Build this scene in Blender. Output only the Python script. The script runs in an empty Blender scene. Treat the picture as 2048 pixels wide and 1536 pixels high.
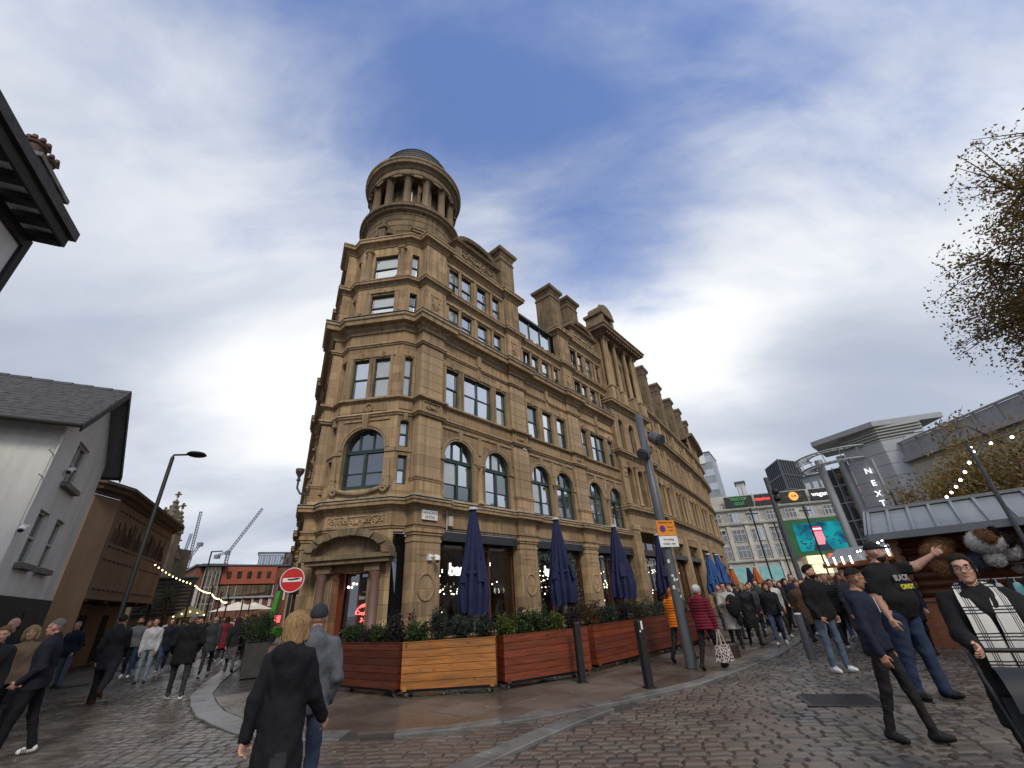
import bpy, math, random
import numpy as np
from mathutils import Matrix, Vector, noise as mnoise

# ------------------------------------------------------------ camera, sky, sun, exposure
scn = bpy.context.scene
COL = scn.collection
CAM_H, PITCH, ROLL, FPX = 1.52, math.radians(27.7), math.radians(3.7), 828.0
cam_data = bpy.data.cameras.new('camera'); cam_data.sensor_width = 36.0
cam_data.lens = 36.0 * FPX / 2048.0; cam_data.clip_start = 0.05; cam_data.clip_end = 3000.0
cam = bpy.data.objects.new('camera', cam_data); COL.objects.link(cam)
_F = Vector((0, math.cos(PITCH), math.sin(PITCH))); _U0 = Vector((0, -math.sin(PITCH), math.cos(PITCH))); _R0 = Vector((1, 0, 0))
_R = _R0 * math.cos(ROLL) - _U0 * math.sin(ROLL); _U = _R0 * math.sin(ROLL) + _U0 * math.cos(ROLL)
cam.matrix_world = Matrix(((_R.x, _U.x, -_F.x, 0), (_R.y, _U.y, -_F.y, 0), (_R.z, _U.z, -_F.z, CAM_H), (0, 0, 0, 1)))
scn.camera = cam

SUN_EL, SUN_AZ = math.radians(40), math.radians(163)      # azimuth from +Y towards +X
world = bpy.data.worlds.new('World'); scn.world = world; world.use_nodes = True
def build_world():
    nt = world.node_tree; N = nt.nodes; L = nt.links; N.clear()
    def n(t, **k):
        x = N.new(t)
        for a, b in k.items(): setattr(x, a, b)
        return x
    def math_(op, a, b=None, c=None, clamp=False):
        x = n('ShaderNodeMath', operation=op, use_clamp=clamp)
        for i, v in enumerate((a, b, c)):
            if v is None: continue
            if hasattr(v, 'is_output'): L.new(v, x.inputs[i])
            else: x.inputs[i].default_value = v
        return x.outputs[0]
    out = n('ShaderNodeOutputWorld'); bg = n('ShaderNodeBackground'); bg.inputs['Strength'].default_value = 1.0
    tc = n('ShaderNodeTexCoord'); sep = n('ShaderNodeSeparateXYZ'); L.new(tc.outputs['Generated'], sep.inputs[0])
    sky = n('ShaderNodeTexSky', sky_type='NISHITA', sun_disc=False)
    sky.sun_elevation = SUN_EL; sky.sun_rotation = SUN_AZ; sky.air_density = 1.6; sky.dust_density = 1.0; sky.ozone_density = 2.0
    sks = n('ShaderNodeMixRGB', blend_type='MULTIPLY'); sks.inputs[0].default_value = 1.0
    L.new(sky.outputs[0], sks.inputs[1]); sks.inputs[2].default_value = (0.126, 0.130, 0.172, 1)
    zz = math_('ADD', math_('MAXIMUM', sep.outputs[2], 0.0), 0.30)
    cx = math_('DIVIDE', sep.outputs[0], zz); cy = math_('DIVIDE', sep.outputs[1], zz)
    cmb = n('ShaderNodeCombineXYZ'); L.new(cx, cmb.inputs[0]); L.new(cy, cmb.inputs[1]); cmb.inputs[2].default_value = 3.7
    mp = n('ShaderNodeMapping'); mp.inputs['Rotation'].default_value = (0, 0, math.radians(-28)); mp.inputs['Scale'].default_value = (0.62, 1.15, 1)
    L.new(cmb.outputs[0], mp.inputs[0])
    def noise(scale, detail, rough, dist, off=0):
        x = n('ShaderNodeTexNoise'); x.inputs['Scale'].default_value = scale; x.inputs['Detail'].default_value = detail
        x.inputs['Roughness'].default_value = rough; x.inputs['Distortion'].default_value = dist
        if off:
            a = n('ShaderNodeVectorMath', operation='ADD'); a.inputs[1].default_value = (off, off * 0.7, off * 1.3)
            L.new(mp.outputs[0], a.inputs[0]); L.new(a.outputs[0], x.inputs['Vector'])
        else: L.new(mp.outputs[0], x.inputs['Vector'])
        return x.outputs['Fac']
    def lobe(d, p):
        v = Vector(d).normalized()
        x = n('ShaderNodeVectorMath', operation='DOT_PRODUCT'); L.new(tc.outputs['Generated'], x.inputs[0]); x.inputs[1].default_value = v
        return math_('POWER', math_('MAXIMUM', x.outputs['Value'], 0.0), p)
    def sstep(v, lo, hi):
        x = n('ShaderNodeMapRange', interpolation_type='SMOOTHSTEP'); L.new(v, x.inputs[0]); x.inputs[1].default_value = lo; x.inputs[2].default_value = hi
        return x.outputs[0]
    # broad clear lane of blue overhead, running down to the right of the turret; thin veils drift across it
    gap = math_('ADD', math_('ADD', math_('MULTIPLY', lobe((0.0, 0.30, 0.95), 8), 0.27), math_('MULTIPLY', lobe((0.22, 0.72, 0.66), 60), 0.19)), math_('MULTIPLY', lobe((0.55, 0.30, 0.78), 9), 0.05))
    big = noise(1.15, 10, 0.55, 0.35); fine = noise(4.0, 9, 0.6, 0.5, 5.0)
    dens = math_('SUBTRACT', math_('ADD', math_('MULTIPLY', big, 0.75), math_('MULTIPLY', fine, 0.25)), gap)
    dens = math_('ADD', dens, math_('MULTIPLY', math_('SUBTRACT', 1.0, sstep(sep.outputs[2], 0.02, 0.30)), 0.22))
    mask = math_('MULTIPLY', sstep(dens, 0.19, 0.48), 0.98)
    shade = math_('ADD', math_('MULTIPLY', noise(0.95, 6, 0.48, 0.25, 11.0), 0.72), math_('MULTIPLY', noise(3.0, 7, 0.55, 0.35, 23.0), 0.28))
    glow = math_('ADD', math_('MULTIPLY', lobe((-0.42, 0.78, 0.46), 20), 0.25), math_('MULTIPLY', lobe((0.36, 0.80, 0.48), 30), 0.20))
    low = sstep(sep.outputs[2], 0.12, 0.46)
    sh = math_('ADD', math_('ADD', shade, glow), math_('MULTIPLY', math_('SUBTRACT', low, 1.0), 0.13))
    ramp = n('ShaderNodeValToRGB'); L.new(sstep(sh, 0.34, 0.72), ramp.inputs[0])
    e = ramp.color_ramp.elements; e[0].position = 0.0; e[0].color = (0.41, 0.455, 0.55, 1); e[1].position = 1.0; e[1].color = (0.94, 0.945, 0.94, 1)
    m = ramp.color_ramp.elements.new(0.45); m.color = (0.61, 0.645, 0.715, 1)
    mx = n('ShaderNodeMixRGB'); L.new(mask, mx.inputs[0]); L.new(sks.outputs[0], mx.inputs[1]); L.new(ramp.outputs[0], mx.inputs[2])
    L.new(mx.outputs[0], bg.inputs[0]); L.new(bg.outputs[0], out.inputs[0])
build_world()
sun_d = bpy.data.lights.new('sun', 'SUN'); sun_d.energy = 1.5; sun_d.angle = math.radians(16); sun_d.color = (1.0, 0.93, 0.82)
sun = bpy.data.objects.new('sun', sun_d); COL.objects.link(sun)
_sd = Vector((math.sin(SUN_AZ) * math.cos(SUN_EL), math.cos(SUN_AZ) * math.cos(SUN_EL), math.sin(SUN_EL)))
sun.rotation_euler = _sd.to_track_quat('Z', 'Y').to_euler()
scn.view_settings.view_transform = 'Standard'; scn.view_settings.look = 'None'
scn.view_settings.exposure = 0.2; scn.view_settings.gamma = 1.0; scn.view_settings.use_curve_mapping = False
scn.render.engine = 'CYCLES'; scn.cycles.use_denoising = True
scn.cycles.max_bounces = 6; scn.cycles.diffuse_bounces = 3; scn.cycles.glossy_bounces = 3; scn.cycles.transmission_bounces = 4
scn.cycles.transparent_max_bounces = 8; scn.cycles.caustics_reflective = False; scn.cycles.caustics_refractive = False

RND = random.Random(7)
PI = math.pi

# ------------------------------------------------------------ materials
MATS = {}
def material(name, col, rough=0.8, var=0.15, scale=4.0, bump=0.0, bscale=40.0, metal=0.0, spec=0.5, rvar=0.0, stretch=(1, 1, 1), emit=0.0, col2=None, coat=0.0, detail=5.0, sheen=0.0, subs=0.0):
    if name in MATS: return MATS[name]
    m = bpy.data.materials.new(name); m.use_nodes = True; MATS[name] = m
    nt = m.node_tree; N = nt.nodes; L = nt.links; b = N['Principled BSDF']
    b.inputs['Roughness'].default_value = rough; b.inputs['Metallic'].default_value = metal; b.inputs['Specular IOR Level'].default_value = spec
    b.inputs['Coat Weight'].default_value = coat; b.inputs['Sheen Weight'].default_value = sheen
    b.inputs['Base Color'].default_value = (*col, 1)
    if emit:
        b.inputs['Emission Color'].default_value = (*col, 1); b.inputs['Emission Strength'].default_value = emit; m.cycles.emission_sampling = 'NONE'
    if var or bump or rvar:
        tc = N.new('ShaderNodeTexCoord'); mp = N.new('ShaderNodeMapping'); mp.inputs['Scale'].default_value = stretch
        L.new(tc.outputs['Object'], mp.inputs[0])
        nz = N.new('ShaderNodeTexNoise'); nz.inputs['Scale'].default_value = scale; nz.inputs['Detail'].default_value = detail; nz.inputs['Roughness'].default_value = 0.6
        L.new(mp.outputs[0], nz.inputs['Vector'])
        if var:
            r = N.new('ShaderNodeMapRange'); r.inputs[1].default_value = 0.3; r.inputs[2].default_value = 0.7; L.new(nz.outputs['Fac'], r.inputs[0])
            mx = N.new('ShaderNodeMixRGB'); L.new(r.outputs[0], mx.inputs[0])
            c2 = col2 if col2 else tuple(min(1, c * (1 + var)) for c in col)
            c1 = col if col2 else tuple(c * (1 - var) for c in col)
            mx.inputs[1].default_value = (*c1, 1); mx.inputs[2].default_value = (*c2, 1); L.new(mx.outputs[0], b.inputs['Base Color'])
        if rvar:
            r2 = N.new('ShaderNodeMapRange'); r2.inputs[1].default_value = 0.35; r2.inputs[2].default_value = 0.65
            r2.inputs[3].default_value = max(0.02, rough - rvar); r2.inputs[4].default_value = min(1, rough + rvar)
            L.new(nz.outputs['Fac'], r2.inputs[0]); L.new(r2.outputs[0], b.inputs['Roughness'])
        if bump:
            n2 = N.new('ShaderNodeTexNoise'); n2.inputs['Scale'].default_value = bscale; n2.inputs['Detail'].default_value = 4
            L.new(mp.outputs[0], n2.inputs['Vector'])
            bp = N.new('ShaderNodeBump'); bp.inputs['Strength'].default_value = bump; bp.inputs['Distance'].default_value = 0.02
            L.new(n2.outputs['Fac'], bp.inputs['Height']); L.new(bp.outputs[0], b.inputs['Normal'])
    return m

def stone_material(name, col, dark, joint=0.42, jlen=1.05, grime=0.55, bumpj=0.6, axes='XZ'):
    """ashlar: fine grain, patchy tone, rain streaks and thin course joints"""
    m = bpy.data.materials.new(name); m.use_nodes = True; MATS[name] = m
    nt = m.node_tree; N = nt.nodes; L = nt.links; b = N['Principled BSDF']; b.inputs['Roughness'].default_value = 0.88; b.inputs['Specular IOR Level'].default_value = 0.25
    tc = N.new('ShaderNodeTexCoord'); sep = N.new('ShaderNodeSeparateXYZ'); L.new(tc.outputs['Object'], sep.inputs[0])
    def noise(scale, stretch, detail=6, rough=0.6):
        mp = N.new('ShaderNodeMapping'); mp.inputs['Scale'].default_value = stretch; L.new(tc.outputs['Object'], mp.inputs[0])
        x = N.new('ShaderNodeTexNoise'); x.inputs['Scale'].default_value = scale; x.inputs['Detail'].default_value = detail; x.inputs['Roughness'].default_value = rough
        L.new(mp.outputs[0], x.inputs['Vector']); return x.outputs['Fac']
    def rng(v, a, b_, c, d):
        r = N.new('ShaderNodeMapRange'); r.inputs[1].default_value = a; r.inputs[2].default_value = b_; r.inputs[3].default_value = c; r.inputs[4].default_value = d
        L.new(v, r.inputs[0]); return r.outputs[0]
    def mix(f, a, c):
        x = N.new('ShaderNodeMixRGB'); 
        if hasattr(f, 'is_output'): L.new(f, x.inputs[0])
        else: x.inputs[0].default_value = f
        for i, v in ((1, a), (2, c)):
            if hasattr(v, 'is_output'): L.new(v, x.inputs[i])
            else: x.inputs[i].default_value = (*v, 1)
        return x.outputs[0]
    patch = noise(0.55, (1, 1, 1), 6); streak = noise(1.5, (3.2, 3.2, 0.22), 7, 0.65); grain = noise(26, (1, 1, 1), 5)
    c = mix(rng(patch, 0.32, 0.68, 0, 1), tuple(x * 0.82 for x in col), tuple(x * 1.14 for x in col))
    c = mix(rng(streak, 0.46, 0.72, 0, grime), c, dark)
    c = mix(rng(grain, 0.3, 0.7, 0, 0.3), c, tuple(x * 0.6 for x in col))
    soot = noise(0.22, (1, 1, 1.6), 5, 0.55); c = mix(rng(soot, 0.46, 0.68, 0, 0.55), c, tuple(x * 0.42 for x in col))
    oi = N.new('ShaderNodeObjectInfo'); hs = N.new('ShaderNodeMixRGB'); hs.blend_type = 'MULTIPLY'; hs.inputs[0].default_value = 1.0; L.new(c, hs.inputs[1]); rr_ = rng(oi.outputs['Random'], 0, 1, 0.80, 1.12); cmb_ = N.new('ShaderNodeCombineXYZ'); [L.new(rr_, cmb_.inputs[i]) for i in range(3)]; L.new(cmb_.outputs[0], hs.inputs[2]); c = hs.outputs[0]
    hgt = grain
    if joint:
        cm = N.new('ShaderNodeCombineXYZ'); ad = N.new('ShaderNodeMath'); ad.operation = 'ADD'
        L.new(sep.outputs[0], ad.inputs[0]); L.new(sep.outputs[1], ad.inputs[1])
        L.new(ad.outputs[0], cm.inputs[0]); L.new(sep.outputs[2], cm.inputs[1])
        bt = N.new('ShaderNodeTexBrick'); bt.inputs['Scale'].default_value = 1.0; bt.inputs['Brick Width'].default_value = jlen; bt.inputs['Row Height'].default_value = joint
        bt.inputs['Mortar Size'].default_value = 0.007; bt.inputs['Mortar Smooth'].default_value = 0.3; bt.inputs['Bias'].default_value = 0
        bt.inputs['Color1'].default_value = (0.70, 0.69, 0.68, 1); bt.inputs['Color2'].default_value = (1.14, 1.10, 1.03, 1); bt.inputs['Mortar'].default_value = (0.55, 0.52, 0.48, 1)
        L.new(cm.outputs[0], bt.inputs['Vector'])
        mu = N.new('ShaderNodeMixRGB'); mu.blend_type = 'MULTIPLY'; mu.inputs[0].default_value = 0.9; L.new(c, mu.inputs[1]); L.new(bt.outputs['Color'], mu.inputs[2]); c = mu.outputs[0]
        sb = N.new('ShaderNodeMath'); sb.operation = 'MULTIPLY_ADD'; L.new(bt.outputs['Fac'], sb.inputs[0]); sb.inputs[1].default_value = -1.6; L.new(grain, sb.inputs[2]); hgt = sb.outputs[0]
    L.new(c, b.inputs['Base Color'])
    bp = N.new('ShaderNodeBump'); bp.inputs['Strength'].default_value = bumpj; bp.inputs['Distance'].default_value = 0.012
    L.new(hgt, bp.inputs['Height']); L.new(bp.outputs[0], b.inputs['Normal'])
    return m

def glass_material(name, tint=(0.02, 0.025, 0.03), refl=0.45, rough=0.02, transp=0.0, wav=0.15):
    """window glazing: dark room behind, mirror-like sky on the face, slightly wavy panes"""
    m = bpy.data.materials.new(name); m.use_nodes = True; MATS[name] = m
    nt = m.node_tree; N = nt.nodes; L = nt.links; N.clear()
    out = N.new('ShaderNodeOutputMaterial'); gl = N.new('ShaderNodeBsdfGlossy'); gl.inputs['Roughness'].default_value = rough; gl.inputs['Color'].default_value = (0.93, 0.97, 1.0, 1)
    tc = N.new('ShaderNodeTexCoord'); nz = N.new('ShaderNodeTexNoise'); nz.inputs['Scale'].default_value = 1.3; nz.inputs['Detail'].default_value = 1.5
    L.new(tc.outputs['Object'], nz.inputs['Vector'])
    bp = N.new('ShaderNodeBump'); bp.inputs['Strength'].default_value = wav; bp.inputs['Distance'].default_value = 0.03; L.new(nz.outputs['Fac'], bp.inputs['Height']); L.new(bp.outputs[0], gl.inputs['Normal'])
    if transp: bs = N.new('ShaderNodeBsdfTransparent'); bs.inputs['Color'].default_value = (transp, transp, transp, 1)
    else: bs = N.new('ShaderNodeBsdfDiffuse'); bs.inputs['Color'].default_value = (*tint, 1)
    lw = N.new('ShaderNodeFresnel'); lw.inputs['IOR'].default_value = 1.5
    ma = N.new('ShaderNodeMath'); ma.operation = 'MULTIPLY_ADD'; ma.use_clamp = True; L.new(lw.outputs[0], ma.inputs[0]); ma.inputs[1].default_value = 1.0; ma.inputs[2].default_value = refl
    mx = N.new('ShaderNodeMixShader'); L.new(ma.outputs[0], mx.inputs[0]); L.new(bs.outputs[0], mx.inputs[1]); L.new(gl.outputs[0], mx.inputs[2]); L.new(mx.outputs[0], out.inputs[0])
    return m

STONE = stone_material('sandstone_ashlar', (0.50, 0.352, 0.208), (0.09, 0.068, 0.048), grime=0.78)
STONE_P = stone_material('sandstone_plain', (0.47, 0.332, 0.197), (0.080, 0.067, 0.048), joint=0, grime=0.82)
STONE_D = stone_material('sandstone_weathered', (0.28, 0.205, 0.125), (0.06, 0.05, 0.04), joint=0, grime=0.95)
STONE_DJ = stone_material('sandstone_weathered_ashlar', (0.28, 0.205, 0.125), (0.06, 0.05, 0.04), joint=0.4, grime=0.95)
LEAD = material('lead_flashing', (0.30, 0.31, 0.33), 0.55, 0.2, 3)
GREEN = material('dark_green_paint', (0.022, 0.05, 0.048), 0.45, 0.1, 5)
GLASS = glass_material('window_glass', (0.012, 0.014, 0.017), 0.62)
GLASS_B = glass_material('window_glass_blind', (0.30, 0.30, 0.27), 0.25)
GLASS_D = glass_material('window_glass_dim', (0.012, 0.013, 0.015), 0.20)
SHOPGLASS = glass_material('shop_glass', refl=0.05, transp=0.9, wav=0.05)
SLATE = material('slate_roof', (0.060, 0.057, 0.055), 0.65, 0.4, 6, 0.4, 12)
BLACK = material('black_paint', (0.010, 0.010, 0.011), 0.6, 0.2, 5)
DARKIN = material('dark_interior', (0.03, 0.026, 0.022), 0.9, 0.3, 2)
WHITE = material('white_paint', (0.78, 0.78, 0.76), 0.5, 0.06, 3)
GREYM = material('grey_painted_steel', (0.085, 0.092, 0.10), 0.42, 0.12, 3, 0.05, 60)
STEEL = material('brushed_steel', (0.42, 0.42, 0.42), 0.35, 0.12, 8, metal=0.8)
BULB = material('warm_bulb', (1.0, 0.72, 0.36), emit=7.0, var=0)
BULBW = material('white_bulb', (1.0, 0.88, 0.68), emit=9.0, var=0)

# ------------------------------------------------------------ mesh helpers
class MB:
    """collects polygons; build() makes ONE mesh object"""
    def __init__(s): s.v = []; s.f = []; s.mi = []; s.sm = []; s.m = 0; s.smooth = False
    def add(s, vs, fs, mi=None, sm=None):
        o = len(s.v); s.v.extend([tuple(p) for p in vs])
        for f in fs:
            s.f.append(tuple(i + o for i in f)); s.mi.append(s.m if mi is None else mi); s.sm.append(s.smooth if sm is None else sm)
    def box(s, a, b, taper=0.0, **k):
        x0, y0, z0 = a; x1, y1, z1 = b; t = taper
        s.add([(x0, y0, z0), (x1, y0, z0), (x1, y1, z0), (x0, y1, z0), (x0 + t, y0 + t, z1), (x1 - t, y0 + t, z1), (x1 - t, y1 - t, z1), (x0 + t, y1 - t, z1)],
              [(0, 3, 2, 1), (4, 5, 6, 7), (0, 1, 5, 4), (1, 2, 6, 5), (2, 3, 7, 6), (3, 0, 4, 7)], **k)
    def cbox(s, a, b, c=0.01, **k):
        """box with a chamfer on its outer (-Y) face"""
        x0, y0, z0 = a; x1, y1, z1 = b
        s.add([(x0, y1, z0), (x1, y1, z0), (x1, y1, z1), (x0, y1, z1), (x0, y0 + c, z0), (x1, y0 + c, z0), (x1, y0 + c, z1), (x0, y0 + c, z1),
               (x0 + c, y0, z0 + c), (x1 - c, y0, z0 + c), (x1 - c, y0, z1 - c), (x0 + c, y0, z1 - c)],
              [(8, 9, 10, 11), (4, 5, 9, 8), (5, 6, 10, 9), (6, 7, 11, 10), (7, 4, 8, 11), (0, 1, 5, 4), (1, 2, 6, 5), (2, 3, 7, 6), (3, 0, 4, 7), (0, 3, 2, 1)], **k)
    def prism(s, poly, y0, y1, plane='XZ', **k):
        """extrude a 2-D polygon (counter-clockwise seen from -Y for XZ, from above for XY)"""
        n = len(poly)
        if plane == 'XZ': A = [(p[0], y0, p[1]) for p in poly]; B = [(p[0], y1, p[1]) for p in poly]
        elif plane == 'XY': A = [(p[0], p[1], y1) for p in poly]; B = [(p[0], p[1], y0) for p in poly]
        else: A = [(y1, p[0], p[1]) for p in poly]; B = [(y0, p[0], p[1]) for p in poly]
        s.add(A + B, [tuple(range(n)), tuple(range(2 * n - 1, n - 1, -1))] + [(i, n + i, n + (i + 1) % n, (i + 1) % n) for i in range(n)], **k)
    def lathe(s, prof, n=20, c=(0, 0, 0), a0=0.0, a1=2 * PI, **k):
        full = abs(a1 - a0 - 2 * PI) < 1e-6; m = n if full else n + 1
        vs = []
        for r, z in prof:
            for i in range(m):
                a = a0 + (a1 - a0) * i / n; vs.append((c[0] + r * math.cos(a), c[1] + r * math.sin(a), c[2] + z))
        fs = []
        for j in range(len(prof) - 1):
            for i in range(n):
                i2 = (i + 1) % m; fs.append((j * m + i, j * m + i2, (j + 1) * m + i2, (j + 1) * m + i))
        s.add(vs, fs, **k)
    def tube(s, pts, r, n=8, cap=True, **k):
        P = [Vector(p) for p in pts]; R = r if isinstance(r, (list, tuple)) else [r] * len(P); vs = []; pu = None
        for i, p in enumerate(P):
            d = (P[min(i + 1, len(P) - 1)] - P[max(i - 1, 0)]).normalized()
            if pu is None: pu = d.orthogonal().normalized()
            pu = (pu - d * pu.dot(d)); pu = pu.normalized() if pu.length > 1e-6 else d.orthogonal().normalized()
            w = d.cross(pu)
            for j in range(n):
                a = 2 * PI * j / n; vs.append(p + (pu * math.cos(a) + w * math.sin(a)) * R[i])
        fs = [(i * n + j, i * n + (j + 1) % n, (i + 1) * n + (j + 1) % n, (i + 1) * n + j) for i in range(len(P) - 1) for j in range(n)]
        if cap: fs += [tuple(range(n - 1, -1, -1)), tuple(range((len(P) - 1) * n, len(P) * n))]
        s.add(vs, fs, **k)
    def sweep(s, prof, path, closed=False, **k):
        """moulding: prof = [(out, z)...] swept along a plan polyline, outward = right-hand side of travel"""
        P = [Vector((p[0], p[1])) for p in path]; n = len(P); m = len(prof); vs = []
        for i in range(n):
            a = P[i] - P[i - 1] if (i > 0 or closed) else P[1] - P[0]
            b = P[(i + 1) % n] - P[i] if (i < n - 1 or closed) else P[i] - P[i - 1]
            na = Vector((a.y, -a.x)).normalized(); nb = Vector((b.y, -b.x)).normalized(); h = (na + nb)
            h = h / max(0.3, h.length_squared / 2) if h.length > 1e-6 else na
            for o, z in prof: q = P[i] + h * o; vs.append((q.x, q.y, z))
        fs = []
        for i in range(n if closed else n - 1):
            i2 = (i + 1) % n
            for j in range(m - 1): fs.append((i * m + j, i2 * m + j, i2 * m + j + 1, i * m + j + 1))
        if not closed: fs += [tuple(range(m)), tuple(range((n - 1) * m + m - 1, (n - 1) * m - 1, -1))]
        s.add(vs, fs, **k)
    def ball(s, c, r, n=8, m=6, sc=(1, 1, 1), **k):
        vs = [(c[0], c[1], c[2] - r * sc[2])]
        for j in range(1, m):
            t = -PI / 2 + PI * j / m
            for i in range(n): a = 2 * PI * i / n; vs.append((c[0] + r * sc[0] * math.cos(t) * math.cos(a), c[1] + r * sc[1] * math.cos(t) * math.sin(a), c[2] + r * sc[2] * math.sin(t)))
        vs.append((c[0], c[1], c[2] + r * sc[2])); e = len(vs) - 1
        fs = [(0, 1 + (i + 1) % n, 1 + i) for i in range(n)] + [(1 + j * n + i, 1 + j * n + (i + 1) % n, 1 + (j + 1) * n + (i + 1) % n, 1 + (j + 1) * n + i) for j in range(m - 2) for i in range(n)]
        fs += [(e, 1 + (m - 2) * n + i, 1 + (m - 2) * n + (i + 1) % n) for i in range(n)]
        s.add(vs, fs, **k)
    def mesh(s, name, mats):
        me = bpy.data.meshes.new(name); me.from_pydata(s.v, [], s.f)
        for m in (mats if isinstance(mats, (list, tuple)) else [mats]): me.materials.append(m)
        if any(s.mi): me.polygons.foreach_set('material_index', s.mi)
        if any(s.sm): me.polygons.foreach_set('use_smooth', s.sm)
        me.update(); return me
    def build(s, name, mats, parent=None, mw=None):
        return link(name, s.mesh(name, mats), parent, mw)
    def build_each(s, name, mats, parent=None, mw=None):
        """one object for every separate piece"""
        key = {}; rep = []; par = []
        for v in s.v:
            k = (round(v[0], 4), round(v[1], 4), round(v[2], 4)); i = key.setdefault(k, len(par))
            if i == len(par): par.append(i)
            rep.append(i)
        def find(a):
            while par[a] != a: par[a] = par[par[a]]; a = par[a]
            return a
        for f in s.f:
            a = find(rep[f[0]])
            for q in f[1:]: par[find(rep[q])] = a
        out = {}
        for f, mi, sm in zip(s.f, s.mi, s.sm): out.setdefault(find(rep[f[0]]), []).append((f, mi, sm))
        res = []
        for fs in out.values():
            b = MB(); ids = {}
            for f, mi, sm in fs:
                for q in f:
                    if q not in ids: ids[q] = len(b.v); b.v.append(s.v[q])
                b.f.append(tuple(ids[q] for q in f)); b.mi.append(mi); b.sm.append(sm)
            res.append(b.build(name, mats, parent, mw))
        return res

def link(name, data, parent=None, mw=None):
    o = bpy.data.objects.new(name, data); COL.objects.link(o)
    if parent is not None: o.parent = parent
    if mw is not None: o.matrix_local = mw
    return o
def tag(o, label=None, cat=None, group=None, kind=None):
    if label: o['label'] = label
    if cat: o['category'] = cat
    if group: o['group'] = group
    if kind: o['kind'] = kind
    return o
def empty(name, loc=(0, 0, 0), rz=0.0, label=None, cat=None, group=None):
    o = bpy.data.objects.new(name, None); COL.objects.link(o); o.empty_display_size = 0.2
    o.location = loc; o.rotation_euler = (0, 0, rz); return tag(o, label, cat, group)
def copy_tree(o, parent=None):
    c = o.copy(); COL.objects.link(c); c.parent = parent
    for ch in list(o.children): copy_tree(ch, c)
    return c
def frame(origin, xdir):
    """local frame: x along the wall, y into the building, z up"""
    x = Vector((xdir[0], xdir[1], 0)).normalized(); y = Vector((-x.y, x.x, 0))
    return Matrix(((x.x, y.x, 0, origin[0]), (x.y, y.y, 0, origin[1]), (0, 0, 1, origin[2] if len(origin) > 2 else 0), (0, 0, 0, 1)))
def text(name, body, size, mat, parent, mw, extrude=0.01, align='CENTER', spacing=1.0, shear=0.0, bold=0.0):
    c = bpy.data.curves.new(name, 'FONT'); c.body = body; c.size = size; c.extrude = extrude; c.align_x = align; c.align_y = 'CENTER'
    c.space_character = spacing; c.shear = shear; c.offset = bold; c.materials.append(mat)
    # text lies in XY facing +Z; stand it up facing local -Y
    tmp = bpy.data.objects.new('tmp', c); COL.objects.link(tmp)
    me = bpy.data.meshes.new_from_object(tmp.evaluated_get(bpy.context.evaluated_depsgraph_get())); bpy.data.objects.remove(tmp); bpy.data.curves.remove(c)
    if not me.materials: me.materials.append(mat)
    return link(name, me, parent, mw @ Matrix.Rotation(PI / 2, 4, 'X'))
def T(x, y, z): return Matrix.Translation((x, y, z))
# ------------------------------------------------------------ the corner building
exch = empty('exchange_building', (0, 0, 0), 0, 'tall brown sandstone corner building with a domed round turret', 'building')
AZ = math.radians(39.3); FU = Vector((math.sin(AZ), math.cos(AZ), 0)); FN = Vector((math.cos(AZ), -math.sin(AZ), 0)); WOFF = -12.9
CO = Vector((-5.97, 15.5, 0)); _m = math.radians(5.8); CM = Vector((math.sin(_m), math.cos(_m), 0)); CR = Vector((CM.y, -CM.x, 0))
def fw(s, d=0.0, off=WOFF): return FU * s + FN * (off + d)                 # right facade -> world
def mir(p):                                                               # mirror about the corner's bisector
    q = p - CO; return CO - CR * q.dot(CR) + CM * q.dot(CM)
def cw(x, y): return CO + CR * x + CM * y

def wall_panel(mb, x0, x1, z0, z1, ops, depth=0.3, y=0.0):
    xs = sorted({x0, x1, *[o[0] for o in ops], *[o[1] for o in ops]})
    for xa, xb in zip(xs, xs[1:]):
        cov = sorted([o for o in ops if o[0] <= xa + 1e-6 and o[1] >= xb - 1e-6], key=lambda o: o[2]); z = z0
        for o in cov:
            if o[2] > z + 1e-6: mb.add([(xa, y, z), (xb, y, z), (xb, y, o[2]), (xa, y, o[2])], [(0, 1, 2, 3)])
            z = o[3]
        if z1 > z + 1e-6: mb.add([(xa, y, z), (xb, y, z), (xb, y, z1), (xa, y, z1)], [(0, 1, 2, 3)])
    for o in ops:
        a, b, c, d = o[:4]; arch = len(o) > 4 and o[4]; r = (b - a) / 2; sp = d - r * (o[5] if len(o) > 5 else 1.0) if arch else d
        Y = y + depth
        mb.add([(a, y, c), (a, Y, c), (a, Y, sp), (a, y, sp)], [(0, 1, 2, 3)]); mb.add([(b, y, c), (b, Y, c), (b, Y, sp), (b, y, sp)], [(3, 2, 1, 0)])
        mb.add([(a, y, c), (b, y, c), (b, Y, c), (a, Y, c)], [(0, 1, 2, 3)])
        if arch:
            n = 14; pts = [(a + r - r * math.cos(PI * i / n), sp + (d - sp) * math.sin(PI * i / n)) for i in range(n + 1)]
            for i in range(n):
                p, q = pts[i], pts[i + 1]
                mb.add([(p[0], y, p[1]), (q[0], y, q[1]), (q[0], Y, q[1]), (p[0], Y, p[1])], [(3, 2, 1, 0)])
                mb.add([(p[0], y, p[1]), (q[0], y, q[1]), (q[0], y, d), (p[0], y, d)], [(0, 1, 2, 3)])
        else: mb.add([(a, y, d), (b, y, d), (b, Y, d), (a, Y, d)], [(3, 2, 1, 0)])

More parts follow.
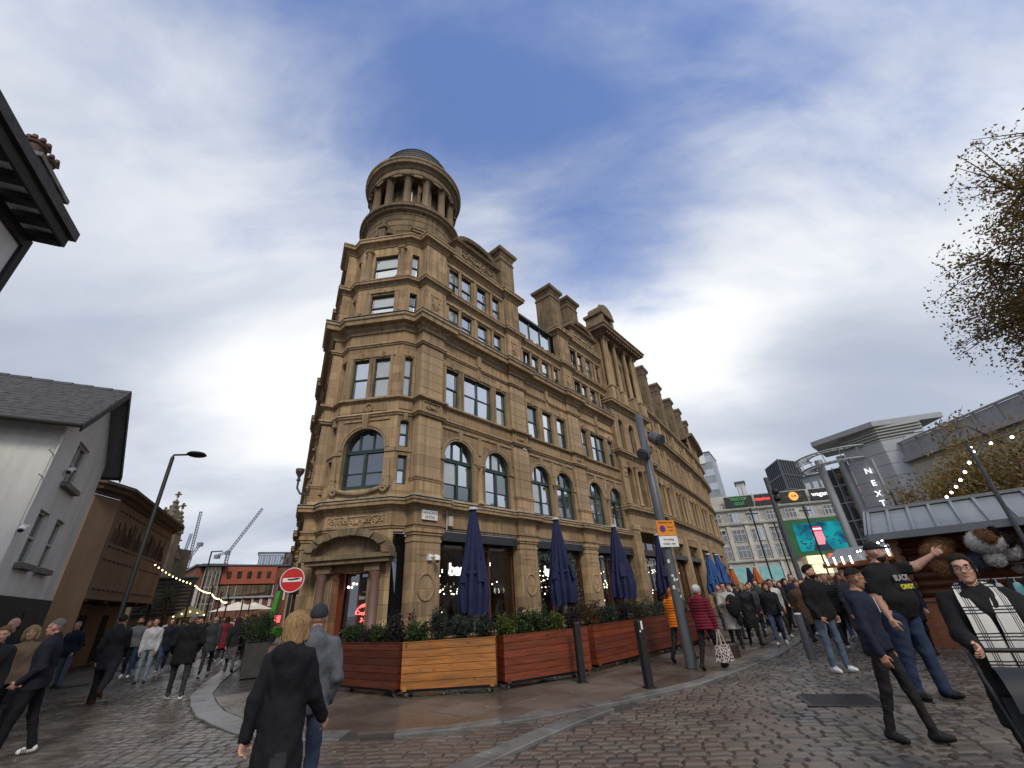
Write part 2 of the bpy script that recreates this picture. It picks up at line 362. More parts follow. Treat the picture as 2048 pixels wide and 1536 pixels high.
_wc = {}
def sash_meshes(w, h, style):
    k = (round(w, 2), round(h, 2), style)
    if k in _wc: return _wc[k]
    f = MB(); t = 0.055; y0, y1 = 0.0, 0.09; x = w / 2; panes = []
    def pane(x0, x1, z0, z1, y):
        p = MB(); p.add([(x0, y, z0), (x1, y, z0), (x1, y, z1), (x0, y, z1)], [(0, 1, 2, 3)]); panes.append(p.mesh('pane', GLASS))
    f.box((-x, y0, 0), (-x + t, y1, h)); f.box((x - t, y0, 0), (x, y1, h)); f.box((-x + t, y0, h - t), (x - t, y1, h)); f.box((-x + t, y0 - 0.03, 0), (x - t, y1, t * 1.3))
    cols = [(-x + t, x - t)]
    if style == 'double': f.box((-0.06, y0 - 0.01, t), (0.06, y1, h - t)); cols = [(-x + t, -0.06), (0.06, x - t)]
    for a, b in cols:
        mid = h * 0.52; f.box((a, y0 + 0.02, mid - 0.03), (b, y1 - 0.01, mid + 0.03))
        pane(a, b, mid + 0.03, h - t, 0.045); pane(a, b, t * 1.3, mid - 0.03, 0.07)
    _wc[k] = (f.mesh('window', GREEN), panes); return _wc[k]
def arch_meshes(w, h, rise, style):
    k = (round(w, 2), round(h, 2), round(rise, 2), style)
    if k in _wc: return _wc[k]
    f = MB(); t = 0.075; x = w / 2; sp = h - rise; panes = []; n = 14; y0, y1 = 0.0, 0.10
    out = [(x * -math.cos(PI * i / n), sp + rise * math.sin(PI * i / n)) for i in range(n + 1)]; inn = [((x - t) * -math.cos(PI * i / n), sp + (rise - t) * math.sin(PI * i / n)) for i in range(n + 1)]
    for i in range(n):
        a, b, c, d = out[i], out[i + 1], inn[i + 1], inn[i]
        f.add([(a[0], y0, a[1]), (b[0], y0, b[1]), (c[0], y0, c[1]), (d[0], y0, d[1]), (c[0], y1, c[1]), (d[0], y1, d[1])], [(3, 2, 1, 0), (3, 5, 4, 2)])
    f.box((-x, y0, 0), (-x + t, y1, sp)); f.box((x - t, y0, 0), (x, y1, sp)); f.box((-x + t, y0, 0), (x - t, y1, 0.2)); f.box((-x + t, y0 - 0.03, sp - 0.11), (x - t, y1, sp + 0.03)); f.box((-x + t, y0 - 0.045, sp - 0.03), (x - t, y0 - 0.03, sp + 0.01))
    f.box((-0.055, y0 - 0.01, 0.2), (0.055, y1, sp - 0.11)); zb = 0.2 + (sp - 0.31) * 0.38
    for a, b in ((-x + t, -0.055), (0.055, x - t)):
        f.box((a, y0 + 0.02, zb - 0.02), (b, y1, zb + 0.02))
        for c, d in ((0.2, zb - 0.02), (zb + 0.02, sp - 0.11)):
            p = MB(); p.add([(a, 0.06, c), (b, 0.06, c), (b, 0.06, d), (a, 0.06, d)], [(0, 1, 2, 3)]); panes.append(p.mesh('pane', GLASS))
    xi = x - t; bx = xi * 0.36
    def zt(q): return sp + (rise - t) * math.sqrt(max(0, 1 - (q / xi) ** 2))
    for q in (-bx, bx): f.box((q - 0.035, y0, sp + 0.03), (q + 0.035, y1, zt(q) + 0.03))
    for a, b in ((-xi, -bx - 0.035), (-bx + 0.035, bx - 0.035), (bx + 0.035, xi)):
        p = MB(); m = 6; top = [(a + (b - a) * i / m, max(sp + 0.031, zt(a + (b - a) * i / m))) for i in range(m + 1)]
        p.prism([(a, sp + 0.03), (b, sp + 0.03)] + top[::-1], 0.055, 0.065); panes.append(p.mesh('pane', GLASS))
    _wc[k] = (f.mesh('window', GREEN), panes); return _wc[k]
_tilt = random.Random(3)
def window(mw, cx, z, w, h, style='sash', rise=0.0, y=0.2, glass=None, tilt=1.0):
    fm, panes = arch_meshes(w, h, rise, style) if rise else sash_meshes(w, h, style)
    o = link('window', fm, exch, mw @ T(cx, y, z))
    for p in panes:
        c = (Vector(p.vertices[0].co) + Vector(p.vertices[2].co)) / 2
        q = link('pane', p, o, T(*c) @ Matrix.Rotation(math.radians(_tilt.gauss(0, 0.9 * tilt)), 4, 'X') @ Matrix.Rotation(math.radians(_tilt.gauss(0, 1.1 * tilt)), 4, 'Z') @ T(*(-c)))
        rv = _tilt.random(); g = glass or (GLASS if rv > 0.42 else GLASS_D if rv > 0.2 else GLASS_B)
        q.material_slots[0].link = 'OBJECT'; q.material_slots[0].material = g
    return o

def column_mesh(h, r, n=10, key={}):
    k = (round(h, 2), round(r, 3))
    if k not in key:
        m = MB(); b = 2.1 * r
        m.lathe([(r * 1.35, 0.06), (r * 1.35, 0.10), (r * 1.1, 0.14), (r, 0.2), (r * 0.88, h - 0.26), (r * 0.92, h - 0.25), (r * 1.08, h - 0.22), (r * 0.9, h - 0.2), (r * 1.15, h - 0.13), (r * 1.4, h - 0.06)], n, sm=True)
        m.box((-b * 0.7, -b * 0.7, 0), (b * 0.7, b * 0.7, 0.06)); m.box((-b * 0.72, -b * 0.72, h - 0.06), (b * 0.72, b * 0.72, h))
        for sx in (-1, 1): m.lathe([(0.001, -0.03), (r * 0.42, -0.03), (r * 0.42, 0.03), (0.001, 0.03)], 8, (sx * r * 1.15, -r * 1.0, h - 0.12))
        key[k] = m.mesh('column', STONE_P)
    return key[k]
def column(mw, x, z, h, r, y=0.0): return link('column', column_mesh(h, r), exch, mw @ T(x, y, z))
def keystone(mb, cx, z, w=0.2, h=0.4, proj=0.12):
    mb.add([(cx - w * 0.38, -proj * 0.7, z), (cx + w * 0.38, -proj * 0.7, z), (cx + w / 2, -proj, z + h), (cx - w / 2, -proj, z + h), (cx - w * 0.38, 0.02, z), (cx + w * 0.38, 0.02, z), (cx + w / 2, 0.02, z + h), (cx - w / 2, 0.02, z + h)],
           [(0, 1, 2, 3), (1, 5, 6, 2), (4, 0, 3, 7), (3, 2, 6, 7), (4, 5, 1, 0)])
def archivolt(mb, cx, sp, r, w=0.17, rise=None, y0=-0.06, y1=0.05, n=16):
    rise = r if rise is None else rise
    for k, (ra, rb, yy) in enumerate(((0, w * 0.5, y0 * 0.5), (w * 0.5, w, y0))):
        pa = [(cx - (r + ra) * math.cos(PI * i / n), sp + (rise + ra) * math.sin(PI * i / n)) for i in range(n + 1)]; pb = [(cx - (r + rb) * math.cos(PI * i / n), sp + (rise + rb) * math.sin(PI * i / n)) for i in range(n + 1)]
        for i in range(n):
            a, b, c, d = pa[i], pa[i + 1], pb[i + 1], pb[i]
            mb.add([(a[0], yy, a[1]), (b[0], yy, b[1]), (c[0], yy, c[1]), (d[0], yy, d[1]), (c[0], y1, c[1]), (d[0], y1, d[1]), (a[0], y1, a[1]), (b[0], y1, b[1])], [(0, 1, 2, 3), (3, 2, 4, 5), (1, 0, 6, 7)])
def scroll(mb, cx, cz, r, y=-0.02, t=0.03, turns=1.6, flip=1, n=18, w=0.05):
    pts = []
    for i in range(n + 1):
        a = turns * 2 * PI * i / n; rr = r * (1 - 0.75 * i / n); pts.append((cx + flip * rr * math.cos(a), y, cz + rr * math.sin(a)))
    mb.tube(pts, t, 5)
def carved_panel(mw, x0, x1, z0, z1, proj=0.03):
    """foliate relief in a frame"""
    m = MB(); rr = random.Random(int(x0 * 31 + z0 * 7)); cx, cz = (x0 + x1) / 2, (z0 + z1) / 2; W, H = x1 - x0, z1 - z0
    m.ball((cx, -proj, cz), H * 0.2, 8, 5, (1, 0.35, 1))
    for sx in (-1, 1):
        for j in range(max(1, int(W / H * 1.0))):
            px = cx + sx * (H * 0.42 + j * H * 0.55)
            if abs(px - cx) > W / 2 - H * 0.2: continue
            scroll(m, px, cz + (0.1 if j % 2 else -0.1) * H, H * 0.27, -proj, H * 0.055, 1.5, sx)
            for q in range(3): m.ball((px + rr.uniform(-.2, .2) * H, -proj, cz + rr.uniform(-.36, .36) * H), H * rr.uniform(0.06, 0.1), 6, 4, (1.3, 0.4, 1))
    m.box((x0, -proj, z0), (x1, 0.01, z0 + 0.04)); m.box((x0, -proj, z1 - 0.04), (x1, 0.01, z1)); m.box((x0, -proj, z0 + 0.04), (x0 + 0.04, 0.01, z1 - 0.04)); m.box((x1 - 0.04, -proj, z0 + 0.04), (x1, 0.01, z1 - 0.04))
    return m.build('carved_panel', STONE_P, exch, mw)

# moulding profiles: (out, z) from bottom to top, relative z
def prof_cornice(z, h, p): return [(0.0, z), (p * .12, z), (p * .16, z + h * .18), (p * .35, z + h * .30), (p * .42, z + h * .42), (p * .86, z + h * .47), (p * .88, z + h * .72), (p, z + h * .80), (p, z + h * .95), (p * .9, z + h), (-0.3, z + h + 0.02)]
def prof_string(z, h, p): return [(0.0, z), (p * .5, z + h * .15), (p * .55, z + h * .45), (p, z + h * .55), (p, z + h * .9), (0, z + h), (-0.1, z + h + .005)]
def prof_sill(z, h, p): return [(0.0, z), (p * .7, z + h * .3), (p, z + h * .4), (p, z + h * .85), (-0.25, z + h)]

PILS = [(9.5, 10.75), (15.4, 16.65), (21.0, 22.25)]; PD = 0.15; S_END = 27.05
def facade_path(upto=S_END, extra=0.0):
    """plan of the left half: left street front, canted corner, right front; breaks forward at each pilaster"""
    R = [fw(PILS[0][0], -0.3)]
    for a, b in PILS: R += [fw(a, PD + extra), fw(b, PD + extra), fw(b, extra)] + [fw(q[0], extra) for q in PILS if q[0] > b][:1]
    R.append(fw(upto, extra))
    corner = [cw(-1.25, 0), cw(1.25, 0)]
    return [mir(p) for p in R[::-1]] + corner + R
PATH = facade_path()
def ring(name, prof, mat, path=PATH, caps=None):
    m = MB(); m.sweep(prof, path); return m.build(name, mat, exch)
def ring_pair(name, prof, mat, lead=True):
    o = ring(name, prof, mat)
    if lead:
        top = max(p[1] for p in prof); w = max(p[0] for p in prof)
        m = MB(); m.sweep([(w * .93, top + .012), (w * 1.02, top + .012), (w * 1.02, top + .03), (-.2, top + .05)], PATH); m.build('lead_flashing', LEAD, exch)
    return o
ring('frieze', [(0.02, 4.28), (0.02, 4.72), (-0.4, 4.72), (-0.4, 4.28), (0.02, 4.28)], STONE)
ring('architrave', prof_string(4.08, 0.2, 0.10), STONE_P)
ring_pair('shop_cornice', prof_cornice(4.72, 0.40, 0.34), STONE_P)
ring('plinth_course', [(0.03, 5.14), (0.03, 5.3), (0.0, 5.33)], STONE_P)
ring('string_course', prof_string(8.52, 0.2, 0.13), STONE_P)
ring('sill_course', prof_sill(9.22, 0.18, 0.16), STONE_P)
ring('string_course', prof_string(11.95, 0.18, 0.11), STONE_P)
ring_pair('main_cornice', prof_cornice(12.68, 0.72, 0.52), STONE_P, True)
ring('upper_sill_course', prof_cornice(15.42, 0.40, 0.26), STONE_P)
for sgn in (0, 1):     # the top cornice runs round the corner and the first bay, then returns
    R = [cw(0, 0), cw(1.25, 0), fw(9.5, -.3), fw(9.5, PD), fw(10.75, PD), fw(10.75), fw(15.4), fw(15.4, PD), fw(16.65, PD), fw(16.65, -0.5)]
    if sgn: R = [mir(p) for p in R[::-1]]
    m = MB(); m.sweep(prof_cornice(18.05, 0.52, 0.36), R); m.build('top_cornice', STONE_P, exch)
R = [fw(20.98, -0.5), fw(20.98, PD), fw(22.25, PD), fw(22.25), fw(26.9)]; m = MB(); m.sweep(prof_cornice(18.05, 0.52, 0.36), R); m.build('top_cornice', STONE_P, exch)

_blk = {}
def block_stack(mw, x0, x1, z0, z1, y=0.0, course=0.42, body=0.6, mat=None):
    """pilaster shaft laid block by block, joints recessed"""
    n = max(1, round((z1 - z0) / course)); h = (z1 - z0) / n; k = (round(x1 - x0, 2), round(h, 3))
    if k not in _blk:
        mb_ = MB(); mb_.cbox((0, 0, 0.004), (x1 - x0, 0.3, h - 0.004), 0.012); _blk[k] = mb_.mesh('stone_block', STONE_P)
    core = MB(); core.box((x0 + 0.012, y + 0.012, z0), (x1 - 0.012, y + body, z1)); core.build('pilaster_core', STONE_P, exch, mw)
    for i in range(n): link('stone_block', _blk[k], exch, mw @ T(x0, y + _tilt.uniform(-.004, .004), z0 + i * h))
def strapwork(mw, cx, z0, z1, y):
    m = MB(); cz = (z0 + z1) / 2; h = (z1 - z0)
    m.prism([(cx, cz - .3), (cx + .24, cz), (cx, cz + .3), (cx - .24, cz)], y - .05, y); m.prism([(cx, cz - .16), (cx + .13, cz), (cx, cz + .16), (cx - .13, cz)], y - .075, y - .05)
    for s in (-1, 1):
        m.box((cx - .3, y - .04, cz + s * h * .34 - .06), (cx + .3, y, cz + s * h * .34 + .06))
        for q in (-.2, .2): m.box((cx + q - .045, y - .035, cz + min(s * .2, s * h * .34)), (cx + q + .045, y, cz + max(s * .2, s * h * .34)))
    m.build('strapwork', STONE_P, exch, mw)
def pilaster(mw, w, top4=True, near=True):
    """one pier of the front, ground to roof; x from 0 to w"""
    y = -PD; g = MB()
    g.box((-.08, y - .1, 0), (w + .08, .3, .55)); g.box((-.04, y - .05, .55), (w + .04, .3, .75)); g.box((0, y, .75), (w, .3, 3.62))
    for i, (o, z0, z1) in enumerate(((.03, 3.62, 3.72), (0.0, 3.72, 3.86), (.05, 3.86, 3.95), (.1, 3.95, 4.08))): g.box((-o, y - o, z0), (w + o, .3, z1))
    g.build('shop_pier', STONE, exch, mw)
    p = MB(); t = .05; a, b = .16, w - .16
    for q in ((a, b, 3.18, 3.23), (a, b, .9, .95), (a, a + t, .95, 3.18), (b - t, b, .95, 3.18)): p.box((q[0], y - .02, q[2]), (q[1], y + .01, q[3]))
    n = 24; cx, cz = w / 2, 2.15; pts = [(cx + .36 * math.cos(2 * PI * i / n), y - .01, cz + .42 * math.sin(2 * PI * i / n)) for i in range(n + 1)]; p.tube(pts, .04, 6, False)
    p.build('roundel', STONE_P, exch, mw)
    q = MB(); q.box((0, y, 5.3), (w, .3, 5.85)); q.box((-.03, y - .03, 5.85), (w + .03, .3, 5.93)); q.box((-.05, y - .06, 5.93), (w + .05, .3, 6.0)); q.build('pedestal', STONE, exch, mw)
    block_stack(mw, .04, w - .04, 6.0, 8.52, y + .04); carved_panel(mw @ T(0, y, 0), .14, w - .14, 8.76, 9.2, .04)
    bk = MB(); bk.box((0, y + .02, 8.72), (w, .3, 9.22)); bk.build('panel_ground', STONE_P, exch, mw)
    block_stack(mw, .02, w - .02, 9.4, 11.95, y + .02); b2 = MB(); b2.box((0, y + .02, 12.13), (w, .3, 12.7)); b2.build('frieze_block', STONE_P, exch, mw)
    b3 = MB(); b3.box((0, y, 13.4), (w, .3, 15.44)); b3.build('pilaster_shaft', STONE, exch, mw); strapwork(mw, w / 2, 13.6, 15.2, y)
    if top4: b4 = MB(); b4.box((0, y, 15.8), (w, .3, 18.08)); b4.build('pilaster_shaft', STONE, exch, mw)

ROOMS = []
def shopfront(mw, L, seed, z1=3.95, sign=None):
    """recessed shop window: timber posts, glass sheets, awning cassette, dim room with strings of bulbs"""
    rr = random.Random(seed); f = MB(); wd = material('brown_shop_timber', (0.10, 0.035, 0.015), 0.45, 0.3, 6, stretch=(1, 1, .15)); 
    f.box((.0, .32, 0), (L, .5, .55)); f.build('stall_riser', STONE_P, exch, mw)
    fr = MB()
    xs = [0.02, L * .36, L * .66, L - .1]
    for x in xs: fr.box((x, .34, .55), (x + .08, .46, z1))
    fr.box((0.02, .345, z1 - .5), (L - .02, .455, z1 - .43)); wf = fr.build('shop_frame', wd, exch, mw)
    for i in range(3):
        p = MB(); p.add([(xs[i] + .08, .4, .55), (xs[i + 1], .4, .55), (xs[i + 1], .4, z1 - .5), (xs[i] + .08, .4, z1 - .5)], [(0, 1, 2, 3)]); p.build('shop_pane', SHOPGLASS, wf)
    p = MB(); p.add([(0.1, .4, z1 - .43), (L - .1, .4, z1 - .43), (L - .1, .4, z1), (0.1, .4, z1)], [(0, 1, 2, 3)]); p.build('transom_pane', GLASS_D, wf)
    a = MB(); a.box((.03, -.06, 3.78), (L - .03, .22, 4.06)); a.box((.1, -.1, 3.72), (L - .1, .02, 3.79)); a.build('awning_cassette', material('charcoal_metal', (.03, .033, .037), .4, .15, 3), exch, mw)
    r = MB(); r.add([(-.3, .5, 0), (L + .3, .5, 0), (L + .3, 4.2, 0), (-.3, 4.2, 0), (-.3, .5, 4.07), (L + .3, .5, 4.07), (L + .3, 4.2, 4.07), (-.3, 4.2, 4.07)], [(0, 1, 2, 3), (7, 6, 5, 4), (3, 2, 6, 7), (0, 3, 7, 4), (2, 1, 5, 6)])
    r.box((.3, 3.2, .0), (L - .3, 3.7, 1.1)); r.box((.2, 3.95, 1.3), (L - .2, 4.15, 1.36)); r.box((.2, 3.95, 2.0), (L - .2, 4.15, 2.06)); r.build('shop_interior', material('bar_interior', (.07, .045, .03), .8, .5, 3), exch, mw)
    b = MB()
    for row in range(4):
        y, z, n = rr.uniform(.7, 2.6), rr.uniform(2.2, 3.2), 13
        for i in range(n):
            t = i / (n - 1); b.ball((.2 + (L - .4) * t + rr.uniform(-.05, .05), y, z - .35 * math.sin(PI * t)), .022, 6, 4)
    for i in range(16): b.ball((rr.uniform(.3, L - .3), rr.uniform(1, 3.8), rr.uniform(1.2, 3)), .03, 6, 4)
    b.build('fairy_lights', BULBW, exch, mw)
    q = MB()
    for i in range(3):
        x, y, z = rr.uniform(.4, L - .4), rr.uniform(1.2, 2.4), rr.uniform(1.9, 2.5); q.lathe([(.02, .3), (.05, .22), (.12, 0)], 10, (x, y, z), sm=True); q.tube([(x, y, z + .3), (x, y, 4.05)], .008, 4)
    q.build('pendant_shade', material('copper_shade', (.55, .22, .15), .3, .1, 4, metal=.7), exch, mw)

def four_lights(mw, L, z, h, near=True):
    """row of four sash windows parted by engaged columns"""
    W = .74; xs = [L * .075 + W / 2, L * .345, L * .60, L * .925 - W / 2]; m = MB(); ops = [(x - W / 2, x + W / 2, z, z + h) for x in xs]
    for x in xs: window(mw, x, z, W, h, y=.10)
    for x in (L * .215, L * .745): column(mw, x, z - .02, h + .12, .085, -.09)
    for x in (L * .472,): m.box((x - .09, -.05, z), (x + .09, .02, z + h + .1))
    for x in (.03, L - .13): m.box((x, -.07, z), (x + .1, .02, z + h + .1))
    m.box((0, -.08, z + h + .1), (L, .02, z + h + .2)); m.build('window_architrave', STONE_P, exch, mw)
    return ops
def gable(mw, L, zb=18.6):
    m = MB(); x0, x1 = L * .16, L * .86; c = (x0 + x1) / 2; hw = (x1 - x0) / 2
    m.box((x0, -.1, zb), (x1, .7, zb + 1.0)); m.box((x0 - .12, .1, zb), (x0, .6, zb + .55)); m.box((x1, .1, zb), (x1 + .12, .6, zb + .55))
    n = 12; z = zb + 1.22; arc = [(c + hw * 1.05 * math.cos(PI * i / n), z + .85 * math.sin(PI * i / n)) for i in range(n + 1)]; arc2 = [(c + hw * .88 * math.cos(PI * i / n), z + .66 * math.sin(PI * i / n)) for i in range(n + 1)]
    m.prism([(x1, z), *arc2[1:-1], (x0, z)], .0, .6)
    for i in range(n):
        a, b, d, e = arc[i], arc[i + 1], arc2[i + 1], arc2[i]
        m.add([(a[0], -.28, a[1]), (b[0], -.28, b[1]), (d[0], -.2, d[1]), (e[0], -.2, e[1]), (a[0], .7, a[1]), (b[0], .7, b[1]), (d[0], .0, d[1]), (e[0], .0, e[1])], [(3, 2, 1, 0), (0, 1, 5, 4), (2, 3, 7, 6)])
    g = m.build('gable', STONE_D, exch, mw)
    q = MB(); q.sweep(prof_cornice(zb + 1.0, .24, .26), [(x0, .6), (x0, -.1), (x1, -.1), (x1, .6)]); q.build('pediment_cornice', STONE_D, g)
    carved_panel(mw @ T(0, -.1, 0), x0 + .3, x1 - .3, zb + .2, zb + .85, .05)
def chimney(mw, x0, x1, y0, y1, z0, z1):
    m = MB(); m.box((x0, y0, z0), (x1, y1, z1 - .55)); m.box((x0 - .05, y0 - .05, z1 - 1.0), (x1 + .05, y1 + .05, z1 - .9)); st = m.build('chimney', STONE_DJ, exch, mw)
    q = MB(); q.sweep([(-.05, z1 - .55), (.04, z1 - .55), (.07, z1 - .42), (.2, z1 - .3), (.24, z1 - .16), (.24, z1 - .06), (.1, z1), (-.6, z1 + .01)], [(x0, y0), (x1, y0), (x1, y1), (x0, y1)], True); q.build('chimney_cap', STONE_D, st)
def rooftop(mw, L, dormers=True):
    """slate slope behind the parapet with a strip of dormer lights"""
    m = MB(); m.add([(-.2, .35, 15.8), (L + .2, .35, 15.8), (L + .2, 1.5, 18.6), (-.2, 1.5, 18.6), (-.2, 6, 19.2), (L + .2, 6, 19.2)], [(0, 1, 2, 3), (3, 2, 5, 4)]); m.build('roof', SLATE, exch, mw)
    f = MB(); x0, x1, z0, z1 = .35, L - .5, 16.25, 17.75; y = .25; f.box((x0 - .1, y - .15, z1), (x1 + .1, 2, z1 + .14)); f.box((x0 - .1, y, z0 - .3), (x1 + .1, 1.2, z0)); f.box((x0 - .1, y + .1, z0), (x0, 1.6, z1)); f.box((x1, y + .1, z0), (x1 + .1, 1.6, z1)); n = 3
    for i in range(n + 1): x = x0 + (x1 - x0 - .1) * i / n; f.box((x, y, z0), (x + .1, y + .1, z1))
    d = f.build('dormer', material('dormer_frame', (.05, .06, .065), .45, .1, 4), exch, mw)
    for i in range(n):
        a = x0 + .1 + (x1 - x0 - .1) * i / n; b = a + (x1 - x0 - .1) / n - .1; p = MB(); p.add([(a, y + .05, z0), (b, y + .05, z0), (b, y + .05, z1), (a, y + .05, z1)], [(0, 1, 2, 3)]); p.build('pane', GLASS, d)
    s = MB()
    for i in range(5): scroll(s, L * (.3 + .13 * i), 16.0, .13, -.05, .04, 1.4, 1 if i % 2 else -1)
    s.build_each('parapet_scroll', STONE_D, exch, mw)

def bay(mw, L, kind, seed, shop=True, near=True):
    if shop: shopfront(mw, L, seed)
    # first floor: pair of arches
    m = MB(); W = 1.72; c1, c2 = L * .04 + .04 + W / 2, L * .95 - .03 - W / 2; z0, ap = 5.22, 7.9
    cs = (c1, c2); wall_panel(m, 0, L, 5.1, 9.25, [(c - W / 2, c + W / 2, z0, ap, True) for c in cs], .34); m.build('wall', STONE, exch, mw)
    a = MB()
    for c in cs: archivolt(a, c, ap - W / 2, W / 2, .19); keystone(a, c, ap - .04, .2, .5, .16); window(mw, c, z0, W, ap - z0, 'arch', W / 2, .14)
    for x in (c1 - W / 2 - .11, c2 + W / 2 + .11): a.box((x - .14, -.07, 6.92), (x + .14, .02, 7.1))
    a.box((.0, -.06, 8.32), (L, .02, 8.42)); a.box((.0, -.06, 7.4), (.07, .02, 8.32)); a.box((L - .07, -.06, 7.4), (L, .02, 8.32)); a.box((L / 2 - .09, -.05, 7.5), (L / 2 + .09, .02, 8.32))
    a.build('arch_moulding', STONE_P, exch, mw); column(mw, L / 2, 5.3, 1.72, .13, -.02)
    # second floor
    m = MB(); z0, h = 9.42, 1.92
    ws = [(L * .05 + .42, .80, 'sash'), (L * .5, 1.92, 'double'), (L * .95 - .42, .80, 'sash')] if kind == 'gable' else [(L * .05 + .54, .98, 'sash'), (L * .5, .98, 'sash'), (L * .95 - .54, .98, 'sash')]
    wall_panel(m, 0, L, 9.25, 12.75, [(x - w / 2, x + w / 2, z0, z0 + h) for x, w, s in ws], .3); m.build('wall', STONE, exch, mw)
    a = MB()
    for x, w, s in ws:
        window(mw, x, z0, w, h, s, y=.12); keystone(a, x, z0 + h + .02, .16, .3, .1)
        a.box((x - w / 2 - .13, -.045, z0), (x - w / 2 - .02, .02, z0 + h + .1)); a.box((x + w / 2 + .02, -.045, z0), (x + w / 2 + .13, .02, z0 + h + .1)); a.box((x - w / 2 - .16, -.06, z0 + h + .1), (x + w / 2 + .16, .02, z0 + h + .18))
    a.box((L / 2 - .12, -.16, 12.13), (L / 2 + .12, .02, 12.8)); a.box((L / 2 - .1, -.1, 11.55), (L / 2 + .1, .02, 11.96)); a.build('window_architrave', STONE_P, exch, mw)
    m = MB(); ops = four_lights(mw, L, 13.5, 1.5); wall_panel(m, 0, L, 13.35, 15.5, ops, .26); m.build('wall', STONE, exch, mw)
    if kind == 'gable':
        m = MB(); ops = four_lights(mw, L, 15.9, 1.7); wall_panel(m, 0, L, 15.5, 18.2, ops, .26); m.build('wall', STONE, exch, mw); gable(mw, L)
        m = MB(); m.add([(-1, .5, 18.5), (L + 1, .5, 18.5), (L + 1, 3, 20.2), (-1, 3, 20.2)], [(0, 1, 2, 3)]); m.build('roof', SLATE, exch, mw)
    else: rooftop(mw, L)
SHOPTXT = True
BAYS = [(10.75, 15.4, 'gable'), (16.65, 21.0, 'dormer'), (22.25, S_END, 'gable')]
for i, (a, b, k) in enumerate(BAYS):
    bay(frame(fw(a), FU), b - a, k, 40 + i)
for a, b in PILS: pilaster(frame(fw(a), FU), b - a)
for s0, s1, dy0, dy1, z0, z1 in ((15.45, 16.7, .05, 1.5, 18.55, 22.4), (20.95, 22.2, .05, 1.4, 18.55, 22.6), (24.9, 26.35, .9, 2.3, 18.8, 24.3)):
    chimney(frame(fw(s0), FU), 0, s1 - s0, dy0, dy1, z0, z1)
GLOW = material('lit_white_letters', (.95, .95, .92), emit=1.2, var=0)
for (a, b, k), xx in zip(BAYS[:2], (1.75, 2.0)): text('sign_text', 'banyan', .62, GLOW, exch, frame(fw(a), FU) @ T(xx, .36, 2.75), .015, bold=.012)
# left street front, seen almost edge-on
LU = (CO - mir(CO + FU)); LU = Vector((LU.x, LU.y, 0)).normalized()
for i, (a, b, k) in enumerate(BAYS[:2]): bay(frame(mir(fw(b)), LU), b - a, k, 60 + i, shop=(i == 0))
for a, b in PILS: pilaster(frame(mir(fw(b)), LU), b - a)
chimney(frame(mir(fw(16.7)), LU), 0, 1.25, .05, 1.5, 18.55, 22.4)
m = MB(); m.box((0, 0, 0), (40, .4, 15.6)); m.build('wall', STONE, exch, frame(mir(fw(62.25)), LU))
m = MB(); m.sweep(prof_cornice(12.68, .72, .52), [(0, 0), (40, 0)]); m.sweep(prof_cornice(4.72, .4, .34), [(0, 0), (40, 0)]); m.sweep(prof_string(8.52, .2, .13), [(0, 0), (40, 0)])
for i in range(7): m.box((i * 5.7, -.15, 0), (i * 5.7 + 1.2, .1, 12.7))
m.build('street_front_order', STONE_P, exch, frame(mir(fw(62.25)), LU))

# canted corner -------------------------------------------------
CF = frame(cw(-1.25, 0), CR)                                  # chamfer: x 0..2.5
_j = fw(9.5, -.3); RF = frame(cw(1.25, 0), _j - cw(1.25, 0)); RL = (_j - cw(1.25, 0)).length
_jl = mir(_j); LF = frame(_jl, cw(-1.25, 0) - _jl); LL = RL
def panel(mw, name, *a, **k): m = MB(); wall_panel(m, *a, **k); return m.build(name, STONE, exch, mw)
W = 1.72; cx = 1.2; z0, ap = 5.60, 8.05
panel(CF, 'wall', 0, 2.5, 5.1, 9.25, [(cx - W / 2, cx + W / 2, z0, ap, True)], .34); window(CF, cx, z0, W, ap - z0, 'arch', W / 2, .24, GLASS_D)
a = MB(); archivolt(a, cx, ap - W / 2, W / 2, .18); keystone(a, cx, ap - .05, .26, .6, .2)
for x in (.0, 2.28): a.box((x, -.05, 7.0), (x + .22 if x else cx - W / 2 - .02, .02, 7.16)) if x == 0 else a.box((cx + W / 2 + .02, -.05, 7.0), (2.5, .02, 7.16))
a.box((.25, -.05, 8.36), (2.2, .02, 8.44)); n = 16
sw = [(cx - .95 + 1.9 * i / n, -.1, 5.62 - .2 * math.sin(PI * i / n)) for i in range(n + 1)]; a.tube(sw, .07, 6)
for x, f in ((cx - 1.0, -1), (cx + 1.0, 1)): scroll(a, x, 5.55, .17, -.11, .055, 1.4, f)
for x in (.14, 2.3):
    a.box((x - .13, -.16, 5.62), (x + .13, .0, 5.78)); a.box((x - .09, -.13, 5.78), (x + .09, .0, 5.98)); a.box((x - .11, -.14, 5.98), (x + .11, .0, 6.03)); a.box((x - .07, -.11, 6.03), (x + .07, .02, 6.75), .055)
a.build('window_dressing', STONE_P, exch, CF)
a = MB(); a.box((.45, -.03, 8.8), (2.05, .01, 9.15)); a.lathe([(.12, 0), (.2, 0), (.2, .05), (.12, .05)], 18, (0, 0, 0)); 
a.v = [(p if i < 8 else (1.25 + p[0], -.03 - p[2], 8.97 + p[1])) for i, p in enumerate(a.v)]; a.build('roundel_panel', STONE_P, exch, CF)
xs = (.66, 1.62); panel(CF, 'wall', 0, 2.5, 9.25, 12.75, [(x - .35, x + .35, 9.42, 11.35) for x in xs], .3); a = MB()
for x in xs: window(CF, x, 9.42, .70, 1.93, y=.12); keystone(a, x, 11.38, .15, .26, .1)
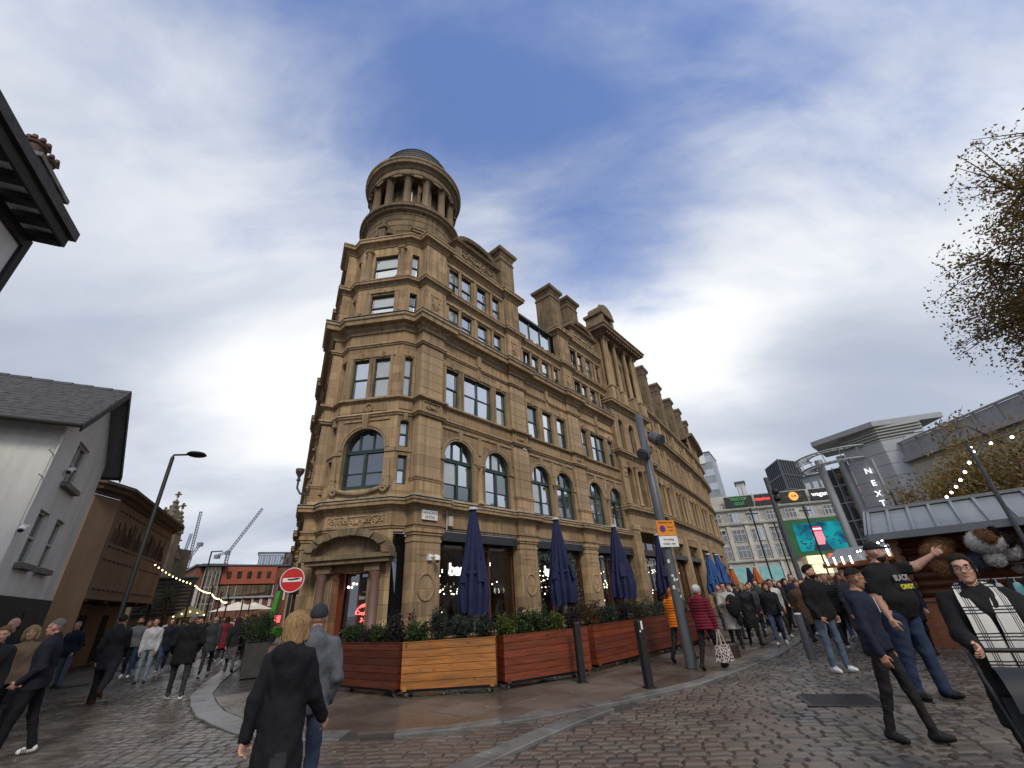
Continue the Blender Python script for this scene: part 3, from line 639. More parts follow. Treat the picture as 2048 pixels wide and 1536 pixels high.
a.box((.15, -.05, 11.42), (2.2, .02, 11.5)); a.box((.17, -.04, 9.42), (.29, .02, 11.42)); a.box((1.08, -.04, 9.42), (1.20, .02, 11.42)); a.box((1.99, -.04, 9.42), (2.11, .02, 11.42)); a.build('window_architrave', STONE_P, exch, CF)
panel(CF, 'wall', 0, 2.5, 13.35, 15.5, [(.72, 1.88, 13.58, 14.95)], .3); window(CF, 1.3, 13.58, 1.16, 1.37, y=.12)
a = MB(); a.box((.5, -.06, 13.5), (.7, .02, 15.05)); a.box((1.9, -.06, 13.5), (2.1, .02, 15.05)); a.box((.55, -.08, 15.05), (2.05, .02, 15.16))
for x, f in ((.3, -1), (2.2, 1)):
    for d in (-.12, .12): scroll(a, x + d, 13.58, .13, -.14, .05, 1.4, 1 if d > 0 else -1)
    a.ball((x, -.14, 13.82), .1, 8, 6)
a.build('window_dressing', STONE_P, exch, CF)
panel(CF, 'wall', 0, 2.5, 15.5, 18.2, [(.68, 1.88, 15.9, 17.5)], .3); window(CF, 1.28, 15.9, 1.2, 1.6, y=.12)
for x in (.42, 2.14): column(CF, x, 15.82, 1.95, .14, -.06)
for mw, L, fl in ((RF, RL, 1), (LF, LL, -1)):
    x = L * (.5 if fl == 1 else .5); w = .36
    panel(mw, 'wall', 0, L, 5.1, 9.25, [(x - w / 2, x + w / 2, 5.7, 6.85), (x - w / 2, x + w / 2, 7.2, 8.3)], .25)
    for z, h in ((5.7, 1.15), (7.2, 1.1)): window(mw, x, z, w, h, y=.14)
    panel(mw, 'wall', 0, L, 9.25, 12.75, [(x - w / 2, x + w / 2, 9.42, 11.35)], .25); window(mw, x, 9.42, w, 1.93, y=.14)
    panel(mw, 'wall', 0, L, 13.35, 15.5, [(x - w / 2, x + w / 2, 13.62, 14.95)], .25); window(mw, x, 13.62, w, 1.33, y=.14)
    panel(mw, 'wall', 0, L, 15.5, 18.2, [(x - w / 2, x + w / 2, 15.9, 17.45)], .25); window(mw, x, 15.9, w, 1.55, y=.14)
    a = MB(); a.box((0, -.05, 7.0), (L, .02, 7.14)); keystone(a, x, 8.32, .18, .3, .1); keystone(a, x, 11.38, .14, .26, .1); a.box((x - .24, -.03, 11.4), (x + .24, .02, 11.48)); a.box((x - .28, -.03, 8.82), (x + .28, .01, 9.15)); a.build_each('window_dressing', STONE_P, exch, mw)
    # slot beside the doorway
    m = MB(); m.box((0, 0, 4.0), (L, .4, 4.3)); m.box((0, .0, 0), (.16, .5, 4.0)); m.build('door_return', STONE, exch, mw); q = MB(); q.box((.16, .45, 0), (L + .1, .5, 4.0)); q.build('side_light', GLASS_D, exch, mw)
# doorway in the chamfer
panel(CF, 'wall', 0, 2.5, 0, 4.75, [(.62, 1.88, 0, 2.75)], .7)
a = MB()
for x in (.18, 1.92): a.box((x - .06, -.34, 0), (x + .46, .0, .5)); a.box((x - .06, -.3, 2.72), (x + .46, 0, 2.98)); a.box((x, -.05, .5), (x + .4, .0, 2.72))
n = 14; cxx, r0, zb = 1.25, 1.42, 3.12
a.box((cxx - 1.5, -.46, 2.98), (cxx + 1.5, .0, zb)); a.box((cxx - 1.6, -.55, zb), (cxx + 1.6, 0, zb + .14))
o1 = [(cxx - 1.56 * math.cos(PI * i / n), zb + .14 + .86 * math.sin(PI * i / n)) for i in range(n + 1)]; o2 = [(cxx - 1.28 * math.cos(PI * i / n), zb + .14 + .62 * math.sin(PI * i / n)) for i in range(n + 1)]
for i in range(n):
    p, q, s, t = o1[i], o1[i + 1], o2[i + 1], o2[i]
    a.add([(p[0], -.55, p[1]), (q[0], -.55, q[1]), (s[0], -.5, s[1]), (t[0], -.5, t[1]), (p[0], 0, p[1]), (q[0], 0, q[1]), (s[0], -.12, s[1]), (t[0], -.12, t[1])], [(0, 1, 2, 3), (1, 0, 4, 5), (3, 2, 6, 7)])
    if i % 2: a.prism([(p[0], p[1] - .02), (q[0], q[1] - .02), (s[0], s[1]), (t[0], t[1])], -.585, -.5)
a.prism([(cxx + 1.28, zb + .14)] + o2[::-1][1:-1] + [(cxx - 1.28, zb + .14)], -.14, 0)
dp = a.build('door_pediment', STONE_D, exch, CF)
LETT = material('carved_letters', (.30, .22, .13), .9, .1, 5)
carved_panel(CF, .1, 2.4, 4.18, 4.62, .05)
g = MB()
for x in (.3, 2.2): g.lathe([(.19, 0), (.19, .1), (.15, .16), (.14, 2.0), (.17, 2.1), (.19, 2.2)], 14, (x, -.17, .5), sm=True)
g.build_each('granite_column', material('pink_granite', (.20, .115, .095), .35, .35, 40, rvar=.1), exch, CF)
d = MB(); d.box((.62, .68, 0), (1.88, .72, 2.75)); d.build('door_glass', GLASS_D, exch, CF)
fr = MB(); fr.box((.62, .5, 0), (.8, .6, 2.75)); fr.box((1.28, .62, 0), (1.34, .68, 2.75)); fr.build('door_leaf', material('red_brown_door', (.16, .035, .014), .4, .2, 3), exch, CF)
NEON = material('red_neon', (1.0, .10, .10), emit=4.0, var=0)
LWHT = material('white_lettering', (.85, .85, .82), .6, 0.0, 1)
sg = MB(); sg.box((1.36, .60, .3), (1.87, .66, 2.6)); sg.build('sign_board', material('dark_sign', (.03, .018, .015), .4, .2, 3), exch, CF)
text('sign_text', 'banyan', .19, LWHT, exch, CF @ T(1.63, .585, 1.95), .004); text('sign_text', 'BAR & KITCHEN', .05, LWHT, exch, CF @ T(1.66, .585, 2.12), .004)
text('neon_sign', 'Cocktails', .17, NEON, exch, CF @ T(1.60, .57, 1.46) @ Matrix.Rotation(.1, 4, 'Y'), .01, shear=.25); text('neon_sign', '2-4-1', .18, NEON, exch, CF @ T(1.66, .57, 1.26), .01, shear=.2); text('neon_sign', 'SUNDAY', .06, NEON, exch, CF @ T(1.62, .57, 1.67), .006)
m = MB(); m.tube([(1.63 + .34 * math.cos(t), .57, 1.40 + .34 * math.sin(t)) for t in [math.radians(20 + 150 * i / 14) for i in range(15)]], .012, 6); m.tube([(1.63 + .25 * math.cos(t), .57, 1.46 + .25 * math.sin(t)) for t in [math.radians(40 + 100 * i / 10) for i in range(11)]], .008, 6); m.build('neon_arc', NEON, exch, CF)
m = MB()
for x, z in ((.95, 2.3), (1.12, 2.4)): m.ball((x, .9, z), .05, 8, 6); m.ball((x, .56, z), .04, 8, 6)
m.build('porch_lamp', BULBW, exch, CF)

# turret --------------------------------------------------------
TA = cw(0, 0) + Vector((.30, 2.93, 0)); TA = Vector((-5.67, 18.43, 0)); TF = frame(TA, CR)
def lathe_part(name, prof, mat, n=48, parent=exch, smooth=False): m = MB(); m.lathe(prof, n, sm=smooth); return m.build(name, mat, parent, TF)
for i in range(6):
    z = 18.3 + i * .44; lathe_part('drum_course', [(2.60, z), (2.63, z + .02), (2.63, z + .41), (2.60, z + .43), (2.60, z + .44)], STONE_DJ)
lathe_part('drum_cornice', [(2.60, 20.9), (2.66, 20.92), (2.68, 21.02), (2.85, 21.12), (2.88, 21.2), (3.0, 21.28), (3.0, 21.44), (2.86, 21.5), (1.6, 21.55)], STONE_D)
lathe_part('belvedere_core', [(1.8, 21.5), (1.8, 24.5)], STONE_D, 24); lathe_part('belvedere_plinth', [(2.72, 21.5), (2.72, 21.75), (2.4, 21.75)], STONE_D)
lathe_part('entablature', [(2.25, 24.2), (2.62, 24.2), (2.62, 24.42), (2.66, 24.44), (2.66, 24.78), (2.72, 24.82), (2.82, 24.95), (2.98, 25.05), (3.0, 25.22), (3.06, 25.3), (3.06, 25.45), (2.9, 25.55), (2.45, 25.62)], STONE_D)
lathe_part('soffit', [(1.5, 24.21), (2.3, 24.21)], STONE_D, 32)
prof = [(2.45 * math.cos(t) ** .9 if t < 1.5 else .05, 25.85 + 3.1 * math.sin(t)) for t in [PI / 2 * i / 16 for i in range(17)]]
dome = MB(); dome.lathe([(2.5, 25.6), (2.5, 25.8)], 40)
for i in range(16):
    (ra, za), (rb, zb_) = prof[i], prof[i + 1]; dome.lathe([(ra + .03, za), (ra, za + .002), (rb + .005, zb_)], 40)
dome.build('dome', SLATE, exch, TF); m = MB(); m.lathe([(.1, 0), (.1, .25), (.04, .3), (.02, .5)], 10, (0, 0, 28.9)); m.build('dome_finial', LEAD, exch, TF)
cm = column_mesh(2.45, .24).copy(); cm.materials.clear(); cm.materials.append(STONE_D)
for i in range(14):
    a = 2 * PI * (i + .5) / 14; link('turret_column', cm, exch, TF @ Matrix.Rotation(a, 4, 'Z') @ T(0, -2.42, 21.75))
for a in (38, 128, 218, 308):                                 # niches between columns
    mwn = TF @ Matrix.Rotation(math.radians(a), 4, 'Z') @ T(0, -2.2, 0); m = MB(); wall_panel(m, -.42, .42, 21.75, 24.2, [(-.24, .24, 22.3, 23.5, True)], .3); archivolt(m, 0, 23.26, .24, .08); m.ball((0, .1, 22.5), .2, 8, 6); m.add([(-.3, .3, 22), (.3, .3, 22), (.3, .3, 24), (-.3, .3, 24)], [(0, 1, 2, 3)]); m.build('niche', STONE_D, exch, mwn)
m = MB(); m.box((-.5, -2.0, 21.75), (-.1, -1.95, 23.6)); m.build('belvedere_door', WHITE, exch, TF @ Matrix.Rotation(math.radians(22), 4, 'Z'))
for ang, op in ((-8, 1), (38, 0), (-52, 0)):                      # open pediments against the drum
    mwn = TF @ Matrix.Rotation(math.radians(ang), 4, 'Z') @ T(0, -2.62, 18.55); m = MB(); n = 12
    if op:
        for i in range(n):
            if 5 <= i <= 6: continue
            t0, t1 = PI * i / n, PI * (i + 1) / n; A = [(-1.1 * math.cos(t), .95 * math.sin(t)) for t in (t0, t1)]; B = [(-.85 * math.cos(t), .7 * math.sin(t)) for t in (t0, t1)]
            m.prism([B[0], B[1], A[1], A[0]], -.3, .6)
        m.box((-.16, -.38, .35), (.16, .2, 1.05)); m.box((-.24, -.45, 1.05), (.24, .2, 1.2)); m.box((-.1, -.3, 1.2), (.1, .2, 1.75), .03); m.box((-1.15, -.35, -.05), (1.15, .8, .06)); m.ball((-.5, -.2, .2), .16, 8, 6); m.ball((.5, -.2, .2), .16, 8, 6)
    else:
        m.box((-.75, -.3, .75), (.75, .5, .9)); m.box((-.8, -.36, .9), (.8, .5, 1.02)); m.prism([(-.75, .0), (.75, .0), (.45, .72), (-.45, .72)], -.12, .5); scroll(m, -.4, .3, .2, -.16, .05); scroll(m, .4, .3, .2, -.16, .05, flip=-1)
    m.build('pediment', STONE_D, exch, mwn)
m = MB(); m.prism([tuple(p.xy) for p in [cw(-1.2, .3), cw(1.2, .3), fw(9.6, -.6), fw(16.5, -.6), fw(27, -.6), fw(33, -8), mir(fw(33, -8)), mir(fw(27, -.6)), mir(fw(9.6, -.6))]], 18.2, 18.35, 'XY'); m.build('roof', LEAD, exch)

# pavilion ------------------------------------------------------
PF = frame(fw(27.05, .22), FU); PL = 6.1
m = MB(); xs = (1.25, 3.05, 4.85); w = .95
wall_panel(m, 0, PL, 5.6, 10.6, [(x - w / 2, x + w / 2, 7.1, 9.75, True) for x in xs], .4); wall_panel(m, 0, PL, 10.6, 14.3, [(x - .42, x + .42, 11.0, 13.5, True) for x in xs], .35); wall_panel(m, 0, PL, 14.3, 20.6, [(x - .5, x + .5, 16.0, 19.2, True) for x in xs], .5)
wall_panel(m, 0, PL, 0, 5.6, [(.9, 5.2, 0.5, 5.25)], .4); m.box((-.02, 0.01, 0), (-.01, 3.5, 20.6)); m.box((PL + .01, 0.01, 0), (PL + .02, 3.5, 20.6)); m.build('wall', STONE, exch, PF)
for x in xs: window(PF, x, 7.1, w, 2.65, 'arch', w / 2, .3); window(PF, x, 11.0, .84, 2.5, 'arch', .42, .26); window(PF, x, 16.0, 1.0, 3.2, 'arch', .5, .4)
a = MB()
for x in xs: archivolt(a, x, 9.75 - w / 2, w / 2, .14); keystone(a, x, 9.72, .18, .4, .12); archivolt(a, x, 13.08, .42, .12); keystone(a, x, 13.48, .16, .4, .1); archivolt(a, x, 18.7, .5, .14)
for x in (0, 5.35): a.box((x, -.1, 7.0), (x + .75, .0, 10.1)); a.box((x, -.1, 11), (x + .75, .0, 13.9)); a.box((x - .06, -.16, 14.9), (x + .81, .0, 16.0))
a.build_each('pavilion_dressing', STONE_P, exch, PF); carved_panel(PF @ T(0, -.1, 0), .1, .65, 8.9, 9.6, .05)
for x in (.35, .75, 2.15, 3.95, 5.3, 5.75): column(PF, x, 16.0, 4.6, .2, -.25)
for x in (2.15, 3.95): column(PF, x, 7.0, 2.9, .13, -.1); 
q = MB()
for x in (.35, .75, 2.15, 3.95, 5.3, 5.75): q.box((x - .3, -.52, 14.85), (x + .3, 0, 15.9)); q.box((x - .35, -.56, 15.9), (x + .35, 0, 16.0))
q.build_each('column_pedestal', STONE_P, exch, PF)
pp = [(0, 3), (0, -.02), (PL, -.02), (PL, 3)]
for nm, pr, st in (('pavilion_cornice', prof_cornice(6.35, .5, .34), STONE_P), ('pavilion_string', prof_cornice(10.45, .42, .34), STONE_P), ('pavilion_cornice', prof_cornice(14.25, .6, .5), STONE_P)): mm = MB(); mm.sweep(pr, pp); mm.build(nm, st, exch, PF)
mm = MB(); mm.sweep(prof_cornice(20.6, .8, .75), [(0, 3), (0, -.42), (PL, -.42), (PL, 3)]); mm.box((.0, -.42, 20.5), (PL, 3, 20.62)); mm.build('pavilion_cornice', STONE_D, exch, PF)
mm = MB()
for i in range(16): mm.box((.1 + i * .39, -.95, 20.72), (.26 + i * .39, -.42, 20.95))
mm.build_each('modillions', STONE_D, exch, PF)
aed = MB(); ac = 2.6; aed.box((ac - 1.0, .1, 21.35), (ac + 1.0, 1.6, 24.1)); aed.box((ac - 1.05, -.1, 21.35), (ac - .7, .2, 24.0)); aed.box((ac + .7, -.1, 21.35), (ac + 1.05, .2, 24.0)); aed.box((ac - 1.2, -.2, 24.0), (ac + 1.2, 1.7, 24.25)); n = 12
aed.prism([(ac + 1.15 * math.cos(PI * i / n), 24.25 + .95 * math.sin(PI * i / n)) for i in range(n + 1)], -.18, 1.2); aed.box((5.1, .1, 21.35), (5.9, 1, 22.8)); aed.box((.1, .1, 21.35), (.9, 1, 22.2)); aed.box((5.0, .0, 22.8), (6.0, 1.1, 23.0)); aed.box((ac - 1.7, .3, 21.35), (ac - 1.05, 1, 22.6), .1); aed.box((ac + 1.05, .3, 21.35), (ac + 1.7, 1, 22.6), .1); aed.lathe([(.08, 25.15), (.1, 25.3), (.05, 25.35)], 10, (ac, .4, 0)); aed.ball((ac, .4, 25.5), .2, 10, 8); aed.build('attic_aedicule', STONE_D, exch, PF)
shopfront(PF @ T(.9, 0, 0), 4.3, 77, 4.6); text('sign_text', 'COSY CLUB', .62, LWHT, exch, PF @ T(3.05, .3, 3.3), .01, spacing=1.05)
m = MB()
for x in (.0, 5.2): m.box((x, -.12, .0), (x + .9, .0, 5.3)); m.box((x - .05, -.17, 5.3), (x + .95, 0, 5.6))
m.build_each('shop_pier', STONE, exch, PF); m = MB()
for x in (.45, 5.65): m.tube([(x + .25 * math.cos(t), -.13, 3.2 + .45 * math.sin(t)) for t in [2 * PI * i / 18 for i in range(19)]], .04, 5, False)
m.build_each('roundel', STONE_P, exch, PF)
m = MB(); m.box((0, -.01, 5.6), (PL, .1, 6.38)); m.build('frieze', STONE_P, exch, PF)

# long curving right half --------------------------------------
RP = [(33.15, -12.95), (38.3, -13.5), (43.4, -14.1), (48.6, -14.75), (53.8, -15.5), (59.0, -16.4), (64.2, -17.5)]
RW = [FU * s + FN * o for s, o in RP]
def rbay(A, B, idx, tall):
    L = (B - A).length; mw = frame(A, B - A); m = MB(); pw = .8; xs = [pw + (L - pw) * q for q in (.18, .5, .82)]; w = .78
    wall_panel(m, 0, L, 5.6, 10.6, [(x - w / 2, x + w / 2, 7.0, 9.7, True) for x in xs], .45); wall_panel(m, 0, L, 10.6, 13.4, [(x - .36, x + .36, 11.0, 12.9) for x in xs], .35)
    x4 = [pw + (L - pw) * q for q in (.13, .38, .63, .88)]; wall_panel(m, 0, L, 13.4, 16.3, [(x - .27, x + .27, 14.25, 15.9) for x in x4], .3)
    if tall: wall_panel(m, 0, L, 16.3, 19.0, [(x - .3, x + .3, 16.8, 18.4) for x in x4], .3)
    wall_panel(m, 0, L, 0, 5.6, [(pw, L - .02, .5, 5.0)], .4); m.build('wall', STONE, exch, mw)
    kw = {}
    for x in xs: window(mw, x, 7.0, w, 2.7, 'arch', w / 2, .32, **kw); window(mw, x, 11.0, .72, 1.9, y=.25, **kw)
    for x in x4:
        window(mw, x, 14.25, .54, 1.65, y=.2, **kw)
        if tall: window(mw, x, 16.8, .6, 1.6, y=.2, **kw)
    a = MB()
    for x in xs: archivolt(a, x, 9.7 - w / 2, w / 2, .13, n=10); keystone(a, x, 9.66, .18, .4, .14); keystone(a, x, 12.9, .16, .35, .12)
    for x in ((xs[0] + xs[1]) / 2, (xs[1] + xs[2]) / 2): a.box((x - .13, -.1, 11), (x + .13, 0, 13.0)); a.box((x - .1, -.1, 14.2), (x + .1, 0, 16.0))
    a.box((0, -.16, .0), (pw, 0, 5.6)); a.box((0.02, -.14, 7), (pw, 0, 10.2)); a.box((0.02, -.14, 11), (pw, 0, 13.4)); a.box((.02, -.14, 14.2), (pw, 0, 16.2))
    if tall: a.box((.02, -.14, 16.8), (pw, 0, 18.9))
    a.build_each('bay_dressing', STONE_P, exch, mw)
    for x in ((xs[0] + xs[1]) / 2, (xs[1] + xs[2]) / 2): column(mw, x, 7.0, 2.6, .13, -.12)
    shopfront(mw @ T(pw, 0, 0), L - pw - .02, 90 + idx, 4.3)
    m = MB(); m.add([(0, .4, 16.2), (L, .4, 16.2), (L, 2.2, 19.2), (0, 2.2, 19.2), (0, 7, 19.6), (L, 7, 19.6)], [(0, 1, 2, 3), (3, 2, 5, 4)]) if not tall else m.add([(0, .4, 18.9), (L, .4, 18.9), (L, 3, 20.4), (0, 3, 20.4)], [(0, 1, 2, 3)]); m.build('roof', SLATE, exch, mw)
    chimney(mw, .0, 1.5, .15, 1.7, 16.2 if not tall else 18.9, 22.8 + (.4 if tall else 0))
    if not tall: f = MB(); f.box((1.7, .3, 16.4), (L - .5, 1.6, 17.9)); f.build('dormer', SLATE, exch, mw)
for i in range(6): rbay(RW[i], RW[i + 1], i, i >= 4)
for nm, pr, st, rng_ in (('frieze', [(.02, 5.55), (.02, 6.4), (-.3, 6.4)], STONE, (0, 7)), ('shop_cornice', prof_cornice(6.4, .45, .36), STONE_P, (0, 7)), ('string_course', prof_cornice(10.4, .45, .34), STONE_P, (0, 7)), ('main_cornice', prof_cornice(13.4, .75, .55), STONE_P, (0, 7)), ('upper_string', prof_cornice(16.2, .42, .35), STONE_P, (0, 7)), ('top_cornice', prof_cornice(18.9, .65, .8), STONE_D, (4, 7))):
    m = MB(); m.sweep(pr, [(p.x, p.y) for p in RW[rng_[0]:rng_[1]]]); m.build(nm, st, exch)
m = MB(); m.box((0, 0, 0), (.4, 16, 19)); m.build('wall', STONE, exch, frame(RW[-1], RW[-1] - RW[-2]))
EF = frame(RW[4], RW[6] - RW[4]); m = MB(); m.lathe([(.9, 19.5), (.9, 21), (1.1, 21.2), (.8, 22), (.1, 23.6)], 12, (5, 1.5, 0)); m.lathe([(.05, 23.5), (.02, 25)], 6, (5, 1.5, 0)); m.build('end_turret', STONE_D, exch, EF)
# small fittings on the front (each a thing)
sp = frame(fw(9.5, PD), FU)
st = MB(); st.box((.28, -.10, 4.38), (1.0, -.05, 4.72)); sgn = st.build('street_sign', WHITE, None, sp); tag(sgn, 'white street name plate reading HANGING DITCH on the stone frieze', 'sign')
BLK = material('black_lettering', (.02, .02, .02), .6, 0, 1)
text('sign_letters', 'HANGING', .15, BLK, sgn, T(.64, -.104, 4.63), .003); text('sign_letters', 'DITCH', .15, BLK, sgn, T(.64, -.104, 4.47), .003)
cc = MB(); cc.box((.64, -.12, 3.0), (.8, 0, 3.2)); cc.tube([(.72, -.12, 3.1), (.84, -.3, 3.16)], .03, 6); cc.lathe([(.1, 0), (.1, .12), (.06, .17), (.0, .18)], 12, (.86, -.32, 2.98), sm=True); cc.ball((.86, -.32, 2.97), .075, 10, 6, mi=1); tag(cc.build('security_camera', [WHITE, BLACK], None, sp), 'white dome security camera on the pier below the street name plate', 'camera')
bx = MB(); bx.box((1.62, -.16, 4.25), (1.82, 0.0, 4.62)); bx.tube([(1.6, -.04, 4.1), (1.6, -.04, 5.1)], .025, 6); tag(bx.build('alarm_box', material('cream_box', (.5, .45, .38), .6, .1, 3), None, frame(fw(9.5, .05), FU)), 'cream junction box on the stone frieze right of the street plate', 'box')
lb = MB(); lb.tube([(0, 0, 0), (-.5, -.05, .05), (-.85, -.08, .12), (-1.0, -.1, .35), (-1.0, -.1, .6)], .04, 8); lb.lathe([(.04, .6), (.09, .66), (.05, .72), (.06, .8), (.15, .95), (.17, 1.1), (.1, 1.12)], 12, (-1.0, -.1, 0), sm=True); tag(lb.build('wall_lamp', material('bronze_lamp', (.05, .035, .03), .5, .2, 4), None, frame(cw(-1.75, .35) + Vector((0, 0, 5.6)), CR)), 'bronze bracket lamp curling out from the left corner of the stone building', 'lamp')
# ------------------------------------------------------------ ground, kerbs, flags, setts
def ground_material(name, col, rough=.3, rv=.16, scale=.35, bump=.25, bs=60, mort=None):
    """wet stone: uneven sheen where water lies"""
    return material(name, col, rough, .35, scale, bump, bs, spec=.5, rvar=rv, detail=8)
WETBASE = ground_material('wet_road_base', (.048, .043, .038), .30, .2)
g = MB(); g.add([(-900, -200, -.06), (900, -200, -.06), (900, 1600, -.06), (-900, 1600, -.06)], [(0, 1, 2, 3)]); tag(g.build('ground', WETBASE), kind='structure')
SETT = [ground_material('wet_sett_a', (.100, .083, .068), .20, .15, 1.2), ground_material('wet_sett_b', (.120, .098, .078), .25, .16, 1.2), ground_material('wet_sett_c', (.074, .064, .054), .18, .13, 1.2), ground_material('wet_sett_red', (.112, .082, .064), .26, .16, 1.2)]
FLAG = [ground_material('wet_flag_a', (.135, .108, .084), .30, .18, .6, .15), ground_material('wet_flag_b', (.113, .091, .072), .25, .16, .6, .15), ground_material('wet_flag_c', (.145, .115, .090), .42, .18, .6, .15)]
GRAN = [ground_material('wet_granite_a', (.165, .16, .15), .38, .14, 2, .2, 90), ground_material('wet_granite_b', (.135, .13, .122), .32, .14, 2, .2, 90)]
KERB = [(-15.7, 28.2), (-12.3, 20.6), (-10.3, 16.3), (-8.9, 13.4), (-7.9, 11.6), (-7.0, 10.35), (-6.1, 9.25), (-5.15, 8.35), (-4.5, 7.8), (-3.87, 7.42), (-3.3, 7.2), (-2.7, 7.08), (-1.9, 7.1), (-1.15, 7.2), (-.05, 7.54), (1.47, 8.25), (3.03, 9.23), (4.65, 10.72), (6.1, 12.2), (7.85, 14.36), (10.5, 18.2), (14.5, 24.4), (19, 31.5), (26, 42)]
def resample(P, step):
    P = [Vector(p) for p in P]; out = [P[0]]; acc = 0
    for a, b in zip(P, P[1:]):
        L = (b - a).length; t = step - acc
        while t <= L: out.append(a + (b - a) * (t / L)); t += step
        acc = L - (t - step)
    return out
def offset_path(P, d):
    out = []
    for i, p in enumerate(P):
        t = (P[min(i + 1, len(P) - 1)] - P[max(i - 1, 0)]).normalized(); out.append(p + Vector((-t.y, t.x)) * d)
    return out
pave = MB(); KP = resample(KERB, .25); inner = offset_path(KP, .05)
pave.add([(p.x, p.y, -.012) for p in inner] + [(p.x, p.y, -.06) for p in inner], [])
# pavement bed: fan towards the building front
bed = [(p.x, p.y) for p in inner] + [(30, 60), (-2, 60), (-14, 34)]
pave = MB(); pave.prism(bed, -.05, -.012, 'XY'); pavement = tag(pave.build('pavement', WETBASE), kind='structure')
kerb = tag(empty('kerb'), kind='structure')
def curved_stones(path, width, length, parent, mats, zt, seed, name='kerb_stone'):
    rr = random.Random(seed); fine = resample(path, .1); n = max(2, int(length / .1)); i = 0
    off = offset_path(fine, width)
    while i + n < len(fine):
        a = fine[i:i + n + 1]; b = off[i:i + n + 1]; m = MB(); g = .006; z = zt + rr.uniform(-.004, .004)
        k = len(a); vs = []
        for q in range(k):
            pa, pb = a[q], b[q]
            if q == 0: d = (a[1] - a[0]).normalized() * g; pa, pb = pa + d, pb + d
            if q == k - 1: d = (a[-2] - a[-1]).normalized() * g; pa, pb = pa + d, pb + d
            vs += [(pa.x, pa.y, -.05), (pa.x, pa.y, z - .008), (pa.x + (pb.x - pa.x) * .03, pa.y + (pb.y - pa.y) * .03, z), (pb.x - (pb.x - pa.x) * .03, pb.y - (pb.y - pa.y) * .03, z), (pb.x, pb.y, z - .008), (pb.x, pb.y, -.05)]
        fs = [(q * 6 + j, (q + 1) * 6 + j, (q + 1) * 6 + j + 1, q * 6 + j + 1) for q in range(k - 1) for j in range(5)] + [tuple(range(5, -1, -1)), tuple(range((k - 1) * 6, k * 6))]
        m.add(vs, fs); m.build(name, rr.choice(mats), parent); i += n
curved_stones([Vector(p) for p in KERB[:13]], .45, 1.5, kerb, GRAN, .022, 1)
curved_stones([Vector(p) for p in KERB[12:]], .26, 1.5, kerb, GRAN, .022, 2)
BAND = [(-2.4, 4.1), (-1.2, 5.05), (-.59, 5.7), (-.06, 6.37), (.55, 7.12), (1.15, 7.75), (1.75, 8.2)]
curved_stones([Vector(p) for p in BAND], .30, 1.3, kerb, GRAN, .02, 3, 'band_stone')

def inside(poly, x, y):
    c = False; n = len(poly); j = n - 1
    for i in range(n):
        xi, yi = poly[i]; xj, yj = poly[j]
        if (yi > y) != (yj > y) and x < (xj - xi) * (y - yi) / (yj - yi) + xi: c = not c
        j = i
    return c
innerk = [(p.x, p.y) for p in offset_path(KP, .47)]; 
PAVE_POLY = innerk + [(30, 60), (-2, 60), (-14, 34)]
KERB_POLY = [(p.x, p.y) for p in KP] + [(30, 60), (-2, 60), (-14, 34)]
# flagstones: rows along the front, slabs of random length, cut to the kerb
def clip_halfplane(poly, p, nrm):
    out = []
    for i in range(len(poly)):
        a, b = poly[i], poly[(i + 1) % len(poly)]; da = (a - p).dot(nrm); db = (b - p).dot(nrm)
        if da >= 0: out.append(a)
        if da * db < 0: out.append(a + (b - a) * (da / (da - db)))
    return out
fr = random.Random(5); U2 = Vector((FU.x, FU.y)); N2 = Vector((FN.x, FN.y)); flags = 0; rest = MB()
inpts = offset_path([Vector(p) for p in KERB], .27); LEFTK = offset_path([Vector(p) for p in KERB], .46)
def kerb_clip(poly):
    c = sum(poly, Vector((0, 0))) / len(poly); r = max((p - c).length for p in poly)
    K = LEFTK[:11] + inpts[11:]
    for a, b in zip(K, K[1:]):
        t = (b - a).normalized(); nn = Vector((-t.y, t.x)); q = (c - a).dot(t)
        if -r < q < (b - a).length + r and abs((c - a).dot(nn)) < r * 1.05: poly = clip_halfplane(poly, a + nn * .012, nn)
        if len(poly) < 3: return None
    return poly
rows = []; o = -12.6
while o < 3.0: h = fr.choice((.6, .75, .9)); rows.append((o, h)); o += h
cand = []
for o, h in rows:
    s = -14 + fr.uniform(0, .9)
    while s < 34:
        L = fr.uniform(.75, 1.5); gp = .007
        P = [U2 * (s + gp) + N2 * (o + gp), U2 * (s + L - gp) + N2 * (o + gp), U2 * (s + L - gp) + N2 * (o + h - gp), U2 * (s + gp) + N2 * (o + h - gp)]; s += L
        c = sum(P, Vector((0, 0))) / 4
        if not inside(KERB_POLY, c.x, c.y) and not any(inside(PAVE_POLY, p.x, p.y) for p in P): continue
        P = kerb_clip(P)
        if not P or len(P) < 3: continue
        ar = abs(sum(P[i].cross(P[(i + 1) % len(P)]) if hasattr(P[i], 'cross') and False else P[i].x * P[(i + 1) % len(P)].y - P[(i + 1) % len(P)].x * P[i].y for i in range(len(P)))) / 2
        if ar < .04: continue
        cand.append((c.length, P))
cand.sort(key=lambda t: t[0])
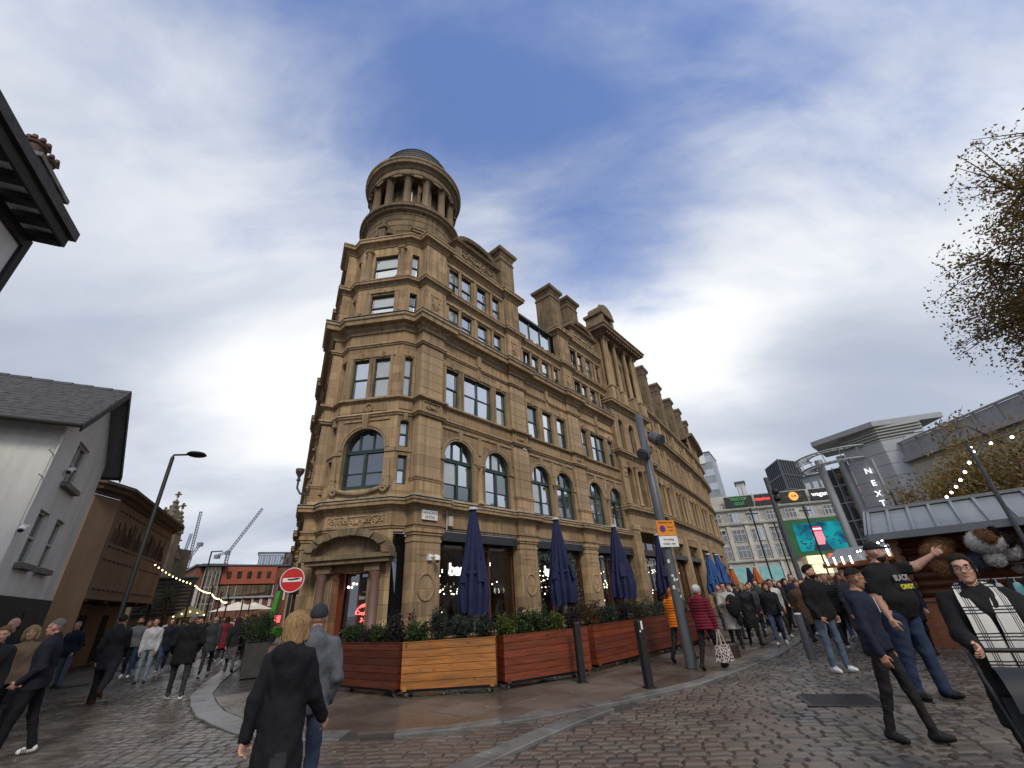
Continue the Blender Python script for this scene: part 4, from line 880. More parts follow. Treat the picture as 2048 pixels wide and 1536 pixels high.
for k, (d, P) in enumerate(cand):
    z = .015 + fr.uniform(-.004, .004); tx, ty = fr.uniform(-.003, .003), fr.uniform(-.003, .003); c = sum(P, Vector((0, 0))) / len(P)
    if sum(P[i].x * P[(i + 1) % len(P)].y - P[(i + 1) % len(P)].x * P[i].y for i in range(len(P))) < 0: P = P[::-1]
    n = len(P); top = [(p.x + (c.x - p.x) * .006, p.y + (c.y - p.y) * .006, z + tx * (p.x - c.x) + ty * (p.y - c.y)) for p in P]; bot = [(p.x, p.y, -.03) for p in P]
    fs = [tuple(range(n))] + [(n + i, n + (i + 1) % n, (i + 1) % n, i) for i in range(n)]
    if k < 290: m = MB(); m.add(top + bot, fs); m.build('paving_slab', fr.choice(FLAG), pavement)
    else: rest.add(top + bot, fs, mi=fr.randrange(3))
if rest.f: tag(rest.build('far_paving_slabs', FLAG, pavement), kind='stuff')

# setts: staggered courses over the carriageway; the ones nearest the camera are single stones
road = MB(); road.prism([(-40, -6), (40, -6), (60, 70), (-45, 70)], -.055, -.022, 'XY'); roadway = tag(road.build('road', WETBASE), kind='structure')
sr = random.Random(11); near = []; far = MB(); SD = Vector((math.cos(math.radians(-7)), math.sin(math.radians(-7)))); SN = Vector((-SD.y, SD.x)); sw_, sh_ = .235, .148
BANDP = [Vector(p) for p in BAND]; BANDPOLY = [(p.x, p.y) for p in BANDP] + [(p.x, p.y) for p in offset_path(BANDP, .30)[::-1]]
GRATE = (4.42, 7.55); GR = (Vector((1, -.30)).normalized())
def sett(w, h, hh, key={}):
    k = (round(w, 2), round(hh, 3))
    if k not in key:
        b = .022; x, y = w / 2, h / 2
        key[k] = ([(-x, -y, -.05), (x, -y, -.05), (x, y, -.05), (-x, y, -.05), (-x, -y, hh - .02), (x, -y, hh - .02), (x, y, hh - .02), (-x, y, hh - .02), (-x + b, -y + b, hh), (x - b, -y + b, hh), (x - b, y - b, hh), (-x + b, y - b, hh)],
                  [(8, 9, 10, 11), (4, 5, 9, 8), (5, 6, 10, 9), (6, 7, 11, 10), (7, 4, 8, 11), (0, 1, 5, 4), (1, 2, 6, 5), (2, 3, 7, 6), (3, 0, 4, 7)])
    return key[k]
BIGK = KERB_POLY
allsetts = []
for j in range(-20, 150):
    v = 1.5 + j * sh_; x = -26 + (.12 if j % 2 else 0) + sr.uniform(-.03, .03)
    while x < 24:
        w = sw_ * sr.uniform(.70, 1.28); c = SD * (x + w / 2) + SN * v; x += w
        d = c.length
        if c.y < 2.5 or d > 17.5 or abs(c.x) > c.y * 1.45 + 1.0: continue
        if inside(BIGK, c.x, c.y) or inside(BANDPOLY, c.x, c.y): continue
        q = c - Vector(GRATE)
        if abs(q.dot(GR)) < .5 and abs(q.dot(Vector((-GR.y, GR.x)))) < .42: continue
        allsetts.append((d, c, w))
allsetts.sort(key=lambda t: t[0])
vis = [t for t in allsetts if t[1].y > 4.9]; nearset = set(id(t) for t in vis[:298]); sm_cache = {}
redc = lambda c: c.x < 2.6 - (c.y - 5) * -.35 and c.x > -3 and c.y < 9
for t in allsetts:
    d, c, w = t; a = math.radians(-7) + sr.uniform(-.035, .035); tx, ty = sr.uniform(-.035, .035), sr.uniform(-.035, .035); z = sr.uniform(-.006, .006)
    mi = sr.choice((3, 3, 1)) if redc(c) and sr.random() < .75 else sr.choice((0, 0, 1, 2))
    wq = round((w - .012) / .02) * .02; vs, fs = sett(wq, sh_ - .012, .0)
    if id(t) in nearset:
        k = (wq, mi)
        if k not in sm_cache: mb = MB(); mb.add(vs, fs); sm_cache[k] = mb.mesh('sett', SETT[mi])
        o = link('sett', sm_cache[k], roadway); o.location = (c.x, c.y, z); o.rotation_euler = (ty, tx, a)
    else:
        ca, sa = math.cos(a), math.sin(a); far.add([(c.x + p[0] * ca - p[1] * sa, c.y + p[0] * sa + p[1] * ca, p[2] + z + p[0] * tx + p[1] * ty) for p in vs], fs, mi=mi)
tag(far.build('far_setts', SETT, roadway), kind='stuff')
# drain grating
gd = empty('drain_grating', (GRATE[0], GRATE[1], 0), math.atan2(GR.y, GR.x), 'dark iron drain grating set into the wet setts', 'drain'); IRON = material('cast_iron', (.03, .028, .027), .45, .3, 8, .2, 50, metal=.4)
m = MB(); m.box((-.48, -.4, -.05), (.48, -.36, .004)); m.box((-.48, .36, -.05), (.48, .4, .004)); m.box((-.48, -.36, -.05), (-.44, .36, .004)); m.box((.44, -.36, -.05), (.48, .36, .004)); m.build('rim', IRON, gd)
for i in range(22): m = MB(); x = -.43 + i * .04; m.box((x, -.36, -.04), (x + .022, .36, .0)); m.build('bar', IRON, gd)

lt = MB(); lr = random.Random(14)
for i in range(34):
    x, y = lr.uniform(-3, 5.5), lr.uniform(5.6, 11.5); a = lr.uniform(0, 6.28); w = lr.uniform(.012, .035); z = .034; ca, sa = math.cos(a) * w, math.sin(a) * w
    lt.add([(x - ca, y - sa, z), (x + sa * .6, y - ca * .6, z + .004), (x + ca, y + sa, z + lr.uniform(0, .008)), (x - sa * .5, y + ca * .5, z + .003)], [(0, 1, 2, 3)], mi=lr.choice((0, 1, 1, 2)))
tag(lt.build('litter', [WHITE, material('dead_leaf', (.16, .085, .03), .8, .4, 30), material('pale_scrap', (.4, .38, .33), .8, .2, 20)]), 'scattered scraps of paper and dead leaves on the wet paving', 'litter', kind='stuff')
# ------------------------------------------------------------ foliage helper
def leaf_mesh(name, centers, size, mats, rng, up=.3, aspect=.5, fold=.15, droop=0.0):
    """many leaf-sized rhombs, one mesh"""
    n = len(centers); C = np.asarray(centers, float); g = np.random.RandomState(rng)
    d = g.normal(size=(n, 3)); d[:, 2] += up; d[:, 2] -= droop; d /= np.linalg.norm(d, axis=1)[:, None] + 1e-9
    r = g.normal(size=(n, 3)); r -= d * (r * d).sum(1)[:, None]; r /= np.linalg.norm(r, axis=1)[:, None] + 1e-9; nn = np.cross(d, r)
    L = size * g.uniform(.6, 1.35, n)[:, None]; w = L * aspect * .5
    V = np.empty((n, 4, 3)); V[:, 0] = C - d * L * .5; V[:, 1] = C + r * w + nn * L * fold; V[:, 2] = C + d * L * .5; V[:, 3] = C - r * w + nn * L * fold
    me = bpy.data.meshes.new(name); me.vertices.add(n * 4); me.loops.add(n * 4); me.polygons.add(n)
    me.vertices.foreach_set('co', V.ravel()); me.loops.foreach_set('vertex_index', np.arange(n * 4)); me.polygons.foreach_set('loop_start', np.arange(n) * 4); me.polygons.foreach_set('loop_total', np.full(n, 4))
    for m in mats: me.materials.append(m)
    me.polygons.foreach_set('material_index', g.randint(0, len(mats), n)); me.update(); me.validate(); return me
def leafmat(name, col, rough=.5):
    if name in MATS: return MATS[name]
    m = material(name, col, rough, .35, 9, spec=.35); nt = m.node_tree; N = nt.nodes; L = nt.links; b = N['Principled BSDF']; out = N['Material Output']; tr = N.new('ShaderNodeBsdfTranslucent'); mx = N.new('ShaderNodeMixShader'); mx.inputs[0].default_value = .38
    tr.inputs['Color'].default_value = (*[min(1, c * 1.8) for c in col], 1); L.new(b.outputs[0], mx.inputs[1]); L.new(tr.outputs[0], mx.inputs[2]); L.new(mx.outputs[0], out.inputs[0]); return m
LG = [leafmat('leaf_green_a', (.035, .060, .016)), leafmat('leaf_green_b', (.055, .085, .022)), leafmat('leaf_green_c', (.022, .040, .014))]
LY = [leafmat('leaf_yellow_a', (.11, .125, .022)), leafmat('leaf_yellow_b', (.075, .10, .02)), leafmat('leaf_yellow_c', (.05, .075, .018))]
LD = [leafmat('leaf_dusk_a', (.022, .030, .022)), leafmat('leaf_dusk_b', (.035, .045, .03)), leafmat('leaf_dusk_c', (.05, .065, .045))]
LP = [leafmat('leaf_purple_a', (.028, .020, .026)), leafmat('leaf_purple_b', (.045, .030, .030)), leafmat('leaf_purple_c', (.022, .022, .02))]
LR = [leafmat('leaf_rust_a', (.10, .045, .016)), leafmat('leaf_rust_b', (.07, .04, .018)), leafmat('leaf_rust_c', (.05, .045, .02))]
LO = [leafmat('leaf_olive_a', (.06, .068, .04)), leafmat('leaf_olive_b', (.085, .09, .055)), leafmat('leaf_olive_c', (.04, .05, .03))]
BARK = material('bark', (.07, .05, .035), .9, .4, 8, .5, 30)
def shrub(name, loc, rx, ry, h, mats, seed, label, n=900, size=.06, group='shrubs in the planters', aspect=.5):
    g = np.random.RandomState(seed); t = empty(name, loc, 0, label, 'shrub', group); pts = []; st = MB()
    for k in range(9):
        a, q = g.uniform(0, 2 * PI), g.uniform(.2, 1) ** .5; top = np.array([rx * q * math.cos(a) * .9, ry * q * math.sin(a) * .9, h * g.uniform(.55, 1.0) * (1 - .25 * q)])
        base = top * np.array([.25, .25, 0]); st.tube([base, (base + top) / 2 + g.normal(size=3) * .02, top], [.012, .009, .004], 5)
        m = n // 9; u = g.uniform(.15, 1.02, m)[:, None]; p = base + (top - base) * u + g.normal(size=(m, 3)) * np.array([rx * .30, ry * .30, h * .10]) * (1.15 - .55 * u); pts.append(p)
    pts = np.concatenate(pts); pts[:, 2] = np.clip(pts[:, 2], .02, None); pts[:, 0] = np.clip(pts[:, 0], -rx * 1.3, rx * 1.3); pts[:, 1] = np.clip(pts[:, 1], -ry * 1.2, ry * 1.2)
    link('foliage', leaf_mesh('foliage', pts, size, mats, seed, aspect=aspect), t); st.build('stems', BARK, t); return t

# ------------------------------------------------------------ planters on castors
def wood(name, col, knot=True):
    m = bpy.data.materials.new(name); m.use_nodes = True; nt = m.node_tree; N = nt.nodes; L = nt.links; b = N['Principled BSDF']; b.inputs['Roughness'].default_value = .5
    tc = N.new('ShaderNodeTexCoord'); oi = N.new('ShaderNodeObjectInfo'); ad = N.new('ShaderNodeVectorMath'); ad.operation = 'ADD'; mu = N.new('ShaderNodeVectorMath'); mu.operation = 'SCALE'; L.new(oi.outputs['Location'], mu.inputs[0]); mu.inputs['Scale'].default_value = 3.1
    L.new(tc.outputs['Object'], ad.inputs[0]); L.new(mu.outputs[0], ad.inputs[1])
    mp = N.new('ShaderNodeMapping'); mp.inputs['Scale'].default_value = (.9, 9, 9); L.new(ad.outputs[0], mp.inputs[0])
    nz = N.new('ShaderNodeTexNoise'); nz.inputs['Scale'].default_value = 2.2; nz.inputs['Detail'].default_value = 7; nz.inputs['Distortion'].default_value = .8; L.new(mp.outputs[0], nz.inputs['Vector'])
    r = N.new('ShaderNodeMapRange'); r.inputs[1].default_value = .35; r.inputs[2].default_value = .68; L.new(nz.outputs['Fac'], r.inputs[0])
    mx = N.new('ShaderNodeMixRGB'); L.new(r.outputs[0], mx.inputs[0]); mx.inputs[1].default_value = (*[c * 1.15 for c in col], 1); mx.inputs[2].default_value = (*[c * .62 for c in col], 1); out = mx.outputs[0]
    if knot:
        m2 = N.new('ShaderNodeMapping'); m2.inputs['Scale'].default_value = (3.0, 6, 6); L.new(ad.outputs[0], m2.inputs[0]); vo = N.new('ShaderNodeTexVoronoi'); vo.inputs['Scale'].default_value = 1.1; L.new(m2.outputs[0], vo.inputs['Vector'])
        r2 = N.new('ShaderNodeMapRange'); r2.inputs[1].default_value = .06; r2.inputs[2].default_value = .16; r2.inputs[3].default_value = .75; r2.inputs[4].default_value = 0; L.new(vo.outputs['Distance'], r2.inputs[0])
        k = N.new('ShaderNodeMixRGB'); L.new(r2.outputs[0], k.inputs[0]); L.new(out, k.inputs[1]); k.inputs[2].default_value = (*[c * .3 for c in col], 1); out = k.outputs[0]
    wz = N.new('ShaderNodeTexNoise'); wz.inputs['Scale'].default_value = 1.7; wz.inputs['Detail'].default_value = 6; L.new(ad.outputs[0], wz.inputs['Vector']); wr_ = N.new('ShaderNodeMapRange'); wr_.inputs[1].default_value = .48; wr_.inputs[2].default_value = .75; wr_.inputs[3].default_value = 0; wr_.inputs[4].default_value = .55; L.new(wz.outputs['Fac'], wr_.inputs[0]); wm = N.new('ShaderNodeMixRGB'); L.new(wr_.outputs[0], wm.inputs[0]); L.new(out, wm.inputs[1]); wm.inputs[2].default_value = (*[c * .5 + .03 for c in col], 1); rv_ = N.new('ShaderNodeMapRange'); rv_.inputs[3].default_value = .74; rv_.inputs[4].default_value = 1.12; L.new(oi.outputs['Random'], rv_.inputs[0]); vm_ = N.new('ShaderNodeVectorMath'); vm_.operation = 'SCALE'; L.new(wm.outputs[0], vm_.inputs[0]); L.new(rv_.outputs[0], vm_.inputs['Scale']); out = vm_.outputs[0]
    L.new(out, b.inputs['Base Color']); bp = N.new('ShaderNodeBump'); bp.inputs['Strength'].default_value = .2; bp.inputs['Distance'].default_value = .01; L.new(nz.outputs['Fac'], bp.inputs['Height']); L.new(bp.outputs[0], b.inputs['Normal']); return m
WORANGE = wood('orange_stained_pine', (.43, .165, .036)); WRED = wood('red_stained_pine', (.20, .042, .015)); WDARK = wood('dark_red_stained_pine', (.12, .028, .012), False)
SOIL = material('soil', (.02, .015, .012), .95, .3, 12, .5, 40); RUB = material('grey_castor', (.14, .14, .14), .5, .2, 8); CHR = material('castor_metal', (.3, .3, .3), .35, .1, 8, metal=.8)
def planter(name, A, B, wmat, label, depth=.62, H=.90, lift=.13, trim=True):
    A, B = Vector(A), Vector(B); L = (B - A).length; d = (B - A).normalized(); t = empty(name, (A.x, A.y, .02), math.atan2(d.y, d.x), label, 'planter', 'timber planters on castors')
    n = 6; ph = (H - lift) / n; fm = MB(); fm.box((.0, 0, .004), (L, .025, ph - .004)); pm = fm.mesh('plank', wmat); sm = MB(); sm.box((0, .025, .004), (.025, depth - .025, ph - .004)); smm = sm.mesh('plank', wmat)
    for i in range(n):
        z = lift + i * ph
        o = link('plank', pm, t, T(0, _tilt.uniform(-.002, .002), z)); link('plank', pm, t, T(0, depth - .025, z)); link('plank', smm, t, T(.001, 0, z)); link('plank', smm, t, T(L - .026, 0, z))
    c = MB()
    if trim:
        for x in (0.04, L - .12): c.box((x, -.02, lift - .02), (x + .08, 0, lift + .05))
        c.box((-.01, -.01, H), (L + .01, .04, H + .012)); c.box((-.01, depth - .04, H), (L + .01, depth + .01, H + .012)); c.build_each('trim', wmat, t)
    s = MB(); s.box((.03, .03, lift + .02), (L - .03, depth - .03, H - .07)); s.build('soil', SOIL, t)
    b = MB(); b.box((.05, .05, lift - .05), (L - .05, depth - .05, lift - .001)); b.build('chassis', BLACK, t)
    for x in (.1, L - .14):
        for y in (.1, depth - .12):
            w = MB(); w.tube([(x - .02, y, .045), (x + .02, y, .045)], .045, 12); wh = w.build('castor', RUB, t); f = MB(); f.box((x - .03, y - .025, .04), (x - .022, y + .03, .1)); f.box((x + .022, y - .025, .04), (x + .03, y + .03, .1)); f.build('fork', CHR, wh)
    return t
PL_ = [('planter', (-4.42, 11.0), (-2.6, 9.68), WDARK, 'dark red timber planter on castors, angled beside the orange one'),
       ('planter', (-2.5, 9.62), (-.66, 9.6), WORANGE, 'orange-stained knotty timber planter on castors at the corner'),
       ('planter', (-.5, 9.75), (1.32, 10.78), WRED, 'red-brown timber planter on castors behind the first black bollard'),
       ('planter', (1.52, 11.25), (2.95, 12.72), WRED, 'red-brown timber planter behind the black bollard with the sticker'),
       ('planter', (3.02, 12.82), (4.45, 14.3), WDARK, 'dark red timber planter behind the person in orange'),
       ('planter', (4.55, 14.45), (6.0, 15.95), WDARK, 'dark red timber planter farthest along the shop front')]
for a in PL_: planter(*a)
SETS = [[(LG, .62, 1), (LP, .5, 2), (LG, .55, 1), (LP, .72, 2)], [(LG, .52, 1), (LD, .85, 3), (LD, .6, 3), (LD, .55, 3)], [(LY, .52, 4), (LG, .62, 1), (LG, .7, 1), (LY, .55, 4), (LP, .6, 2)], [(LR, .75, 5), (LD, .7, 3), (LP, .68, 2)], [(LO, .7, 6), (LD, .72, 3), (LD, .6, 3)], [(LD, .7, 3), (LG, .8, 1)]]
LNAME = {1: 'green', 2: 'purple-leaved', 3: 'dark dusky green', 4: 'yellow-green', 5: 'rust-coloured', 6: 'grey-olive'}; ORD = ['first', 'second', 'third', 'fourth', 'fifth']
PNAME = ['the angled dark red planter', 'the orange planter', 'the red planter behind the first bollard', 'the red planter behind the stickered bollard', 'the planter behind the orange jacket', 'the farthest red planter']
for pi_, (row, a) in enumerate(zip(SETS, PL_)):
    A, B = Vector(a[1]), Vector(a[2]); d = (B - A).normalized(); nn = Vector((-d.y, d.x)); L = (B - A).length
    for k, (mats, h, kn) in enumerate(row):
        q = A + d * (L * (k + .5) / len(row)) + nn * .31
        shrub('shrub', (q.x, q.y, .84), L / len(row) * .52, .27, h, mats, 100 + pi_ * 10 + k, f'{LNAME[kn]} shrub, {ORD[k]} from the left in {PNAME[pi_]}', 1500 if pi_ < 4 else 800, .055 if kn != 3 else .075, aspect=.55 if kn != 3 else .28)
# dark box planters by the left street front
for i, (x, y, lab) in enumerate(((-7.75, 14.35, 'dark grey box planter with leafy plants nearest the no entry sign'), (-9.3, 16.9, 'dark grey box planter farther down the left street front'))):
    t = empty('box_planter', (x, y, .02), math.radians(118), lab, 'planter', 'dark box planters'); m = MB(); DG = material('dark_planter', (.035, .032, .03), .7, .3, 5)
    for q in ((0, 0, 1.3, .03), (0, .57, 1.3, .6), (0, .03, .03, .57), (1.27, .03, 1.3, .57)): mm = MB(); mm.box((q[0], q[1], 0), (q[2], q[3], .85)); mm.build('side_panel', DG, t)
    m.box((.03, .03, .05), (1.27, .57, .78)); m.build('soil', SOIL, t)
    c = Matrix.Rotation(math.radians(118), 4, 'Z') @ Vector((.65, .3, 0))
    shrub('shrub', (x + c.x, y + c.y, .8), .6, .5, 1.15 - .1 * i, LG + LO[:1], 300 + i, 'tall mid-green shrub in the ' + ('nearer' if i == 0 else 'farther') + ' dark box planter', 2600, .06)

# ------------------------------------------------------------ closed parasols
def parasol(loc, H, R, hem, col, label, seed, group, pole=.028):
    rr = random.Random(seed); t = empty('closed_parasol', loc, rr.uniform(0, 6), label, 'parasol', group); m = MB(); n = 80; rows = 24; vs = []
    ph = [rr.uniform(-.3, .3) for _ in range(8)]; tw = rr.uniform(-.5, .5)
    for j in range(rows + 1):
        u = j / rows; z = H - .1 - (H - .1 - hem) * u
        base = .09 + (R - .09) * min(1, u / .82) ** .95 - (.05 * max(0, u - .82) / .18)
        for i in range(n):
            a = 2 * PI * i / n; f = abs(math.sin(5 * a + ph[0] + tw * u + .35 * math.sin(2 * a + ph[1] * 9))) ** .8; depth = .12 + (.40 + .18 * math.sin(3 * a + ph[2] * 12)) * min(1, u * 1.5)
            r = base * (1 - depth * (1 - f) ** 1.0) * (1 + .06 * math.sin(3 * a + 5 * u + seed)); zz = z + (.10 * (1 - f) + .05 * math.sin(2 * a + seed)) * (u > .97)
            vs.append((r * math.cos(a + tw * u), r * math.sin(a + tw * u), zz))
    m.add(vs, [(j * n + i, j * n + (i + 1) % n, (j + 1) * n + (i + 1) % n, (j + 1) * n + i)[::-1] for j in range(rows) for i in range(n)], sm=True)
    m.build('canopy', material('canvas_%s' % (col,).__repr__()[:30], col, .85, .18, 3, .15, 120), t)
    # short flaps hanging from the ribs
    for i in range(4):
        a = i * PI / 2 + rr.uniform(-.2, .2); f = MB(); r0 = R * .98; z0 = hem + (H - hem) * .42; pts = []
        for q in range(5):
            b = a + (q - 2) * .12; pts += [(r0 * .80 * math.cos(b), r0 * .80 * math.sin(b), z0 + .1), (r0 * (1.0 + .03 * (q % 2)) * math.cos(b), r0 * (1.0 + .03 * (q % 2)) * math.sin(b), z0 - .42)]
        f.add(pts, [(2 * q, 2 * q + 2, 2 * q + 3, 2 * q + 1)[::-1] for q in range(4)], sm=True); f.build('flap', MATS['canvas_%s' % (col,).__repr__()[:30]], t)
    sb_ = MB(); zz0 = hem + (H - hem) * .36; rs = (.09 + (R - .09) * .76) * .93; sb_.lathe([(rs, zz0 - .035), (rs + .008, zz0), (rs - .005, zz0 + .035)], 24, sm=True); sb_.build('strap', MATS['canvas_%s' % (col,).__repr__()[:30]], t)
    p = MB(); p.tube([(0, 0, .06), (0, 0, H - .05)], pole, 10); p.build('pole', STEEL, t); c = MB(); c.lathe([(.16, -.03), (.16, .01), (.10, .05), (.0, .06)], 16, (0, 0, H - .08)); 
    c.build('cap', material('pale_cap', (.5, .52, .55), .5, .1, 4), t)
    k = MB(); k.lathe([(.04, 1.1), (.04, 1.35)], 8, (.06, 0, 0)); k.build('crank', STEEL, t); b = MB(); b.box((-.4, -.4, 0), (.4, .4, .06)); b.build('base', GREYM, t); return t
NAVY = (.010, .014, .060); BLUE = (.03, .085, .25); ORAN = (.48, .11, .025)
def pu(s, off): p = FU * s + FN * off; return (p.x, p.y, .02)
parasol(pu(9.0, -9.2), 4.12, .46, 1.25, NAVY, 'closed navy parasol in front of the first shop window, tallest in view', 1, 'navy parasols')
parasol(pu(13.3, -9.2), 4.22, .50, 1.3, NAVY, 'closed navy parasol second from the corner, before the wreathed window', 2, 'navy parasols')
parasol(pu(17.75, -9.2), 4.3, .55, 1.35, NAVY, 'closed navy parasol third from the corner', 3, 'navy parasols')
parasol(pu(22.9, -9.4), 4.3, .55, 1.4, NAVY, 'closed navy parasol half hidden behind the camera pole', 4, 'navy parasols')
parasol(pu(29.9, -9.2), 3.55, .55, 1.2, BLUE, 'closed mid-blue parasol, nearer of the two blue ones', 5, 'blue parasols')
parasol(pu(32.0, -9.3), 3.6, .58, 1.2, BLUE, 'closed mid-blue parasol, farther of the two blue ones', 6, 'blue parasols')
parasol(pu(33.4, -9.0), 2.75, .42, 1.1, ORAN, 'closed orange parasol beside the blue ones', 7, 'orange parasols')
parasol(pu(40.8, -9.2), 2.95, .5, 1.1, ORAN, 'closed orange parasol farthest down the street', 8, 'orange parasols')
parasol(pu(40.0, -9.5), 2.95, .42, 1.1, NAVY, 'small closed navy parasol beside the farthest orange one', 9, 'navy parasols')

# ------------------------------------------------------------ bollards, poles, signs
def square_bollard(loc, rz, h, label, sticker):
    t = empty('bollard', loc, rz, label, 'bollard', 'black square bollards'); m = MB(); s = .062; m.box((-s, -s, 0), (s, s, h - .05)); m.box((-s + .006, -s + .006, h - .05), (s - .006, s - .006, h - .04)); m.box((-s, -s, h - .04), (s, s, h), .012); m.build('post', BLACK, t)
    f = MB(); f.box((-s - .03, -s - .03, -.01), (s + .03, s + .03, .012)); f.build('foot_plate', IRON, t)
    if sticker: k = MB(); k.box((.0, -s - .002, h - .16), (.035, -s, h - .02)); k.box((-.045, -s - .002, h - .2), (-.015, -s, h - .17)); k.build_each('sticker', WHITE, t)
square_bollard((1.02, 10.12, .02), .35, 1.05, 'black square bollard in front of the red planter', False); square_bollard((2.11, 9.17, .02), .35, 1.06, 'black square bollard with a torn white sticker on top', True)
for i, (x, y, lab) in enumerate(((6.33, 11.3, 'grey steel bollard with a white top near the kerb'), (7.74, 10.4, 'grey steel bollard behind the person in the navy hoodie'))):
    t = empty('steel_bollard', (x, y, -.02), 0, lab, 'bollard', 'round steel bollards'); m = MB(); m.lathe([(.085, 0), (.085, .88), (.08, .90)], 20, sm=True); m.build('post', GREYM if i == 0 else STEEL, t); c = MB(); c.lathe([(.08, .90), (.07, .925), (.0, .93)], 20); c.build('cap', WHITE, t)
bn = MB(); bn.lathe([(.2, 0), (.2, .25), (.17, .3)], 16); bn = tag(bn.build('bin_base', material('brown_bin', (.03, .018, .014), .6, .2, 4), None, T(4.98, 12.3, .02)), 'low brown bin stump on the pavement past the camera pole', 'bin')
cp = empty('camera_pole', (3.53, 11.0, .02), 0, 'tall dark grey pole with two floodlight heads and a parking sign', 'lamp post')
m = MB(); m.lathe([(.125, 0), (.12, .5), (.115, 3), (.10, 6.0), (.0, 6.01)], 20, sm=True); m.build('post', GREYM, cp)
fmx = frame((0, 0), (math.cos(math.radians(18)), math.sin(math.radians(18))))
for z, a, x in ((5.30, -75, .22), (4.92, -160, .02)):
    m = MB(); m.tube([(0, 0, 0), (0, 0, .32)], .16, 16); m.tube([(0, 0, .32), (0, 0, .36)], .13, 16); m.tube([(0, 0, -.02), (0, 0, 0)], [.12, .16], 16)
    d = Vector((math.sin(math.radians(a + 100)) * .6, -.55, -.45)).normalized(); q = d.to_track_quat('Z', 'Y').to_matrix().to_4x4(); h = m.build('floodlight', GREYM, cp, T(x + .05 * d.x, -.1, z) @ q); k = MB(); k.box((-.03, -.03, -.16), (.03, .03, .0)); k.build('bracket', GREYM, h)
ps = MB(); ps.box((-.26, -.16, 2.72), (.26, -.145, 3.08)); ps.build('parking_sign', material('orange_sign', (.75, .27, .02), .5, .08, 3), cp, fmx); ps = MB(); ps.box((-.26, -.16, 2.46), (.26, -.145, 2.71)); ps.build('time_plate', WHITE, cp, fmx)
text('sign_text', 'Pedestrian Zone', .062, BLK, cp, fmx @ T(0, -.163, 3.03), .002); text('sign_text', 'At any', .062, BLK, cp, fmx @ T(.12, -.163, 2.92), .002); text('sign_text', 'time', .062, BLK, cp, fmx @ T(.12, -.163, 2.84), .002); text('sign_text', 'No loading', .065, BLK, cp, fmx @ T(0, -.163, 2.63), .002); text('sign_text', '10.30am - 8pm', .06, BLK, cp, fmx @ T(0, -.163, 2.53), .002)
RED = material('sign_red', (.55, .02, .02), .4, .05, 3); BLU = material('sign_blue', (.03, .05, .35), .4, 0, 3)
m = MB(); m.tube([(-.11, -.162, 2.88), (-.11, -.166, 2.88)], .085, 20); m.build('restriction_disc', RED, cp, fmx); m = MB(); m.tube([(-.11, -.166, 2.88), (-.11, -.169, 2.88)], .065, 20); m.build('restriction_field', BLU, cp, fmx)
rr = random.Random(9)
for i in range(9): a, z = rr.uniform(-2.4, -.8), rr.uniform(1.3, 2.4); m = MB(); r = .1215; w, h = rr.uniform(.03, .06), rr.uniform(.03, .08); m.add([(r * math.cos(a - w * 4), r * math.sin(a - w * 4), z), (r * 1.01 * math.cos(a), r * 1.01 * math.sin(a), z), (r * math.cos(a + w * 4), r * math.sin(a + w * 4), z), (r * math.cos(a + w * 4), r * math.sin(a + w * 4), z + h), (r * 1.01 * math.cos(a), r * 1.01 * math.sin(a), z + h), (r * math.cos(a - w * 4), r * math.sin(a - w * 4), z + h)], [(0, 1, 4, 5), (1, 2, 3, 4)]); m.build('sticker', rr.choice([WHITE, RED, WHITE, STEEL]), cp)
ne = empty('no_entry_sign', (-6.35, 12.35, .02), math.radians(12), 'round red no entry sign with a white bar on a black post', 'road sign'); m = MB(); m.tube([(0, .05, 0), (0, .05, 2.65)], .04, 12); m.build('post', BLACK, ne)
m = MB(); m.tube([(0, 0, 2.37), (0, -.012, 2.37)], .31, 36); m.build('disc', RED, ne); m = MB(); n = 40; m.tube([(.30 * math.cos(2 * PI * i / n), -.012, 2.37 + .30 * math.sin(2 * PI * i / n)) for i in range(n + 1)], .012, 5, False); m.build('rim', WHITE, ne); m = MB(); m.box((-.24, -.018, 2.325), (.24, -.0125, 2.425)); br_ = m.build('bar', WHITE, ne)
m = MB(); m.prism([(-.12, 2.375), (-.02, 2.36), (.06, 2.37), (.2, 2.385), (.2, 2.405), (.1, 2.42), (.0, 2.4), (-.1, 2.405)], -.022, -.0185); m.build('sticker', BLK, ne)
tl = empty('traffic_light', (-6.75, 13.4, .02), .3, 'small black signal head on a post behind the no entry sign', 'traffic light'); m = MB(); m.tube([(0, 0, 0), (0, 0, 2.9)], .045, 10); m.build('post', BLACK, tl); m = MB(); m.box((-.1, -.14, 2.05), (.1, .04, 2.6)); m.build('signal_head', BLACK, tl)
for z in (2.5, 2.33, 2.15): q = MB(); q.lathe([(.06, 0), (.075, .08), (.07, .08), (.05, .0)], 12, (0, 0, 0)); q.build('hood', BLACK, tl, T(0, -.14, z) @ Matrix.Rotation(PI / 2, 4, 'X'))
lp = empty('street_lamp', (-10.2, 11.6, -.02), 0, 'tall thin black street lamp with a flat disc head, left of the church', 'street lamp'); m = MB(); m.lathe([(.085, 0), (.08, 1.0), (.055, 1.1), (.05, 5.9), (.0, 6.0)], 12, sm=True); m.build('post', BLACK, lp); m = MB(); m.tube([(0, 0, 5.98), (.3, .15, 6.02)], .03, 8); m.build('arm', BLACK, lp)
m = MB(); m.lathe([(.0, -.03), (.2, -.03), (.26, 0), (.22, .05), (.0, .07)], 20, (.5, .25, 6.03), sm=True); m.build('lamp_head', BLACK, lp)

